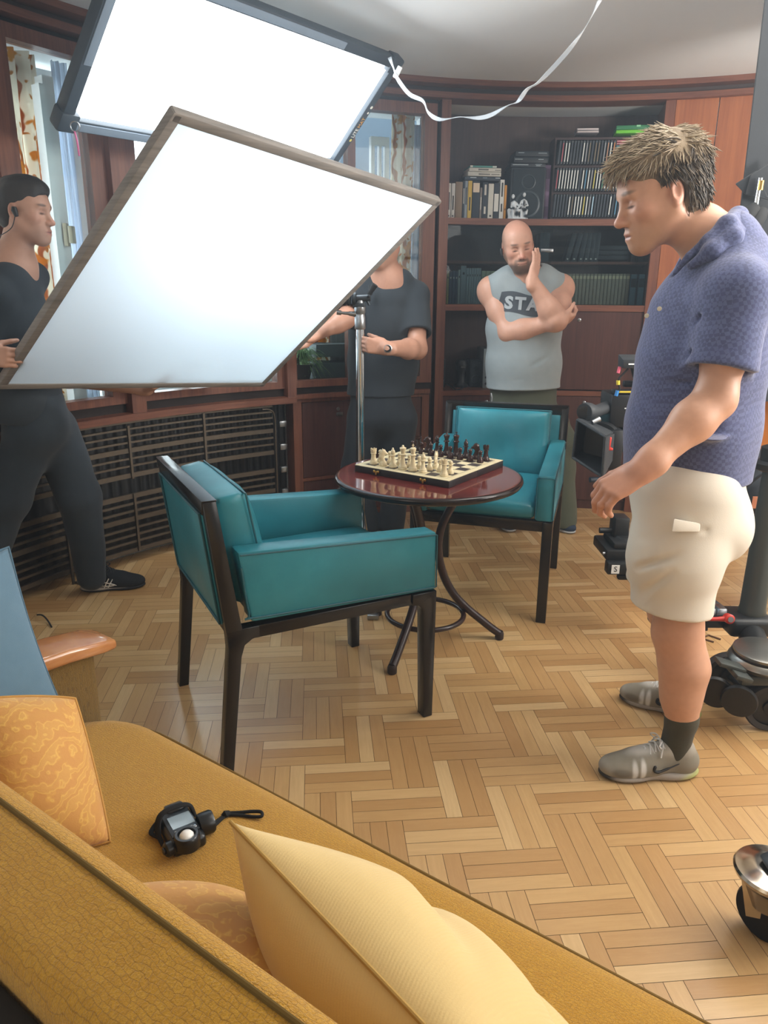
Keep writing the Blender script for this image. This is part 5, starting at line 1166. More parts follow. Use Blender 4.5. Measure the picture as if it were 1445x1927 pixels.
# ------------------------------------------------------------------ LED panel hanging under the ceiling
def scaled(p, s): return CAMP + (Vector(p) - Vector((0, 0, 1.376)))*s
TL, TR, BR, BL_ = [scaled(p, 1.25) for p in ((-0.662, 2.095, 2.158), (0.046, 3.064, 2.183), (-0.222, 3.296, 1.838), (-0.930, 2.328, 1.813))]
pc = (TL+TR+BR+BL_)/4; px_ = (TR-TL+BR-BL_).normalized(); py_ = (TL-BL_+TR-BR).normalized(); pz_ = px_.cross(py_).normalized(); py_ = pz_.cross(px_)
if pz_.z > 0: pz_ = -pz_; py_ = -py_                     # pz_: the way the light faces (downwards)
pw, ph_ = (TR-TL).length, (TL-BL_).length
panel = thing('led_panel', 'large rectangular lit panel light hanging below the ceiling', 'lamp', pc)
PM = basis(px_, py_, pz_, pc)
def pl_box(m, c, s, bev=0.004, mi=0): return m.box(PM @ Vector(c), s, PM.to_3x3(), bev, mi)
fb = 0.045
m = MB()
for s in (-1, 1):
    pl_box(m, (0, s*(ph_/2-fb/2), -0.015), (pw, fb, 0.055), 0.006); pl_box(m, (s*(pw/2-fb/2), 0, -0.015), (fb, ph_, 0.055), 0.006)
for sx in (-1, 1):
    for sy in (-1, 1): pl_box(m, (sx*(pw/2-0.03), sy*(ph_/2-0.03), -0.012), (0.075, 0.075, 0.062), 0.010)
m.build('frame', plain('dark blue grey frame fabric', '2b343c', 0.6), panel)
m = MB(); pl_box(m, (0, 0, -0.045), (pw-0.03, ph_-0.03, 0.012)); m.build('back_plate', M['black'], panel)
pm_ = NT('lit white diffuser'); em = pm_.n('ShaderNodeEmission'); em.inputs[0].default_value = (0.88, 0.95, 1.0, 1); em.inputs[1].default_value = PANEL_STRENGTH; pm_.link(em.outputs[0], pm_.out.inputs[0])
m = MB(); m.add([PM @ Vector((x, y, -0.012)) for x, y in ((-pw/2+fb, -ph_/2+fb), (pw/2-fb, -ph_/2+fb), (pw/2-fb, ph_/2-fb), (-pw/2+fb, ph_/2-fb))], [(0, 1, 2, 3)])
m.build('diffuser', pm_.m, panel, smooth=False, fix=False)
# velcro flaps on the frame, the maker's mark on the right end
for c, z in (((-pw/2+0.022, 0.1, 0.0145), (0.03, ph_*0.5, 0.004)), ((-pw/2+0.2, -ph_/2+0.022, 0.0145), (0.36, 0.03, 0.004)), ((-0.1, ph_/2-0.022, 0.0145), (0.9, 0.03, 0.004))):
    m = MB(); pl_box(m, c, z, 0.001); m.build('velcro_strip', plain('grey velcro', '6c7884', 0.8), panel)
sgn = 1 if (PM @ Vector((pw/2, ph_/2, 0)) - TR).length < (PM @ Vector((pw/2, -ph_/2, 0)) - TR).length else -1
tM = Matrix.Translation(PM @ Vector((pw/2-0.020, -sgn*0.03, 0.0155))) @ basis(-py_*sgn*-1, px_*-sgn*-1 if False else px_.copy(), pz_).to_4x4()
tM = Matrix.Translation(PM @ Vector((pw/2-0.020, -sgn*0.045, 0.0155))) @ basis(py_, -px_, pz_) if (py_.cross(-px_)).dot(pz_) > 0 else Matrix.Translation(PM @ Vector((pw/2-0.020, -sgn*0.045, 0.0155))) @ basis(py_, px_, pz_)
a_ = MB(); a_.text('LITE', tM @ Matrix.Translation((-0.028, 0, 0)), 0.030, 0.0004, sx=0.9); a_.build('mark_lettering', plain('white mark', 'e8e6da', 0.6), panel, smooth=False)
a_ = MB(); a_.text('MAT', tM @ Matrix.Translation((0.030, 0, 0)), 0.030, 0.0004, sx=0.9); a_.build('mark_lettering', plain('orange mark', 'd59a30', 0.6), panel, smooth=False)
a_ = MB(); a_.lathe([(0.008, 0), (0.008, 0.0006), (0.0005, 0.0006)], tM @ Vector((-0.068, 0, 0)), pz_, 14); a_.build('mark_lettering', plain('yellow mark', 'd8c860', 0.6), panel)
for d_, r_ in ((0.085, 0.006), (0.115, 0.008)):
    a_ = MB(); a_.lathe([(r_, 0), (r_, 0.0006), (0.0005, 0.0006)], tM @ Vector((d_, 0, 0)), pz_, 14); a_.build('dot', plain('white mark', 'e8e6da', 0.6), panel)
# suspension bars up to the ceiling
for x in (-0.45, 0.35):
    p = PM @ Vector((x, 0, -0.05)); MB().cyl(p, (p.x, p.y, CEIL), 0.008).build('hanger', M['black'], panel)
kr = thing('key_ring', 'steel ring with a purple strap on the lower left panel corner', 'ring', BL_ + Vector((0.02, -0.02, -0.03)))
kc = at(141, 238, BL_.y - 0.05); m = MB(); m.tube([kc + Vector((0.016*math.cos(t), 0, 0.016*math.sin(t))) for t in [2*math.pi*i/20 for i in range(21)]], 0.0022, 6, caps=False); m.build('ring', M['steel'], kr)
m = MB(); m.tube(bez([kc + Vector((-0.002, -0.002, -0.016)), kc + Vector((0.004, -0.004, -0.05)), kc + Vector((0.006, -0.004, -0.095))], 4), 0.005, 8, sy=0.4); m.build('strap', plain('plum strap', '8a3a5c', 0.8), kr)
# flat white cable running from the panel corner up to the ceiling
cpts = [(733, 108, 3.72), (740, 126, 3.70), (748, 148, 3.66), (770, 177, 3.62), (796, 190, 3.59), (806, 212, 3.57), (828, 225, 3.54), (866, 220, 3.50), (900, 222, 3.46), (925, 216, 3.43), (955, 199, 3.39), (975, 190, 3.36), (992, 168, 3.33), (1012, 156, 3.30), (1040, 128, 3.24), (1075, 88, 3.16), (1105, 45, 3.08), (1132, -6, 3.0)]
P_ = bez([at(*p) for p in cpts], 5); m = MB(); vs = []
for i, p in enumerate(P_):
    d = (P_[min(i+1, len(P_)-1)] - P_[max(i-1, 0)]).normalized(); a = math.sin(i*0.33)*0.9 + math.sin(i*0.11); u = d.cross(Vector((0, 1, 0))).normalized(); v = d.cross(u); w = u*math.cos(a) + v*math.sin(a); n = d.cross(w)
    vs.append([p + w*0.0085 + n*0.0013, p - w*0.0085 + n*0.0013, p - w*0.0085 - n*0.0013, p + w*0.0085 - n*0.0013])
for i in range(len(vs)-1): m.add(vs[i] + vs[i+1], [(j, (j+1) % 4, 4+(j+1) % 4, 4+j) for j in range(4)])
m.add(vs[0] + vs[-1], [(3, 2, 1, 0), (4, 5, 6, 7)])
cab = m.build('power_cable', plain('pale grey flat cable', 'b9c0c6', 0.35), None, angle=60); tag(cab, 'pale flat cable drooping from the panel light up to the ceiling', 'cable')
MB().box(at(748, 136, 3.675), (0.022, 0.012, 0.05), Matrix.Rotation(0.5, 3, 'Y'), 0.003).build('connector', M['white_paint'], cab)

# ------------------------------------------------------------------ diffusion frame held below the panel
A_, B_, C_, D_ = [scaled(p, 1.06) for p in ((-1.345, 2.606, 1.0525), (-0.5605, 2.1675, 1.816), (0.1945, 3.1215, 1.711), (-0.590, 3.560, 0.9475))]
dc = (A_+B_+C_+D_)/4; du = ((B_-A_)+(C_-D_)).normalized(); dv = ((D_-A_)+(C_-B_)).normalized(); dn = du.cross(dv).normalized(); dv = dn.cross(du)
if dn.y > 0: dn = -dn                                    # dn: towards the camera side
df = thing('diffusion_frame', 'white cloth diffusion frame held slanted under the panel light', 'light diffuser', dc)
m = MB(); T_ = 0.032
for a, b in ((A_, B_), (B_, C_), (C_, D_), (D_, A_)):
    d = (b-a).normalized(); m.box((a+b)/2, ((b-a).length + T_*0.8, T_, T_), basis(d, dn.cross(d), dn).to_3x3(), 0.004)
m.build('frame', wood('grey weathered aluminium frame', '6e6a66', '98918a', 0.5, 'h'), df)
dm = NT('white diffusion cloth'); d1 = dm.n('ShaderNodeBsdfDiffuse'); t1 = dm.n('ShaderNodeBsdfTranslucent'); mm = dm.n('ShaderNodeMixShader'); mm.inputs[0].default_value = 0.58
for q in (d1, t1): q.inputs[0].default_value = (0.64, 0.74, 0.82, 1)
bp = dm.n('ShaderNodeBump'); bp.inputs['Strength'].default_value = 0.25; bp.inputs['Distance'].default_value = 0.01; dm.link(dm.noise(dm.coords('Object', (3, 3, 12)), 2.0, 3), bp.inputs['Height'])
for q in (d1, t1): dm.link(bp.outputs[0], q.inputs['Normal'])
dm.link(d1.outputs[0], mm.inputs[1]); dm.link(t1.outputs[0], mm.inputs[2]); dm.link(mm.outputs[0], dm.out.inputs[0])
m = MB(); N = 40
def cl(u, v):
    p = A_*(1-u)*(1-v) + B_*u*(1-v) + C_*u*v + D_*(1-u)*v
    # soft draw lines running into the corner on the stand side
    q = (1-u)*0.9 + 0.0; r1 = math.hypot(1-u, 1-v); a1 = math.atan2(1-u, 1-v)
    w = 0.006*math.sin(a1*22)*math.exp(-((r1-0.35)/0.3)**2) + 0.004*math.sin(a1*9+1)*min(1, r1)
    return p + dn*(0.012 + w*16*u*(1-u)*v*(1-v)*1.2)
m.grid(cl, N, N); m.build('cloth', dm.m, df, angle=180)

# ------------------------------------------------------------------ chrome stand with a grip head
PX_, PY_ = at(678, 800, 3.70).x, 3.70
sd_ = thing('light_stand', 'chrome stand with a grip head gripped by the man behind the table', 'stand', (PX_, PY_, 0))
zt = at(678, 612, PY_).z
m = MB(); m.lathe([(0.021, 0.12), (0.021, zt-0.02)], (PX_, PY_, 0), n=28); m.build('pole', M['chrome'], sd_)
m = MB(); m.lathe([(0.024, zt-0.02), (0.027, zt-0.015), (0.027, zt+0.04), (0.024, zt+0.045), (0.024, zt+0.055), (0.0275, zt+0.06), (0.0275, zt+0.085), (0.02, zt+0.09), (0.02, zt+0.115), (0.016, zt+0.12)], (PX_, PY_, 0), n=24); m.build('collar', M['steel'], sd_)
m = MB(); q = Vector((PX_, PY_, zt+0.05)); m.cyl(q, q + Vector((-0.055, -0.01, 0.005)), 0.016, 0.010, 14); m.cyl(q + Vector((-0.055, -0.01, 0.005)), q + Vector((-0.095, -0.015, 0.008)), 0.008, 0.006, 12); m.cyl(q + Vector((-0.09, -0.015, 0.008)), q + Vector((-0.112, -0.017, 0.010)), 0.011, 0.011, 12); m.build('clamp_screw', M['steel'], sd_)
gh = Vector((PX_-0.005, PY_-0.005, at(676, 562, PY_).z)); edge = (D_-C_)*0.62 + C_
m = MB(); ga = (Vector(edge) - gh).normalized()
m.cyl(q + Vector((0, 0, 0.06)), gh, 0.015, 0.015, 14); m.box(gh + Vector((0, 0, -0.030)), (0.055, 0.04, 0.02), bev=0.004)
for s in (-1, 0.1, 1.1): m.lathe([(0.020, 0), (0.034, 0.003), (0.034, 0.016), (0.020, 0.020)], gh + Vector((-0.035 - 0.022*s, -0.004, 0)), (-1, 0, 0.05), 24)
m.cyl(gh + Vector((-0.03, 0, 0)), gh + Vector((0.055, 0, 0.005)), 0.017, 0.017, 14)
for k in range(3):
    a = 2.1*k + 0.5; m.cyl(gh + Vector((0.035, 0, 0)), gh + Vector((0.05, 0.03*math.cos(a), 0.03*math.sin(a))), 0.008, 0.006, 10)
m.build('grip_head', plain('dark cast metal', '42474b', 0.35, 0.7), sd_)
hx = gh + Vector((0.048, -0.01, 0.02)); m = MB(); m.cyl(hx, hx + Vector((0.03, -0.01, 0.045)), 0.010, 0.016, 12); m.build('handle', M['black_soft'], sd_)
m = MB(); m.cyl(gh + Vector((-0.06, 0, 0)), gh + Vector((-0.085, -0.01, -0.005)), 0.012); m.box(gh + Vector((-0.095, -0.012, -0.006)), (0.03, 0.04, 0.05), bev=0.005); m.build('frame_clamp', M['steel'], sd_)
for k, (a, r) in enumerate(((2.9, 0.42), (1.5, 0.36), (-1.35, 0.55))):
    d = Vector((math.cos(a), math.sin(a), 0)); b0 = Vector((PX_, PY_, 0.30)); e_ = Vector((PX_, PY_, 0.028)) + d*r
    if k == 2: e_ = atz(702, 1156, 0.02)
    m = MB(); m.tube(bez([b0, b0 + (e_-b0)*0.25 + Vector((0, 0, 0.02)), b0 + (e_-b0)*0.7 + Vector((0, 0, -0.02)), e_], 5), 0.013, 12); lg = m.build('leg', M['chrome'], sd_)
    MB().box(e_ + Vector((0, 0, -0.008)), (0.05, 0.04, 0.022), bev=0.005).build('foot', M['steel'], lg)

# ------------------------------------------------------------------ cinema camera on its dolly, right
cy_ = 2.95
def cq(px, py, dy=0.0): return at(px, py, cy_ + dy)
cam_ = thing('cinema_camera', 'black cinema camera with matte box partly hidden by the man in shorts', 'camera', cq(1150, 900) + Vector((0.1, 0.1, 0)))
CB = plain('black camera metal', '16181b', 0.4); CB2 = plain('dark grey camera rubber', '2b2f33', 0.6)
# matte box: frustum shell open to the left front
fo = [cq(1087, 790, -0.10), cq(1139, 822, -0.28), cq(1133, 897, -0.28), cq(1078, 861, -0.10)]
bo_d = (Vector((0.10, 0.17, -0.005)))
bo = [p + bo_d + (sum(fo, Vector())/4 - p)*0.30 for p in fo]
m = MB()
for i in range(4):
    j = (i+1) % 4; nrm = ((fo[j]-fo[i]).cross(bo_d)).normalized()*0.006
    m.hexa([fo[i], fo[j], bo[j], bo[i], fo[i]+nrm, fo[j]+nrm, bo[j]+nrm, bo[i]+nrm])
for k, (a, b) in enumerate(zip(fo, fo[1:]+fo[:1])): m.tube([a, b], 0.006, 8)
mbx = m.build('matte_box', CB2, cam_, smooth=False)
bc = sum(bo, Vector())/4; m = MB(); d_ = bo_d.normalized()
m.lathe([(0.075, -0.015), (0.078, 0.0), (0.078, 0.02), (0.074, 0.02), (0.070, 0.0), (0.066, -0.012)], bc - d_*0.03, d_, 36); m.build('lens_ring', CB, cam_)
gl = NT('dark coated lens'); gl.set('10211f', 0.04, 0.0, Coat_Weight=1.0); m = MB(); m.lathe([(0.068, 0), (0.05, -0.010), (0.03, -0.015), (0.0005, -0.017)], bc - d_*0.012, d_, 36); m.build('front_element', gl.m, cam_)
m = MB(); m.cyl(bc, bc + d_*0.20, 0.06, 0.05, 28); m.build('lens_barrel', CB, cam_)
m = MB(); m.hexa([bo[3]+d_*0.0, bo[2], bo[2]+d_*0.03, bo[3]+d_*0.03, bo[0], bo[1], bo[1]+d_*0.03, bo[0]+d_*0.03]); m.box(cq(1150, 848, -0.1) + Vector((0.02, 0.06, 0)), (0.05, 0.12, 0.16), bev=0.006); m.build('filter_stage', CB, cam_)
m = MB(); p = cq(1146, 833, -0.20); m.box(p, (0.012, 0.02, 0.045), Matrix.Rotation(0.06, 3, 'Y'), 0.004); m.box(p + Vector((0.004, 0, -0.024)), (0.022, 0.02, 0.010), bev=0.003); m.build('red_lever', plain('red anodised lever', 'c4372c', 0.35), cam_)
bcn = cq(1165, 774) + Vector((0.07, 0.08, 0)); m = MB(); m.box(bcn, (0.21, 0.16, 0.135), bev=0.010); m.box(bcn + Vector((-0.02, -0.06, 0.077)), (0.16, 0.04, 0.016), bev=0.004); m.box(bcn + Vector((0.06, 0.02, -0.12)), (0.14, 0.12, 0.14), bev=0.01); m.build('body', CB, cam_)
m = MB(); m.box(bcn + Vector((-0.055, -0.083, 0.078)), (0.055, 0.004, 0.006)); m.build('yellow_stripe', plain('yellow stripe', 'd9c23a', 0.5), cam_)
m = MB()
for x, z, w in ((-0.02, 0.03, 0.02), (0.015, 0.03, 0.014), (-0.025, 0.012, 0.05), (0.012, 0.016, 0.02), (0.012, 0.006, 0.022), (-0.02, -0.004, 0.02), (0.012, -0.004, 0.03), (-0.012, -0.025, 0.012)): m.box(bcn + Vector((x, -0.081, z)), (w, 0.002, 0.004))
m.text('4.0', Matrix.Translation(bcn + Vector((-0.015, -0.0815, -0.025))) @ Matrix.Rotation(math.radians(90), 4, 'X'), 0.016, 0.0004); m.build('display_marks', plain('white marks', 'd8dcdc', 0.5), cam_, smooth=False)
vf = cq(1098, 775, -0.05); m = MB(); m.tube([vf + Vector((0, -0.01, 0)), vf + Vector((0.01, 0, 0)), vf + Vector((0.03, 0.005, 0)), vf + Vector((0.05, 0.01, 0)), bcn + Vector((-0.09, -0.01, 0.01))], [0.034, 0.038, 0.034, 0.024, 0.026], 22); m.build('viewfinder', CB2, cam_)
m = MB(); m.lathe([(0.026, 0), (0.026, 0.003), (0.018, 0.004), (0.0005, 0.002)], vf + Vector((-0.001, -0.011, 0)), (-0.4, -1, 0), 24); m.build('eyecup', CB, cam_)
m = MB(); mo = cq(1178, 674) ; m.hexa([mo + Vector(v) for v in ((-0.02, -0.05, -0.035), (0.10, -0.05, -0.035), (0.10, 0.03, -0.035), (-0.02, 0.03, -0.035), (-0.03, -0.055, 0.0), (0.10, -0.055, 0.0), (0.10, 0.04, 0.012), (-0.02, 0.04, 0.012))], bev=0.003); m.build('monitor', CB2, cam_)
m = MB(); m.box(mo + Vector((0.005, -0.054, -0.018)), (0.022, 0.003, 0.005)); m.build('white_mark', plain('white marks', 'd8dcdc', 0.5), cam_)
m = MB(); m.tube([mo + Vector((0.03, 0, -0.03)), bcn + Vector((0.03, 0, 0.07))], 0.012, 10); m.box(bcn + Vector((0.02, 0.0, 0.10)), (0.12, 0.03, 0.025), bev=0.006); m.build('top_handle', CB, cam_)
for nm, c, pts, r in (('pink_plug', 'e0657c', [(1166, 690), (1163, 702)], 0.006), ('yellow_plug', 'd9c23a', [(1163, 716), (1163, 724)], 0.007), ('blue_plug', '2f7fc4', [(1162, 735), (1159, 745)], 0.007)):
    m = MB(); m.tube([cq(a, b, -0.03) for a, b in pts], r, 10); m.build(nm, plain(nm.replace('_', ' '), c, 0.45), cam_)
m = MB(); m.tube(bez([cq(1182, 694, -0.03), cq(1172, 704, -0.03), cq(1165, 712, -0.03), cq(1164, 722, -0.03), cq(1166, 732, -0.03), cq(1160, 742, -0.03)], 5), 0.004, 8); m.build('cable_loop', M['black_soft'], cam_)
m = MB(); kn = cq(1114, 795, -0.12); m.cyl(kn, kn + Vector((0.03, 0.01, 0.012)), 0.009, 0.012, 14); m.build('knob', M['steel'], cam_)
m = MB(); rp = cq(1110, 903, -0.10); m.tube([rp, rp + Vector((0.10, 0.02, 0.0)), rp + Vector((0.2, 0.06, 0))], 0.011, 12); m.build('hand_grip', plain('blue black grip', '1c2530', 0.6), cam_)

# dolly: low platform, column, wheels
DC = at(1418, 1130, 2.42); cz = 0.285; DX, DY = DC.x, DC.y
dl = thing('camera_dolly', 'black camera dolly with thick column and spoked wheels at the right edge', 'dolly', (DX, DY, 0))
DG = plain('dark grey green dolly paint', '3a3f3c', 0.45); DK = plain('black dolly paint', '1a1c1e', 0.45); WH = plain('grey rubber tyre', '3a3634', 0.75)
tz = at(1437, 870, DY).z
m = MB(); m.lathe([(0.046, cz), (0.046, cz+0.012), (0.043, cz+0.02), (0.037, tz)], (DX, DY, 0), n=36); m.build('column', DG, dl)
m = MB(); m.lathe([(0.05, tz-0.03), (0.072, tz-0.02), (0.076, tz), (0.05, tz+0.006), (0.052, tz+0.05), (0.04, tz+0.055)], (DX, DY, 0), n=36); m.build('column_collar', DK, dl)
m = MB(); m.lathe([(0.030, tz+0.055), (0.030, tz+0.07), (0.05, tz+0.12), (0.05, tz+0.155), (0.044, tz+0.155), (0.042, tz+0.14), (0.0005, tz+0.14)], (DX+0.02, DY, 0), n=32); m.lathe([(0.051, tz+0.125), (0.052, tz+0.128), (0.051, tz+0.131)], (DX+0.02, DY, 0), n=32); m.build('column_cup', DG, dl)
m = MB(); m.tube([(DX-0.02, DY-0.01, tz+0.15), (DX-0.035, DY-0.01, tz+0.10), (DX-0.01, DY, tz+0.05)], 0.010, 10); m.build('cup_strut', plain('pale blue grey strut', '8fa0aa', 0.4, 0.4), dl)
m = MB(); m.box((DX-0.02, DY, cz-0.035), (0.16, 0.14, 0.07), bev=0.02, seg=3); m.box((DX-0.20, DY+0.02, cz-0.03), (0.30, 0.075, 0.055), bev=0.008); pa, pb = at(1150, 1042, 2.85) + Vector((0.10, 0.04, 0.0)), Vector((DX-0.1, DY+0.04, cz-0.03)); m.box((pa+pb)/2, ((pb-pa).length, 0.07, 0.055), basis((pb-pa).normalized(), Vector((0, 0, 1)).cross((pb-pa).normalized()).normalized(), (pb-pa).normalized().cross(Vector((0, 0, 1)).cross((pb-pa).normalized()).normalized())).to_3x3(), 0.008); m.cyl((DX-0.0, DY, 0.20), (DX-0.0, DY, cz-0.03), 0.045, 0.06, 28); m.build('base_beam', DK, dl)
m = MB()
for x in (-0.155, -0.115): m.hexa([Vector((DX+x, DY-0.026, cz-0.002)) + Vector(v) for v in ((-0.022, 0, 0), (0.016, 0, 0), (0.016, 0.06, 0), (-0.022, 0.06, 0), (-0.010, 0.006, 0.022), (0.016, 0.006, 0.022), (0.016, 0.055, 0.022), (-0.010, 0.055, 0.022))], bev=0.002)
m.build('steel_blocks', M['steel'], dl)
lv_ = at(1371, 1164, 2.33); m = MB(); m.tube([at(1300, 1166, 2.34), at(1350, 1165, 2.335), lv_], [0.005, 0.0075, 0.011], 12); m.lathe([(0.016, -0.014), (0.017, 0.010), (0.012, 0.014), (0.0005, 0.014)], lv_, (0, -1, 0.2), 20); lvo = m.build('red_lever', plain('red anodised lever', 'a81f2c', 0.3), dl)
MB().lathe([(0.010, 0.014), (0.010, 0.017), (0.0005, 0.017)], lv_, (0, -1, 0.2), 16).build('bolt', M['steel'], lvo)
# low camera platform in front
pf = at(1150, 1042, 2.85); m = MB(); m.box(pf + Vector((0.06, 0.05, 0.01)), (0.19, 0.20, 0.045), bev=0.008); m.box(pf + Vector((0.07, 0.04, 0.045)), (0.15, 0.16, 0.03), bev=0.01); m.lathe([(0.06, 0.06), (0.055, 0.068), (0.0005, 0.068)], pf + Vector((0.075, 0.05, 0)), n=32); m.box(pf + Vector((0.045, -0.06, -0.035)), (0.16, 0.05, 0.05), bev=0.006); m.box(pf + Vector((0.09, -0.04, -0.085)), (0.14, 0.03, 0.022), bev=0.008); m.build('camera_platform', DK, dl)
m = MB(); m.box(pf + Vector((-0.005, -0.0865, -0.035)), (0.032, 0.002, 0.036)); sk = m.build('sticker', plain('white sticker', 'dcdcd8', 0.5), dl); m = MB(); m.text('S', Matrix.Translation(pf + Vector((-0.005, -0.0880, -0.035))) @ Matrix.Rotation(math.radians(90), 4, 'X'), 0.032, 0.0003); m.build('letter', M['black'], sk, smooth=False)
m = MB(); k_ = pf + Vector((-0.045, -0.03, 0.012)); m.cyl(k_, k_ + Vector((0.02, 0, 0)), 0.007); m.build('pin', M['steel'], dl)
pl_ = at(1128, 998, 2.92); m = MB(); m.cyl(pl_, pl_ + Vector((0.07, 0.0, 0)), 0.012); m.box(pl_ + Vector((0.08, 0, 0.02)), (0.06, 0.08, 0.09), bev=0.006); m.build('rear_block', DK, dl)
# silver turntable plate over the wheels
tp = at(1440, 1232, 2.16); m = MB(); m.lathe([(0.075, -0.045), (0.100, -0.035), (0.112, -0.018), (0.106, -0.006), (0.098, 0.0), (0.098, 0.016), (0.088, 0.020), (0.02, 0.026), (0.0005, 0.026)], tp, n=48); m.build('turntable', plain('satin silver plate', '8c8c88', 0.3, 0.9), dl)
m = MB(); m.lathe([(0.1005, 0.001), (0.1015, 0.004), (0.1005, 0.007)], tp, n=48); m.build('groove', M['black'], dl)
def wheel(c, ax, r, w, spokes=7):
    m = MB(); m.lathe([(r*0.74, -w*0.42), (r*0.94, -w*0.5), (r, -w*0.3), (r, w*0.3), (r*0.94, w*0.5), (r*0.74, w*0.42), (r*0.72, 0)], c, ax, 40); m.f = m.f[:-2]; m.mi = m.mi[:-2]
    wo = m.build('wheel', WH, dl); a, b, d = frame(ax, (0, 1, 0)); h = MB()
    h.lathe([(r*0.16, -w*0.55), (r*0.30, -w*0.45), (r*0.30, w*0.45), (r*0.16, w*0.55)], c, ax, 24); h.lathe([(r*0.76, -w*0.25), (r*0.70, -w*0.25), (r*0.70, w*0.25), (r*0.76, w*0.25)], c, ax, 40)
    for k in range(spokes):
        t = 2*math.pi*k/spokes; rd = a*math.cos(t) + b*math.sin(t); h.box(Vector(c) + rd*r*0.5, (r*0.5, r*0.12, w*0.3), basis(rd, d.cross(rd), d).to_3x3(), 0.002)
    h.build('spokes', DK, wo); q = MB(); q.lathe([(r*0.09, 0), (r*0.09, w*0.6), (r*0.04, w*0.62)], c, -Vector(ax) if Vector(ax).y > 0 else ax, 12); q.build('axle', M['brass'], wo)
wheel(Vector((1.262, 2.125, 0.086)), (0.10, 1, 0), 0.085, 0.034); wheel(Vector((1.215, 2.33, 0.086)), (0.10, 1, 0), 0.085, 0.034)
for dx_ in (-0.012, 0.022): m = MB(); m.lathe([(0.02, -0.012), (0.052, -0.010), (0.056, 0), (0.052, 0.010), (0.02, 0.012)], at(1362 + dx_*300, 1308, 2.13) + Vector((dx_, -dx_*1.6, 0)), (0.55, 1, 0.05), 30); m.build('guide_roller', DK, dl)
m = MB()
for (x0, y0, x1, y1, dy) in ((1348, 1240, 1398, 1262, 2.10), (1382, 1262, 1408, 1282, 2.06)):
    a, b = at(x0, y0, dy), at(x1, y1, dy); m.box((a+b)/2, ((b-a).length*0.9, 0.05, 0.014), Matrix.Rotation(0.3, 3, 'Y'), 0.003)
m.box(tp + Vector((-0.02, 0.0, -0.06)), (0.16, 0.14, 0.035), bev=0.01); m.build('brake_pedal', DG, dl)
m = MB(); m.cyl(Vector((1.262, 2.125, 0.086)), Vector((1.215, 2.33, 0.086)), 0.014); m.cyl(tp + Vector((0, 0.02, -0.02)), Vector((DX, DY, 0.22)), 0.04, 0.045); m.tube(bez([(1.24, 2.22, 0.09), (1.25, 2.22, 0.14), (tp.x, tp.y, tp.z-0.05)], 4), 0.022); m.build('axle_carrier', DK, dl)
hk = atz(1335, 1207, 0.004); m = MB(); m.tube([atz(1322, 1200, 0.004), atz(1333, 1195, 0.004), atz(1356, 1203, 0.004)], 0.004, 8); m.tube([atz(1322, 1200, 0.004), atz(1326, 1203, 0.004), atz(1343, 1208, 0.004)], 0.004, 8); tag(m.build('wire_hook', plain('brown wire', '6b4c35', 0.5), None), 'thin bent brown wire hook lying on the parquet by the calf', 'hook')

# caster of a heavy chrome stand at the lower right corner
wc = Vector((0.850, 1.312, 0.064)); cs = thing('caster_stand', 'chrome stand leg on a black caster in the lower right corner', 'stand', (wc.x, wc.y, 0))
m = MB(); m.lathe([(0.045, -0.018), (0.060, -0.017), (0.064, -0.010), (0.064, 0.010), (0.060, 0.017), (0.045, 0.018)], wc, (0.85, 0.5, 0), 40); m.build('wheel', M['black_soft'], cs)
CZ = wc + Vector((0.0, 0.0, 0.105)); m = MB(); m.lathe([(0.034, -0.085), (0.055, -0.030), (0.068, -0.010), (0.078, -0.004), (0.080, 0.004), (0.076, 0.010), (0.06, 0.013), (0.045, 0.020), (0.03, 0.021), (0.0005, 0.021)], CZ, n=40)
br = m.build('caster_cup', plain('worn chrome', 'b4ada2', 0.18, 1.0), cs)
m = MB(); 
for s in (-1, 1): m.hexa([wc + Vector(v) for v in ((0.02*1 + s*0.022*0.85, s*0.022*0.5, -0.01), (-0.02 + s*0.022*0.85, s*0.022*0.5+.012, -0.01), (-0.04 + s*0.024*0.85, s*0.024*0.5+0.02, 0.09), (0.045 + s*0.024*0.85, s*0.024*0.5-.02, 0.09), (0.02 + s*0.027*0.85, s*0.027*0.5, -0.01), (-0.02 + s*0.027*0.85, s*0.027*0.5+.012, -0.01), (-0.04 + s*0.029*0.85, s*0.029*0.5+0.02, 0.09), (0.045 + s*0.029*0.85, s*0.029*0.5-.02, 0.09))])
m.build('fork', br.data.materials[0], cs)
m = MB(); m.box(CZ + Vector((0.0, -0.005, 0.035)), (0.05, 0.04, 0.03), Matrix.Rotation(-0.5, 3, 'Y'), 0.004); m.build('leg_socket', plain('dark grey socket', '3a3c3e', 0.4, 0.5), cs)
m = MB(); m.cyl(CZ + Vector((0.0, 0, 0.035)), CZ + Vector((0.30, 0.02, 0.36)), 0.019, 0.019, 24); m.build('leg', M['chrome'], cs)

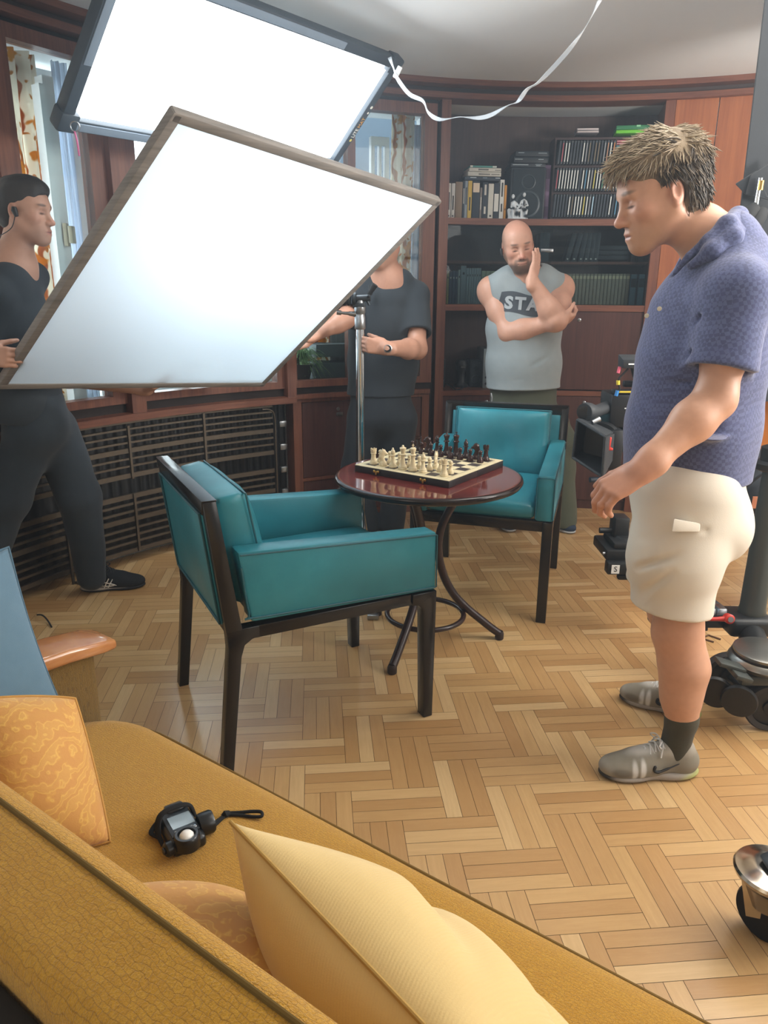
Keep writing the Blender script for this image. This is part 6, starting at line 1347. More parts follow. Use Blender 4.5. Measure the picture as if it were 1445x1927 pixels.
# orange chair with a backpack behind the dolly
OC = at(1392, 1080, 3.05); och = thing('orange_chair', 'orange shell chair on black tube legs holding a backpack', 'chair', (OC.x+0.02, 3.12, 0))
ot = plain('orange shell', 'c4701c', 0.4); m = MB()
ox, oy = OC.x, 3.12
def shell(u, v):
    a = (u-0.5)*1.5; z = 0.47 + 0.42*v; r = 0.24 - 0.02*v; return Vector((ox + 0.05 + r*math.sin(a)*1.0, oy + 0.14 + 0.10*v - r*(math.cos(a)-1)*-0.8, z + 0.02*math.cos(a*2)))
def shell2(u, v): return shell(u, v) + Vector((0, 0.008, 0))
m.grid(shell, 20, 12); m.grid(shell2, 20, 12)
m.box((ox+0.05, oy-0.06, 0.46), (0.42, 0.40, 0.014), bev=0.006); m.build('shell', ot, och)
for sx in (-0.19, 0.27):
    for sy in (-0.24, 0.2): m = MB(); m.tube(bez([(ox+sx*0.9, oy+sy*0.7, 0.455), (ox+sx, oy+sy*0.9, 0.40), (ox+sx*1.05, oy+sy, 0.2), (ox+sx*1.08, oy+sy*1.05, 0)], 5), 0.011, 10); m.build('leg', M['black'], och)
S = SDF(axis_steps(ox-0.24, ox+0.3, 0.007), axis_steps(oy-0.34, oy+0.16, 0.007), axis_steps(0.46, 0.86, 0.007))
S.ell((ox+0.04, oy-0.05, 0.60), (0.17, 0.13, 0.14), None, 0.02); S.ell((ox+0.02, oy-0.16, 0.56), (0.12, 0.07, 0.09), None, 0.02); S.cut((0, 0, 0.472), (0, 0, -1), 0.01); S.rough(0.008, waves(3, 10, 20, 60))
bp_ = skin_mesh('backpack', S, plain('dark navy backpack cloth', '23272d', 0.85), None, None, 1); tag(bp_, 'dark navy backpack slumped on the orange chair behind the dolly column', 'backpack')
m = MB(); m.tube(bez([(ox-0.12, oy-0.17, 0.56), (ox-0.06, oy-0.21, 0.66), (ox+0.06, oy-0.2, 0.73), (ox+0.15, oy-0.12, 0.73)], 6), 0.016, 8, sy=0.35); m.build('strap', plain('black strap', '15171a', 0.8), bp_)
m = MB(); m.box((ox-0.07, oy-0.235, 0.56), (0.022, 0.004, 0.05)); m.build('leather_tab', plain('tan tab', 'a8694a', 0.6), bp_)

# black flag on a stand at the right edge
fy = 2.95; f0, f1 = at(1437, 0, fy), at(1400, 440, fy)
fg_ = thing('black_flag', 'tall black cloth flag cutting off the right edge of the room', 'flag', (f1.x + 0.4, fy, 0))
bk_c = cloth('black duvetyne cloth', '14171b', '1b1f24', 400, 0.95, 0.15, 0.1)
m = MB(); m.hexa([(f1.x - 0.01, fy, 0.95), (f1.x + 0.75, fy+0.25, 0.95), (f1.x + 0.75, fy+0.26, 0.95), (f1.x - 0.01, fy+0.01, 0.95), (f0.x + 0.004, fy, 2.46), (f0.x + 0.75, fy+0.25, 2.46), (f0.x + 0.75, fy+0.26, 2.46), (f0.x+0.004, fy+0.01, 2.46)]); m.build('cloth', bk_c, fg_)
kn = at(1407, 340, fy - 0.03); m = MB()
m.hexa([at(1383, 346, fy-.04), at(1402, 366, fy-.04), at(1445, 372, fy-.04), at(1425, 320, fy-.04), at(1383, 346, fy-.015), at(1402, 366, fy-.015), at(1445, 372, fy-.01), at(1425, 320, fy-.01)], bev=0.004); m.hexa([at(1402, 366, fy-.05), at(1412, 330, fy-.05), at(1460, 300, fy-.03), at(1460, 380, fy-.03), at(1402, 366, fy-.02), at(1412, 330, fy-.02), at(1460, 300, fy-.01), at(1460, 380, fy-.01)], bev=0.005); m.build('knotted_corner', bk_c, fg_)
m = MB(); m.cyl(at(1431, 335, fy-.06), at(1421, 395, fy-.06), 0.008, 0.008, 12); m.build('pin', M['chrome'], fg_)
m = MB(); m.cyl(at(1433, 340, fy-.066), at(1430, 358, fy-.066), 0.0095, 0.0095, 12); m.build('brass_collar', M['brass'], fg_)
m = MB(); m.tube([at(1400, 415, fy-.07), at(1412, 398, fy-.07), at(1424, 388, fy-.07)], [0.022, 0.026, 0.018], 12); m.tube([at(1418, 420, fy-.06), at(1428, 405, fy-.06), at(1436, 392, fy-.06)], [0.03, 0.03, 0.02], 12); m.build('clamp', M['black_soft'], fg_)
m = MB(); m.tube([(f1.x + 0.42, fy+.12, 0.0), (f1.x + 0.42, fy+.12, 0.96)], 0.016, 12); m.tube([(f1.x+0.2, fy+0.0, 0.02), (f1.x + 0.42, fy+.12, 0.25), (f1.x+0.66, fy+0.2, 0.02)], 0.012, 10); m.build('stand', M['black'], fg_)
# ------------------------------------------------------------------ people
def v3(p): return np.array((p[0], p[1], p[2]), float)
def pt(px, py, Y): return v3(at(px, py, Y))
def fabric(name, c1, c2, weave=500, patch=12, rough=0.9): return cloth(name, c1, c2, weave, rough, 0.15, 0.08, patch)
def person(label, loc):
    return thing('person', label, 'person', loc)
def mat_skin(name): return tinted(name, 0.48, 0.06, 130)
SKIN = mat_skin('skin'); HAIR = tinted('hair', 0.6, 0.5, 240); CLOTH_T = tinted('dyed cloth', 0.9, 0.15, 420)
def shoe(parent, toe, heel, style, name='shoe'):
    """a low shoe from heel to toe on the floor, built along its own length"""
    toe, heel = Vector((toe[0], toe[1], 0)), Vector((heel[0], heel[1], 0)); d = toe - heel; L = d.length; a = math.atan2(d.y, d.x); c = style
    def mk(S, nm, mat, tint=None, par=None, it=1):
        o = skin_mesh(nm, S, mat, None, tint, it); par = par or root; o.parent = par
        if par is root: o.location = Vector(o['_org']) - Vector(root['_org'])
        else: o.location = Vector(o['_org']) - Vector(par['_org'])
        return o
    h = 0.0032; X = axis_steps(-0.02, L+0.02, h); Y = axis_steps(-0.062, 0.062, h); Z = axis_steps(-0.006, 0.14, h)
    S = SDF(X, Y, Z); W = 0.046*L/0.28
    S.ell((L*0.78, 0, 0.030), (L*0.225, W, 0.034), None, 0.03); S.ell((L*0.55, 0, 0.038), (L*0.26, W*0.95, 0.042), None, 0.03); S.ell((L*0.2, 0, 0.045), (L*0.2, W*0.80, 0.050), None, 0.03)
    S.cap((L*0.62, 0, 0.050), (L*0.36, 0, 0.086), 0.028, 0.026, 0.03, sq=((0, 1, 0), 1.15)); S.cap((L*0.17, 0, 0.05), (L*0.18, 0, 0.088), 0.036, 0.033, 0.02)
    S.cap((L*0.24, 0, 0.085), (L*0.24, 0, 0.13), 0.030, 0.034, 0.006, 's'); S.cut((0, 0, 0.016), (0, 0, -1), 0.004)
    root = bpy.data.objects.new(name, None)
    up = skin_mesh('shoe', S, CLOTH_T, None, c['tint'](L), 1); bpy.data.objects.remove(root); root = up
    S = SDF(X, Y, Z)
    S.ell((L*0.72, 0, 0.012), (L*0.285, W*1.06, 0.016), None, 0.02); S.ell((L*0.26, 0, 0.014), (L*0.27, W*0.92, 0.020), None, 0.02); S.cap((L*0.2, 0, 0.014), (L*0.75, 0, 0.012), 0.030, 0.030, 0.015, sq=((0, 0, 1), 0.5)); S.cut((0, 0, 0.001), (0, 0, -1)); S.cut((0, 0, 0.026), (0, 0, 1), 0.003)
    mk(S, 'sole', CLOTH_T, c['sole'](L))
    if c.get('laces'):
        m = MB(); zs = lambda x: 0.074 + (0.62*L-x)*0.30
        for k in range(6):
            x = L*(0.40 + 0.048*k); z = 0.119 - (x/L-0.36)*0.148*L/0.28*1.05
            for s in (-1, 1): m.tube(bez([(x, s*0.026, z-0.010), (x+0.006, 0, z+0.003), (x+0.012, -s*0.026, z-0.012)], 5), 0.0022, 6)
        for s in (-1, 1):
            z = 0.112; m.tube(bez([(L*0.40, 0, z-0.003), (L*0.43, s*0.020, z+0.010), (L*0.47, s*0.034, z+0.004), (L*0.44, s*0.028, z-0.006), (L*0.40, 0, z-0.003)], 5), 0.0022, 6); m.tube(bez([(L*0.40, 0, z), (L*0.42, s*0.024, z), (L*0.45, s*0.040, z-0.03)], 5), 0.002, 6)
        o = m.build('laces', plain(c['laces'] + ' laces', c['laces'], 0.8), None); o.parent = root; o.location = Vector(o['_org']) - Vector(root['_org'])
    if c.get('stripes'):
        for s in (-1, 1):
            m = MB()
            for pts, r in c['stripes'](L): m.tube(bez([(x, s*(w), z) for x, w, z in pts], 4), r, 6, sx=1, sy=1)
            o = m.build('side_mark', plain('shoe mark ' + c['mark'], c['mark'], 0.6), None); o.parent = root; o.location = Vector(o['_org']) - Vector(root['_org'])
    root.parent = parent; off = Vector(root['_org']); R = Matrix.Rotation(a, 3, 'Z')
    root.location = heel + R @ off - Vector(parent['_org']); root.rotation_euler.z = a; return root
def shell_strands(name, parent, H, n, seed, where, colors, ln=(0.02, 0.05), dirf=None, r=0.0011, lift=0.25):
    """tufts of hair standing out of the cap"""
    q = random.Random(seed); m = MB()
    for i in range(n):
        f, l, u = where(q); p = Vector(H.p(f, l, u)); nrm = Vector(unit(np.array((f+0.014, l, u-0.042)) @ H.A)); d = Vector(unit(np.array(dirf(q, f, l, u)) @ H.A)); L_ = q.uniform(*ln)
        d = (d + nrm*lift*q.uniform(0.3, 1.6)).normalized(); b = nrm*L_*q.uniform(-0.25, 0.15)
        m.tube([p - nrm*0.004, p + d*L_*0.4 + nrm*0.002, p + d*L_*0.75 + b*0.5, p + d*L_ + b], [r*1.4, r*1.3, r*0.9, r*0.2], 4, mi=q.randrange(len(colors)))
    o = m.build(name, [plain('hair ' + c, c, 0.55) for c in colors], parent); return o

# ===== the man in shorts, right foreground, profile to the left
yN, yM = 1.87, 2.04
R = person('young man in dark blue patterned shirt and cream shorts standing in profile at the right', (0.86, 2.03, 0))
Hc = pt(1263, 362, 1.965) + np.array((0.0, 0.078, 0)); H = Head(Hc, (-0.955, -0.03, -0.29), (-0.28, 0, 0.96), 1.02)
nb_ = pt(1352, 462, yM); shN, shF = pt(1388, 552, yN), pt(1372, 552, 2.24)
elN, wrN = pt(1345, 752, 1.83), pt(1207, 886, 1.76)
elF, wrF = shF + np.array((0.04, 0.05, -0.29)), shF + np.array((-0.03, 0.02, -0.53))
hipN, hipF = pt(1300, 930, 1.95), pt(1285, 930, 2.13)
knN, anN = pt(1275, 1192, 1.925), pt(1283, 1352, 1.895); knF = pt(1262, 1150, 2.15); anF = pt(1290, 1310, 2.16)
S = SDF(axis_steps(0.42, 1.14, 0.006, ((0.52, 0.92, 0.0030),)), axis_steps(1.68, 2.42, 0.006, ((1.70, 1.84, 0.003), (1.94, 2.14, 0.003))), axis_steps(0.02, 1.85, 0.006, ((0.78, 0.95, 0.003), (1.45, 1.83, 0.0030))))
H.build(S, nb_, 0.064, 0.0, 0.0008, 0.9)
S.cap(pt(1322, 430, yM), pt(1345, 475, yM), 0.058, 0.062, 0.03)
S.chain([pt(1350, 490, yM), pt(1340, 600, yM), pt(1310, 800, yM), (hipN+hipF)/2], [0.07, 0.11, 0.12, 0.11], 0.05)
S.chain([shN, shN*0.45 + elN*0.55, elN], [0.060, 0.052, 0.045], 0.03); S.chain([elN, elN*0.7 + wrN*0.3, wrN*0.85 + elN*0.15, wrN], [0.048, 0.049, 0.033, 0.030], 0.03)
S.chain([shF, elF, wrF], [0.055, 0.043, 0.03], 0.03); S.cap(shN, nb_, 0.05, 0.06, 0.03); S.cap(shF, nb_, 0.05, 0.06, 0.03)
hd_ = unit(pt(1122, 938, 1.76) - wrN)
hand(S, wrN, hd_, (0.35, 0.50, -0.75), (0, 1, 0.3), (0.75, 0.7, 0.65, 0.6), (0.5, 0.25), 1.02, 0.03, 0.030)
hand(S, wrF, (0, 0, -1), (0, -1, 0), (-1, 0, 0), (0.4, 0.4, 0.4, 0.4), (0.5, 0.3), 1.0)
for hp, kn, an, cb_ in ((hipN, knN, anN, 1), (hipF, knF, anF, 1)):
    S.chain([hp, hp*0.4 + kn*0.6, kn], [0.100, 0.076, 0.056], 0.03); cf = kn*0.60 + an*0.40 + np.array((0.014, 0, 0)); S.chain([kn, cf, kn*0.25+an*0.75, an], [0.056, 0.058, 0.044, 0.038], 0.06); S.ell(kn + np.array((-0.018, 0, 0.01)), (0.042, 0.042, 0.05), None, 0.03); S.cap(an, (an[0]-0.01, an[1], 0.05), 0.040, 0.036, 0.02)
T = Tint('cc9c80'); H.paint(T, '6b5844', 'b0705f', None, 0, 'a98a6c', 'cf907c', '3a2f2a', 0.9)
T.blob(wrN + hd_*0.07, (0.11, 0.11, 0.11), 'b97f68', 0.5)
bR = skin_mesh('body', S, SKIN, R, T, 1)
# hair
S = SDF(axis_steps(0.52, 0.92, 0.003), axis_steps(1.90, 2.18, 0.003), axis_steps(1.50, 1.84, 0.003))
E_ = lambda c, r, k=0.015, op='u': S.ell(H.p(*c), H.r(*r), H.A, k, op)
E_((-0.022, 0, 0.052), (0.108, 0.088, 0.100)); E_((0.030, 0, 0.080), (0.076, 0.072, 0.052), 0.03); E_((-0.045, 0, 0.0), (0.075, 0.082, 0.085), 0.02)
E_((0.112, 0, 0.010), (0.072, 0.098, 0.060), 0.010, 's'); E_((0.075, 0, -0.06), (0.085, 0.12, 0.075), 0.008, 's'); S.cut(H.p(-0.03, 0, -0.058), tuple(np.array((0.35, 0, -1.0)) @ H.A), 0.012)
for s in (-1, 1): E_((-0.004, s*0.085, -0.012), (0.028, 0.05, 0.040), 0.006, 's')
S.rough(0.0035, waves(5, 14, 60, 240, (0.5, 1, 1.2)))
T = Tint('8f7d62');  # darker sides and nape: real hair tone, partly shade put into the colour
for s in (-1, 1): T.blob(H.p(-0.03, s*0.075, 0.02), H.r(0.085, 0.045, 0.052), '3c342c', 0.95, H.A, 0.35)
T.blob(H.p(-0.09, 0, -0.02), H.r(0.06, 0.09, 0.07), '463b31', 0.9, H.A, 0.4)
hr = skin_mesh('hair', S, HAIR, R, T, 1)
def comb(name, cap, H, n, seed, colour, ln, r=0.0014, skip=None):
    """short strands rooted evenly all over the hair cap and combed by region"""
    q = random.Random(seed); me = cap.data; org = np.array(cap['_org']); P_ = me.polygons; sets = {}; m = MB(); cols = []
    for _ in range(n):
        p = P_[q.randrange(len(P_))]; c = np.array(p.center) + org; nr = np.array(p.normal); f, l, u = H.A @ (c - H.c)/H.k
        if skip and skip(f, l, u, nr): continue
        if u > 0.095: d = (0.95, l*2, 0.1) if f > -0.05 else (-0.55, l*2, -0.25)
        elif f > 0.035: d = (0.75, l*2.5, -0.55)
        elif f < -0.075: d = (-0.35, 0, -0.9)
        else: d = (-0.15, 0, -0.95) if u < 0.06 else (0.25, 0, -0.75)
        d = unit(np.array(d) + np.array([q.uniform(-0.38, 0.38) for _ in range(3)])) @ H.A; d = unit(d - nr*(d @ nr) + nr*q.uniform(0.05, 0.42)); L_ = q.uniform(*ln)*(1.25 if u > 0.08 else 0.85)
        c0 = Vector(c - nr*0.003); d = Vector(d); b = Vector(nr)*L_*q.uniform(-0.22, 0.12); k = colour(q, f, u)
        if k not in cols: cols.append(k)
        m.tube([c0, c0 + d*L_*0.45 + Vector(nr)*0.0015, c0 + d*L_*0.78 + b*0.5, c0 + d*L_ + b], [r*1.3, r*1.3, r*0.9, r*0.25], 4, mi=cols.index(k))
    return m.build(name, [plain('hair ' + k, k, 0.55) for k in cols], cap)
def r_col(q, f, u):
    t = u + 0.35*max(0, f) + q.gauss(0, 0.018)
    return q.choice(('a3927a', 'ad9d82', '95846c')) if t > 0.098 else (q.choice(('7d6c56', '86765f')) if t > 0.072 else (q.choice(('463c32', '554838', '3b332b', '60523f'))))  # lower strands darker: hair tone with some shade put in
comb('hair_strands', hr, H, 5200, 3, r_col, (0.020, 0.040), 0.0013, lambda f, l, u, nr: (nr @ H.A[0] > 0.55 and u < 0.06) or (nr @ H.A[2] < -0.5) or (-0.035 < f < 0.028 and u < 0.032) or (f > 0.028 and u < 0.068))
# shirt
S = SDF(axis_steps(0.60, 1.16, 0.0045), axis_steps(1.74, 2.38, 0.0045), axis_steps(0.76, 1.66, 0.0045))
yy = (0, 1, 0)
S.chain([pt(1287, 915, yM), pt(1298, 800, yM), pt(1318, 680, yM), pt(1338, 590, yM), pt(1360, 530, yM)], [0.166, 0.164, 0.158, 0.142, 0.112], 0.05, sq=(yy, 1.13))
S.cap(shN + np.array((0, 0.03, -0.02)), shF - np.array((0, 0.03, 0.02)), 0.078, 0.078, 0.06); S.cap(pt(1372, 500, yM), pt(1362, 455, yM), 0.105, 0.080, 0.05)
S.cap(shN, pt(1362, 480, yM), 0.066, 0.076, 0.05); S.cap(shF, pt(1362, 480, yM), 0.066, 0.076, 0.05)
aN = unit(elN - shN); slN = pt(1347, 694, 1.83)
S.sleeve(shN, elN, 0.70, 0.076, 0.080, 0.03, 0.068); S.sleeve(shF, elF, 0.65, 0.072, 0.076, 0.03)
# creases
for a, b, r in (((1225, 660, 1.90), (1330, 590, 1.86), 0.012), ((1240, 700, 1.89), (1325, 650, 1.85), 0.012), ((1215, 720, 1.93), (1300, 720, 1.88), 0.010), ((1230, 800, 1.9), (1310, 760, 1.86), 0.011), ((1260, 850, 1.88), (1350, 800, 1.84), 0.012), ((1300, 500, 1.95), (1235, 600, 1.94), 0.010)):
    S.cap(pt(*a), pt(*b), r, r*0.5, 0.014, 's')
S.rough(0.0058, waves(21, 14, 16, 60, (1, 1, 0.7)), fade=lambda X, Y, Z: np.clip((1.45-Z)/0.15, 0.25, 1))
S.cut(pt(1285, 893, yM), (0.02, 0, -1), 0.003, (0.60, 1.74, 0.76), (1.16, 2.38, 0.90)); S.cut(H.p(0.02, 0, -0.115), tuple(unit(nb_ - Hc)*-1), 0.006, H.p(0, 0, -0.05) - 0.13, H.p(0, 0, -0.05) + 0.13) if False else None
S.cap(pt(1300, 380, yM), pt(1334, 452, yM), 0.060, 0.048, 0.006, 's'); S.cap(pt(1268, 512, yM), pt(1325, 462, yM), 0.014, 0.045, 0.008, 's'); S.cut(pt(1352, 424, yM), unit(pt(1310, 372, yM) - pt(1352, 424, yM)), 0.008, (0.7, 1.9, 1.44), (1.0, 2.18, 1.66))
def shirt_mat():
    t = NT('dark blue patterned shirt cloth'); v = t.coords('Object', (1, 1, 1), (0.0, 0.25, 0.15)); b = t.n('ShaderNodeTexChecker'); b.inputs['Scale'].default_value = 104
    wob = t.n('ShaderNodeTexNoise'); wob.inputs['Scale'].default_value = 30; t.link(v, wob.inputs['Vector']); sc = t.n('ShaderNodeVectorMath', operation='SCALE'); t.link(wob.outputs['Color'], sc.inputs[0]); sc.inputs['Scale'].default_value = 0.014
    ad = t.n('ShaderNodeVectorMath', operation='ADD'); t.link(v, ad.inputs[0]); t.link(sc.outputs[0], ad.inputs[1]); t.link(ad.outputs[0], b.inputs['Vector'])
    n = t.noise(v, 45, 4); c = t.mix(b.outputs['Fac'], lin('474d70'), lin('5b6388')); c = t.mix(t.ramp(n, [(0.35, '000000'), (0.7, 'b0b0b0')]), c, lin('525985')); t.set(c, 0.92, Sheen_Weight=0.25); t.bump(t.noise(v, 500, 2), 0.2, 0.001, t.bump(n, 0.25, 0.004)); return t.m
SM = shirt_mat(); sh_ = skin_mesh('shirt', S, SM, R, None, 1)
# camp collar, buttons, pocket flap
S = SDF(axis_steps(0.66, 1.02, 0.0035), axis_steps(1.86, 2.20, 0.0035), axis_steps(1.36, 1.64, 0.0035))
rg_ = [pt(1303, 478, 1.985), pt(1335, 455, 1.955), pt(1368, 424, 1.960), pt(1388, 408, yM), pt(1375, 416, 2.11), pt(1345, 446, 2.13), pt(1303, 474, 2.09)]
S.chain(rg_, [0.012, 0.019, 0.023, 0.024, 0.022, 0.018, 0.012], 0.012)
S.chain([pt(1402, 430, 1.99), pt(1378, 448, 1.935), pt(1340, 474, 1.925), pt(1300, 500, 1.955)], [0.016, 0.021, 0.021, 0.010], 0.018); S.chain([pt(1296, 482, 1.975), pt(1268, 515, 1.985)], [0.010, 0.005], 0.012)
skin_mesh('collar', S, SM, sh_, None, 1)
for (a, b, Y) in ((1217, 594, 1.975), (1241, 581, 1.925)):
    p = at(a, b, Y); MB().lathe([(0.0058, 0), (0.0058, 0.002), (0.003, 0.0026), (0.0004, 0.0022)], p, (-0.6, -0.8, 0), 14).build('button', plain('pale shell button', 'd8d2bd', 0.35), sh_)
# shorts
S = SDF(axis_steps(0.62, 1.12, 0.0045), axis_steps(1.76, 2.32, 0.0045), axis_steps(0.46, 0.98, 0.0045))
S.cap(pt(1285, 890, yM), pt(1292, 945, yM), 0.152, 0.152, 0.04, sq=(yy, 1.12)); S.ell(pt(1330, 985, yM), (0.110, 0.165, 0.110), None, 0.05)
hmN, hmF = pt(1263, 1142, 1.93), pt(1246, 1098, 2.15)
S.chain([hipN + np.array((-0.01, 0, 0)), pt(1268, 1050, 1.935), hmN, hmN + (hmN-hipN)*0.15], [0.132, 0.122, 0.101, 0.100], 0.04); S.chain([hipF + np.array((-0.01, 0, 0)), hipF*0.5+hmF*0.5, hmF, hmF + (hmF-hipF)*0.15], [0.130, 0.116, 0.100, 0.100], 0.04)
S.fold(pt(1290, 1003, 1.795), pt(1330, 1000, 1.815), 0.006, 1, 0.012); S.fold(pt(1200, 985, 1.88), pt(1245, 1000, 1.81), 0.008, 1, 0.014); S.fold(pt(1195, 1070, 1.88), pt(1290, 1040, 1.80), 0.007, 1, 0.014); S.fold(pt(1200, 1120, 1.88), pt(1265, 1080, 1.81), 0.007, 1, 0.014); S.fold(pt(1195, 1010, 1.90), pt(1250, 1025, 1.81), 0.007, 1, 0.014)
S.rough(0.0035, waves(31, 12, 14, 50)); dN = unit(hmN - hipN)
S.cut(hmN, (dN[0], dN[1]*0.3, dN[2]), 0.003, (0.60, 1.76, 0.46), (1.12, 2.045, 0.64)); S.cut(hmF, unit(hmF-hipF), 0.003, (0.60, 2.045, 0.46), (1.12, 2.34, 0.64)); S.cap(hmN - dN*0.03, hmN + dN*0.05, 0.088, 0.090, 0.004, 's'); S.cap(hmF - dN*0.03, hmF + dN*0.05, 0.088, 0.090, 0.004, 's')
shorts = skin_mesh('shorts', S, fabric('cream cotton', 'd6cdbd', 'e0d8c9', 450, 8), R, None, 1)
# pocket flap and side seams
m = MB(); m.hexa([at(1264, 1001, 1.800), at(1316, 1001, 1.812), at(1316, 1001, 1.83), at(1264, 1001, 1.82), at(1268, 976, 1.806), at(1318, 985, 1.820), at(1318, 985, 1.835), at(1268, 976, 1.822)], bev=0.003); m.build('pocket_tab', fabric('cream cotton tab', 'd6cdbd', 'e0d8c9'), shorts)
# socks and shoes
for an, kn in ((anN, knN), (anF, knF)):
    S = SDF(axis_steps(an[0]-0.08, an[0]+0.08, 0.004), axis_steps(an[1]-0.08, an[1]+0.08, 0.004), axis_steps(0.04, 0.24, 0.004)); tpv = an*0.99 + kn*0.0; u_ = unit(kn-an); t0 = an + u_*0.055
    S.cap(t0 + u_*0.03, an, 0.0455, 0.0435, 0.02); S.cap(an, (an[0]-0.012, an[1], 0.055), 0.0435, 0.042, 0.02); S.cut(t0, u_, 0.003); skin_mesh('sock', S, fabric('olive ribbed sock', '3d3a2c', '4a4636', 300, 40), R, None, 1)
def t_sneak(L):
    T = Tint('8c877a'); T.blob((L*0.55, 0, 0.10), (L*0.2, 0.026, 0.05), 'c4c1ba', 0.9); T.blob((L*0.98, 0, 0.03), (0.03, 0.06, 0.025), 'a6a196', 0.8); T.blob((L*0.25, 0, 0.10), (0.07, 0.06, 0.022), 'aca79c', 0.8)
    for s in (-1, 1): T.blob((L*0.62, s*0.045, 0.045), (0.008, 0.03, 0.03), 'dadbd8', 0.9); T.blob((L*0.70, s*0.045, 0.04), (0.008, 0.03, 0.03), 'd2d3d0', 0.9); T.blob((L*0.82, s*0.045, 0.035), (0.028, 0.02, 0.012), '6d675c', 0.8)
    return T
def t_sole(L): T = Tint('a29b92'); T.blob((L*0.08, 0, 0.01), (0.05, 0.06, 0.016), 'b5bd6a', 0.8); T.blob((L*1.0, 0, 0.012), (0.045, 0.06, 0.012), '2a2826', 0.9); T.blob((L*0.5, 0, 0.0), (L, 0.1, 0.005), '35322f', 0.9); return T
swoosh = lambda L: [([(L*0.50, 0.0462, 0.060), (L*0.515, 0.0475, 0.046), (L*0.47, 0.0475, 0.040), (L*0.38, 0.0445, 0.048), (L*0.26, 0.0415, 0.062)], [0.0012] + [0.0045]*4 + [0.005]*4 + [0.0035]*4 + [0.002]*3 + [0.0008])]
SNEAK = dict(tint=t_sneak, sole=t_sole, laces='d5d3cf', stripes=swoosh, mark='1b1b1d')
g1, g2 = atz(1128, 1462), atz(1313, 1458); shoe(R, (g1.x, g1.y+0.01), (g2.x, g2.y+0.01), SNEAK)
g1, g2 = atz(1160, 1312), atz(1318, 1352); shoe(R, (g1.x+0.01, g1.y), (g2.x, g2.y), SNEAK)

# ===== the bald man behind the far chair
yB = 4.22
B = person('bald bearded man in grey sleeveless top resting his cheek on his hand', (0.9, 4.2, 0))
H = Head(pt(974, 463, 4.16), (0.05, -0.955, -0.24), (-0.16, -0.22, 0.96), 0.98)
nb_ = pt(990, 528, yB); sR, sL = pt(924, 546, 4.25), pt(1054, 542, 4.25); eR, wR = pt(957, 626, 4.12), pt(1052, 604, 3.985); eL, wL = pt(1046, 603, 4.0), pt(1001, 528, 3.99)
S = SDF(axis_steps(0.50, 1.16, 0.006, ((0.60, 0.98, 0.0035),)), axis_steps(3.86, 4.42, 0.006, ((3.93, 4.22, 0.0035),)), axis_steps(0.04, 1.80, 0.006, ((1.12, 1.80, 0.0035),)))
H.build(S, nb_, 0.066, 0.006, 0.0, 1.0)
S.chain([nb_, pt(985, 640, yB), pt(985, 760, yB)], [0.09, 0.11, 0.09], 0.05); S.cap(sR, nb_, 0.062, 0.07, 0.05); S.cap(sL, nb_, 0.062, 0.07, 0.05)
S.ell(sR + np.array((0, -0.005, -0.01)), (0.072, 0.066, 0.078), None, 0.03); S.ell(sL + np.array((0, -0.005, -0.01)), (0.072, 0.066, 0.078), None, 0.03)
S.chain([sR, sR*0.5+eR*0.5, eR], [0.068, 0.065, 0.053], 0.03); S.chain([eR, eR*0.72+wR*0.28, wR], [0.055, 0.055, 0.032], 0.03); S.chain([sL, sL*0.5+eL*0.5, eL], [0.068, 0.064, 0.052], 0.03); S.chain([eL, eL*0.70+wL*0.30, wL], [0.054, 0.054, 0.031], 0.03)
hand(S, wL, pt(1013, 474, 4.05) - wL, (-0.75, 0.65, 0.1), (0, 1, 0.2), (0.10, 0.10, 0.12, 0.15), (0.5, 0.5), 0.98, 0.02, 0.029)
hand(S, wR, pt(1090, 594, 4.06) - wR, (-0.2, 0.6, 0.7), (0, 0, 1), (0.7, 0.7, 0.7, 0.7), (0.4, 0.3), 0.98, 0.02, 0.030)
for px in (958, 1028): S.chain([pt(px, 790, yB), pt(px + (18 if px > 1000 else 0), 900, yB), pt(px + (30 if px > 1000 else 6), 975, 4.2)], [0.06, 0.05, 0.04], 0.03)
T = Tint('d0a089'); H.paint(T, '57443a', 'b06f62', '5a483b', 0.92, None, 'd08673', '3c2822', 1.0)
T.blob(H.p(0.02, 0, 0.12), H.r(0.09, 0.07, 0.05), 'd69c86', 0.6, H.A); 
for s in (-1, 1): T.blob(H.p(-0.03, s*0.075, 0.035), H.r(0.07, 0.02, 0.05), '8a7262', 0.6, H.A)
skin_mesh('body', S, SKIN, B, T, 1)
m = MB(); p = Vector(H.p(0.005, -0.092, -0.012)); m.tube([p + Vector((0, 0, 0.014)), p, p + Vector((0.004, -0.004, -0.02))], [0.007, 0.009, 0.005], 8); m.build('earpiece', M['black'], B)
S = SDF(axis_steps(0.48, 1.18, 0.005), axis_steps(3.96, 4.46, 0.005), axis_steps(0.74, 1.62, 0.005)); xx = (1, 0, 0)
S.chain([pt(984, 745, yB), pt(985, 680, yB), pt(986, 620, yB), pt(988, 570, yB)], [0.168, 0.160, 0.158, 0.142], 0.05, sq=(xx, 1.24)); S.cap(pt(945, 540, yB), pt(1032, 537, yB), 0.088, 0.088, 0.05); S.cap(pt(960, 520, yB), pt(1018, 518, yB), 0.062, 0.062, 0.05)
for s_, e_ in ((sR, eR), (sL, eL)):
    o_ = unit(s_ - nb_); S.cap(s_ - o_*0.06, s_ - o_*0.01, 0.080, 0.078, 0.02); S.ell(s_ + o_*0.062 + np.array((0, 0, -0.02)), (0.062, 0.16, 0.115), None, 0.016, 's')
S.cap(nb_ + np.array((0, -0.015, 0.06)), nb_ + np.array((0, -0.06, 0.005)), 0.075, 0.050, 0.008, 's')
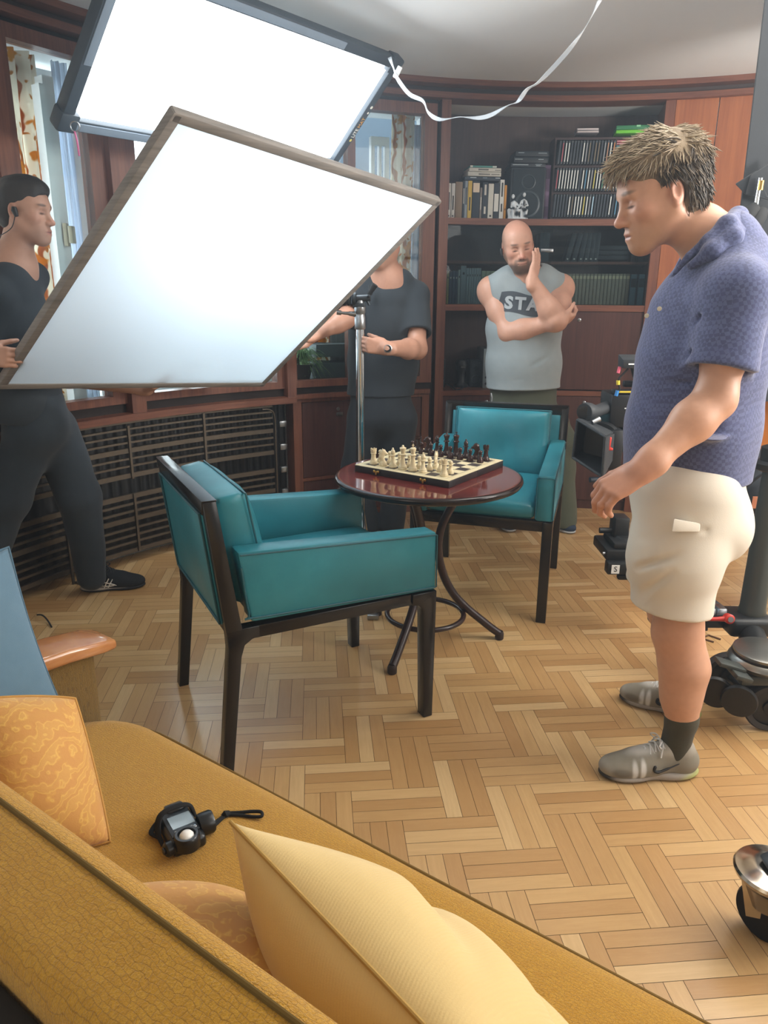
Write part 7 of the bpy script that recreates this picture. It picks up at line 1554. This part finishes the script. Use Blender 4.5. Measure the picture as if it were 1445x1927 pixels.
for a, b, r in (((940, 655, 4.06), (985, 690, 4.03), 0.012), ((930, 690, 4.08), (975, 705, 4.03), 0.012), ((1000, 690, 4.03), (1045, 665, 4.07), 0.012), ((935, 672, 4.06), (1010, 660, 4.02), 0.010), ((950, 720, 4.06), (1000, 712, 4.03), 0.010), ((965, 530, 4.09), (1000, 580, 4.06), 0.007)): S.fold(pt(*a), pt(*b), r, 1, 0.014)
S.rough(0.0045, waves(41, 12, 16, 60)); S.cut(pt(985, 736, 4.06), (0.03, 0, -1), 0.004)
top_ = skin_mesh('sleeveless_top', S, fabric('heather grey jersey', '8f9a9e', '9ca6a9', 350, 30), B, None, 1)
# the print on the chest
def chest(px, py): 
    return at(px, py, 4.02)
pr_ = MB(); org = chest(984, 572); MM = Matrix.Translation(org) @ Matrix.Rotation(math.radians(90), 4, 'X') @ Matrix.Rotation(math.radians(-4), 4, 'Z')
def on_chest(m, z):
    dg = bpy.context.evaluated_depsgraph_get(); inv = top_.matrix_world.inverted(); o_ = Vector(B.location)
    for i, v in enumerate(m.v):
        p = Vector(v); ok, hit, nr, idx = top_.ray_cast(p + Vector((0, -0.4, 0)) - o_, Vector((0, 1, 0)))
        if ok: m.v[i] = tuple(hit + o_ + Vector((0, -z, 0)))
def gridplate(cols, rows, w, h):
    m = MB(); m.grid(lambda u, v: MM @ Vector(((u-0.5)*w*(1.0 - 0.12*v), (v-0.5)*h + 0.008*math.sin(u*6), 0)), cols, rows); return m
m = gridplate(24, 14, 0.235, 0.105); on_chest(m, 0.003); m.build('print', plain('charcoal print', '454b52', 0.8), top_, angle=180)
for s_, x, w in (('S', -0.062, 1.0), ('T', -0.004, 1.0), ('A', 0.062, 1.0)):
    cu = MB(); cu.text(s_, MM @ Matrix.Translation((x, -0.002, 0)), 0.086, 0.0, bold=0.004, sx=1.0); on_chest(cu, 0.0055); cu.build('print_letter', plain('pale grey print', 'aab2b6', 0.8), top_, smooth=False, fix=False)
S = SDF(axis_steps(0.52, 1.20, 0.006), axis_steps(3.96, 4.48, 0.006), axis_steps(0.03, 0.92, 0.006))
S.cap(pt(984, 730, yB+0.02), pt(985, 810, yB+0.02), 0.150, 0.155, 0.05, sq=(xx, 1.25))
for px, x2 in ((945, 958), (1036, 1060)): S.chain([pt(px, 800, yB+0.02), pt((px+x2)/2+2, 880, yB+0.02), pt(x2, 980, yB)], [0.112, 0.094, 0.078], 0.04)
S.ell(pt(1066, 830, yB), (0.05, 0.07, 0.085), None, 0.03)
S.rough(0.006, waves(43, 14, 14, 50)); skin_mesh('cargo_trousers', S, fabric('olive cargo cotton', '4a4f40', '575c4b', 400, 14), B, None, 1)
cl_ = at(924, 740, 4.06); kc = MB(); kc.tube([cl_ + Vector((0, 0, 0.0)), cl_ + Vector((0.004, -0.01, -0.02)), cl_ + Vector((0.002, -0.012, -0.05))], 0.004, 8); kc.build('carabiner', M['steel'], B); MB().box(cl_ + Vector((-0.006, -0.012, -0.06)), (0.02, 0.014, 0.02), bev=0.004).build('red_tag', plain('orange red tag', 'd8502f', 0.5), B)
def t_navy(L): T = Tint('27364a'); T.blob((L*0.5, 0, 0.1), (L*0.2, 0.03, 0.04), '35455a'); return T
def t_pale(L): return Tint('b9bec2')
NAVY = dict(tint=t_navy, sole=t_pale, laces='3d4c60')
g = atz(961, 1004); shoe(B, (g.x, g.y+0.01), (g.x+0.01, g.y+0.28), NAVY); g = atz(1078, 1006); shoe(B, (g.x, g.y), (g.x-0.10, g.y+0.26), NAVY)

# ===== the man behind the diffusion frame gripping the stand
yG = 4.14
G_ = person('man in black tee behind the diffusion frame gripping the chrome stand', (0.02, yG, 0))
H = Head(pt(722, 462, 4.12), (-0.35, -0.93, 0.05), (0.05, 0.05, 1), 1.0); nb_ = pt(728, 528, yG)
sL, sR = pt(782, 556, 4.16), pt(672, 560, 4.16); eL, wL = pt(785, 657, 3.98), pt(726, 655, 3.665); eR, wR = pt(650, 600, 3.96), pt(598, 628, 3.84)
S = SDF(axis_steps(-0.50, 0.34, 0.006, ((-0.20, 0.16, 0.0035),)), axis_steps(3.58, 4.32, 0.006, ((3.60, 3.80, 0.0035),)), axis_steps(0.04, 1.76, 0.006, ((1.02, 1.20, 0.0035), (1.38, 1.62, 0.004))))
H.build(S, nb_, 0.066, 0.0, 0.0, 0.5)
S.chain([nb_, pt(725, 640, yG), pt(722, 760, yG)], [0.09, 0.13, 0.12], 0.05); S.cap(sR, nb_, 0.06, 0.07, 0.05); S.cap(sL, nb_, 0.06, 0.07, 0.05)
S.chain([sL, eL], [0.058, 0.048], 0.03); S.chain([eL, eL*0.7+wL*0.3, wL], [0.050, 0.049, 0.031], 0.03); S.chain([sR, eR], [0.058, 0.048], 0.03); S.chain([eR, eR*0.7+wR*0.3, wR], [0.049, 0.047, 0.031], 0.03)
gp = np.array((PX_, PY_, 0)); hz = at(690, 645, 3.68).z
hand(S, wL, np.array((gp[0]-0.02, PY_-0.040, hz)) - wL, (0.0, 1, 0.0), (0, 0, 1), ((1.0, 1.25, 1.0),)*4, (0.25, 0.75), 1.0, 0.0, 0.030, 0.3)
hand(S, wR, pt(572, 646, 3.81) - wR, (0, -0.4, 1), (0.6, -0.6, 0.2), (0.4, 0.4, 0.4, 0.4), (0.6, 0.4), 1.0)
for a, b, c_ in ((692, 672, 690), (748, 742, 738)): S.chain([pt(a, 770, yG), pt(b, 880, yG), pt(c_, 985, yG)], [0.055, 0.042, 0.036], 0.02)
T = Tint('b88a74'); H.paint(T, '5a4a3e', 'a5675c', None, 0, '94705c', 'c07f6c'); skin_mesh('body', S, SKIN, G_, T, 1)
S = SDF(axis_steps(H.c[0]-0.14, H.c[0]+0.14, 0.005), axis_steps(H.c[1]-0.14, H.c[1]+0.15, 0.005), axis_steps(H.c[2]-0.08, H.c[2]+0.17, 0.005)); E_ = lambda c, r, k=0.015, op='u': S.ell(H.p(*c), H.r(*r), H.A, k, op); E_((-0.018, 0, 0.048), (0.104, 0.083, 0.092)); E_((0.11, 0, -0.01), (0.085, 0.1, 0.085), 0.01, 's'); S.cut(H.p(0, 0, -0.03), tuple(np.array((0.3, 0, -1)) @ H.A), 0.01); S.rough(0.003, waves(6, 10, 60, 200)); skin_mesh('hair', S, HAIR, G_, Tint('5c5148'), 1)
S = SDF(axis_steps(-0.36, 0.34, 0.005), axis_steps(3.90, 4.36, 0.005), axis_steps(0.74, 1.60, 0.005))
S.chain([pt(716, 748, yG), pt(720, 680, yG), pt(724, 620, yG), pt(727, 575, yG)], [0.148, 0.146, 0.146, 0.128], 0.05, sq=(xx, 1.26)); S.cap(sR, sL, 0.072, 0.072, 0.06); S.cap(pt(706, 530, yG), pt(756, 528, yG), 0.060, 0.060, 0.05)
for s_, e_, f_ in ((sL, eL, 0.72), (sR, eR, 0.85)):
    d_ = unit(e_-s_); S.sleeve(s_, e_, f_, 0.074, 0.078, 0.03, 0.066)
S.cap(nb_ + np.array((0, -0.03, 0.06)), nb_ + np.array((-0.01, -0.085, -0.005)), 0.072, 0.040, 0.008, 's'); S.rough(0.005, waves(51, 12, 14, 50)); S.cut(pt(716, 742, yG), (0, 0, -1), 0.004)
TEE = fabric('black jersey', '23292f', '2b3238', 350, 10); skin_mesh('tee_shirt', S, TEE, G_, None, 1)
JEAN = fabric('dark jeans', '20252b', '2a3138', 350, 12)
S = SDF(axis_steps(-0.34, 0.30, 0.006), axis_steps(3.92, 4.36, 0.006), axis_steps(0.02, 0.90, 0.006))
S.cap(pt(716, 735, yG), pt(718, 780, yG), 0.138, 0.142, 0.05, sq=(xx, 1.22))
for a, b, c_ in ((688, 672, 690), (748, 744, 738)): S.chain([pt(a, 790, yG), pt(b, 880, yG), pt(c_, 990, yG)], [0.108, 0.086, 0.070], 0.04)
S.rough(0.006, waves(53, 14, 14, 50)); skin_mesh('jeans', S, JEAN, G_, None, 1)
def t_blk(L): return Tint('1a1c20')
BLK = dict(tint=t_blk, sole=lambda L: Tint('3c3c40'), laces='26282c')
g = atz(738, 1003); shoe(G_, (g.x, g.y+0.02), (g.x+0.02, g.y+0.29), BLK); g = atz(690, 1003); shoe(G_, (g.x, g.y+0.02), (g.x, g.y+0.29), BLK)
# wrist watch
wd = unit(wL - eL); wc_ = Vector(wL - wd*0.012); wt = thing('wrist_watch', None, None, wc_); wt.parent = G_; wt.location = wc_ - Vector(G_.location); a_, b_, d_ = frame(wd, (0, -1, 0))
m = MB(); m.tube([wc_ + (a_*math.cos(t) + b_*math.sin(t))*0.0345 for t in [2*math.pi*i/24 for i in range(25)]], 0.009, 8, caps=False, sx=0.3, sy=1.0, hint=tuple(d_)); m.build('watch_strap', M['black_soft'], wt)
fc = wc_ + Vector((0.004, -0.036, 0.0)); m = MB(); m.lathe([(0.0185, -0.006), (0.020, 0), (0.0195, 0.005), (0.0165, 0.006), (0.016, 0.004), (0.0004, 0.004)], fc, (0.1, -1, 0.05), 28); m.build('watch_case', M['steel'], wt); m = MB(); m.lathe([(0.0155, 0.0045), (0.0155, 0.005), (0.0004, 0.005)], fc, (0.1, -1, 0.05), 24); m.build('watch_dial', plain('black dial', '14161a', 0.2), wt); m = MB(); m.box(fc + Vector((0, -0.0055, 0.003)), (0.0012, 0.001, 0.012)); m.box(fc + Vector((0.004, -0.0055, 0)), (0.009, 0.001, 0.0012)); m.build('watch_hands', plain('pale hands', 'd8dadc', 0.4), wt)
m = MB(); p = at(697, 548, 3.99); m.tube([p + Vector((0.0, 0, 0.03)), p, p + Vector((0.0, 0, -0.02))], [0.008, 0.011, 0.009], 8); m.build('clip_microphone', M['black'], G_)

# ===== the man holding the frame at the left edge
yL = 3.02
L = person('man in black tee and dark jeans in profile at the left edge holding the frame', (-1.35, yL, 0))
H = Head(pt(30, 396, 2.95) + np.array((0, 0.072, 0)), (0.985, -0.06, -0.06), (0.06, 0, 1), 0.93); nb_ = pt(24, 505, yL)
sN, sF = pt(-12, 560, 2.88), pt(40, 548, 3.18); Qh = v3(A_ + (B_-A_)*0.125); eN, wN = pt(-62, 700, 2.80), Qh + np.array((-0.115, -0.02, 0.01)); hF = v3(A_ + (D_-A_)*0.53) + np.array((0.0, 0.03, -0.005)); eF = pt(60, 700, 3.30); wF = hF + np.array((-0.075, 0.03, -0.03))
S = SDF(axis_steps(-1.90, -0.92, 0.006, ((-1.60, -1.22, 0.0035),)), axis_steps(2.62, 3.66, 0.006, ((2.84, 3.12, 0.0035),)), axis_steps(0.02, 1.86, 0.006, ((0.94, 1.20, 0.0035), (1.48, 1.80, 0.0035))))
H.build(S, nb_, 0.070, 0.0, 0.0, 0.5)
S.chain([nb_, pt(25, 640, yL), pt(55, 780, yL)], [0.075, 0.11, 0.09], 0.05); S.cap(sN, nb_, 0.058, 0.068, 0.05); S.cap(sF, nb_, 0.058, 0.068, 0.05)
S.chain([sN, eN], [0.055, 0.045], 0.03); S.chain([eN, eN*0.7+wN*0.3, wN], [0.046, 0.045, 0.028], 0.03); S.chain([sF, eF], [0.055, 0.045], 0.03); S.chain([eF, eF*0.7+wF*0.3, wF], [0.046, 0.044, 0.028], 0.03)
bd_ = v3((B_-A_).normalized()); hand(S, wN, Qh - wN + np.array((0.0, -0.025, 0.0)), (0.15, 1.0, -0.1), (0, 0, 1), ((0.75, 0.8, 0.7), (0.8, 0.85, 0.7), (0.85, 0.9, 0.7), (0.9, 0.95, 0.7)), (0.5, 0.7), 1.0, 0.02, 0.028)
hand(S, wF, hF - wF + np.array((0.03, -0.04, 0.01)), (0.1, -0.3, 1), (1, 0.2, 0), (0.6, 0.6, 0.6, 0.6), (0.6, 0.4), 1.0, 0.03, 0.028)
for ch in ([pt(55, 790, 2.98), pt(15, 930, 2.98), pt(-30, 1075, 2.98)], [pt(90, 790, 3.12), pt(150, 930, 3.14), pt(172, 1075, 3.20)]): S.chain(ch, [0.07, 0.05, 0.04], 0.03)
T = Tint('b78c76'); H.paint(T, '3d302a', 'a5675c', None, 0, '80665a', 'bd8470', '33261f', 0.4); skin_mesh('body', S, SKIN, L, T, 1)
S = SDF(axis_steps(H.c[0]-0.14, H.c[0]+0.15, 0.0035), axis_steps(H.c[1]-0.12, H.c[1]+0.12, 0.0035), axis_steps(H.c[2]-0.10, H.c[2]+0.18, 0.0035)); E_ = lambda c, r, k=0.015, op='u': S.ell(H.p(*c), H.r(*r), H.A, k, op)
E_((-0.020, 0, 0.048), (0.106, 0.084, 0.094)); E_((-0.055, 0, -0.01), (0.06, 0.074, 0.07), 0.02); E_((0.03, 0, 0.09), (0.07, 0.066, 0.046), 0.03); E_((0.112, 0, -0.005), (0.072, 0.1, 0.080), 0.008, 's'); E_((0.07, 0, -0.06), (0.08, 0.12, 0.07), 0.008, 's'); S.cut(H.p(-0.03, 0, -0.065), tuple(np.array((0.4, 0, -1)) @ H.A), 0.012)
for s in (-1, 1): E_((-0.004, s*0.085, -0.012), (0.026, 0.05, 0.036), 0.006, 's')
S.rough(0.0028, waves(8, 12, 70, 240)); skin_mesh('hair', S, HAIR, L, Tint('2c2724'), 1)
m = MB(); p = Vector(H.p(0.006, -0.092, 0.0)); m.tube([p + Vector((0.0, 0, 0.012)), p, p + Vector((0.006, 0, -0.022))], [0.008, 0.0115, 0.007], 10); m.tube(bez([p + Vector((0.0, 0, -0.02)), p + Vector((-0.02, 0.004, -0.06)), p + Vector((-0.07, 0.02, -0.085)), p + Vector((-0.14, 0.05, -0.10))], 5), 0.0016, 6); m.build('earpiece', M['black'], L)
S = SDF(axis_steps(-1.86, -1.06, 0.005), axis_steps(2.70, 3.44, 0.005), axis_steps(0.80, 1.60, 0.005))
S.chain([pt(50, 765, yL), pt(36, 690, yL), pt(24, 620, yL), pt(18, 570, yL)], [0.140, 0.135, 0.138, 0.125], 0.05, sq=(yy, 1.2)); S.cap(sN, sF, 0.074, 0.074, 0.06); S.cap(pt(20, 530, 2.95), pt(30, 528, 3.09), 0.066, 0.066, 0.05)
for s_, e_, f_ in ((sN, eN, 0.7), (sF, eF, 0.7)): d_ = unit(e_-s_); S.sleeve(s_, e_, f_, 0.074, 0.078, 0.03, 0.066)
S.cap(pt(20, 525, 2.98), pt(62, 520, 3.14), 0.070, 0.060, 0.04); S.cap(nb_ + np.array((0.02, 0, 0.10)), nb_ + np.array((0.040, 0, 0.040)), 0.064, 0.056, 0.008, 's'); S.rough(0.0045, waves(61, 12, 14, 50)); S.cut(pt(60, 790, yL), (-0.1, 0, -1), 0.004); skin_mesh('tee_shirt', S, TEE, L, None, 1)
S = SDF(axis_steps(-1.86, -1.06, 0.006), axis_steps(2.74, 3.46, 0.006), axis_steps(0.02, 0.96, 0.006))
S.cap(pt(60, 760, yL), pt(72, 800, yL), 0.124, 0.128, 0.05, sq=(yy, 1.10)); S.chain([pt(62, 810, 3.0), pt(15, 940, 2.98), pt(-30, 1080, 2.98)], [0.098, 0.084, 0.066], 0.04); S.chain([pt(98, 810, 3.12), pt(150, 935, 3.14), pt(172, 1085, 3.20)], [0.106, 0.086, 0.066], 0.04)
S.rough(0.006, waves(63, 14, 14, 50)); skin_mesh('jeans', S, fabric('dark slate jeans', '1d242b', '29323a', 350, 12), L, None, 1)
def tig(Lh): return [([(Lh*0.62, 0.043, 0.026), (Lh*0.50, 0.0475, 0.040), (Lh*0.36, 0.046, 0.052)], 0.003), ([(Lh*0.62, 0.0435, 0.040), (Lh*0.48, 0.046, 0.030), (Lh*0.30, 0.042, 0.034)], 0.003), ([(Lh*0.52, 0.041, 0.062), (Lh*0.46, 0.0475, 0.034), (Lh*0.44, 0.046, 0.024)], 0.003), ([(Lh*0.46, 0.041, 0.066), (Lh*0.40, 0.0465, 0.036), (Lh*0.38, 0.046, 0.024)], 0.003)]
ASC = dict(tint=lambda L_: Tint('16191e'), sole=lambda L_: (Tint('1c1e22').blob((L_*0.3, 0, 0.02), (L_*0.4, 0.07, 0.008), 'b4aca0', 0.9)), stripes=tig, mark='c9c2b6', laces='24272c')
g1, g2 = atz(274, 1102), atz(152, 1112); shoe(L, (g1.x, g1.y), (g2.x, g2.y), ASC); g3 = atz(-10, 1190); shoe(L, (g3.x+0.02, g3.y), (g3.x-0.24, g3.y+0.03), ASC)
# ------------------------------------------------------------------ thin stage haze filling the room and hanging in the light of the panel
hz_ = NT('thin bluish haze'); hz_.N.remove(hz_.b); vol = hz_.n('ShaderNodeVolumeScatter'); vol.inputs['Color'].default_value = (0.72, 0.86, 1.0, 1); vol.inputs['Density'].default_value = HAZE; vol.inputs['Anisotropy'].default_value = 0.35
hz_.link(vol.outputs[0], hz_.out.inputs['Volume'])
haze = MB().box((0.9, 2.6, 1.9), (11.0, 10.4, 4.4)).build('haze', hz_.m, smooth=False)
tag(haze, 'thin bluish stage haze hanging through the whole room', 'haze', kind='stuff')
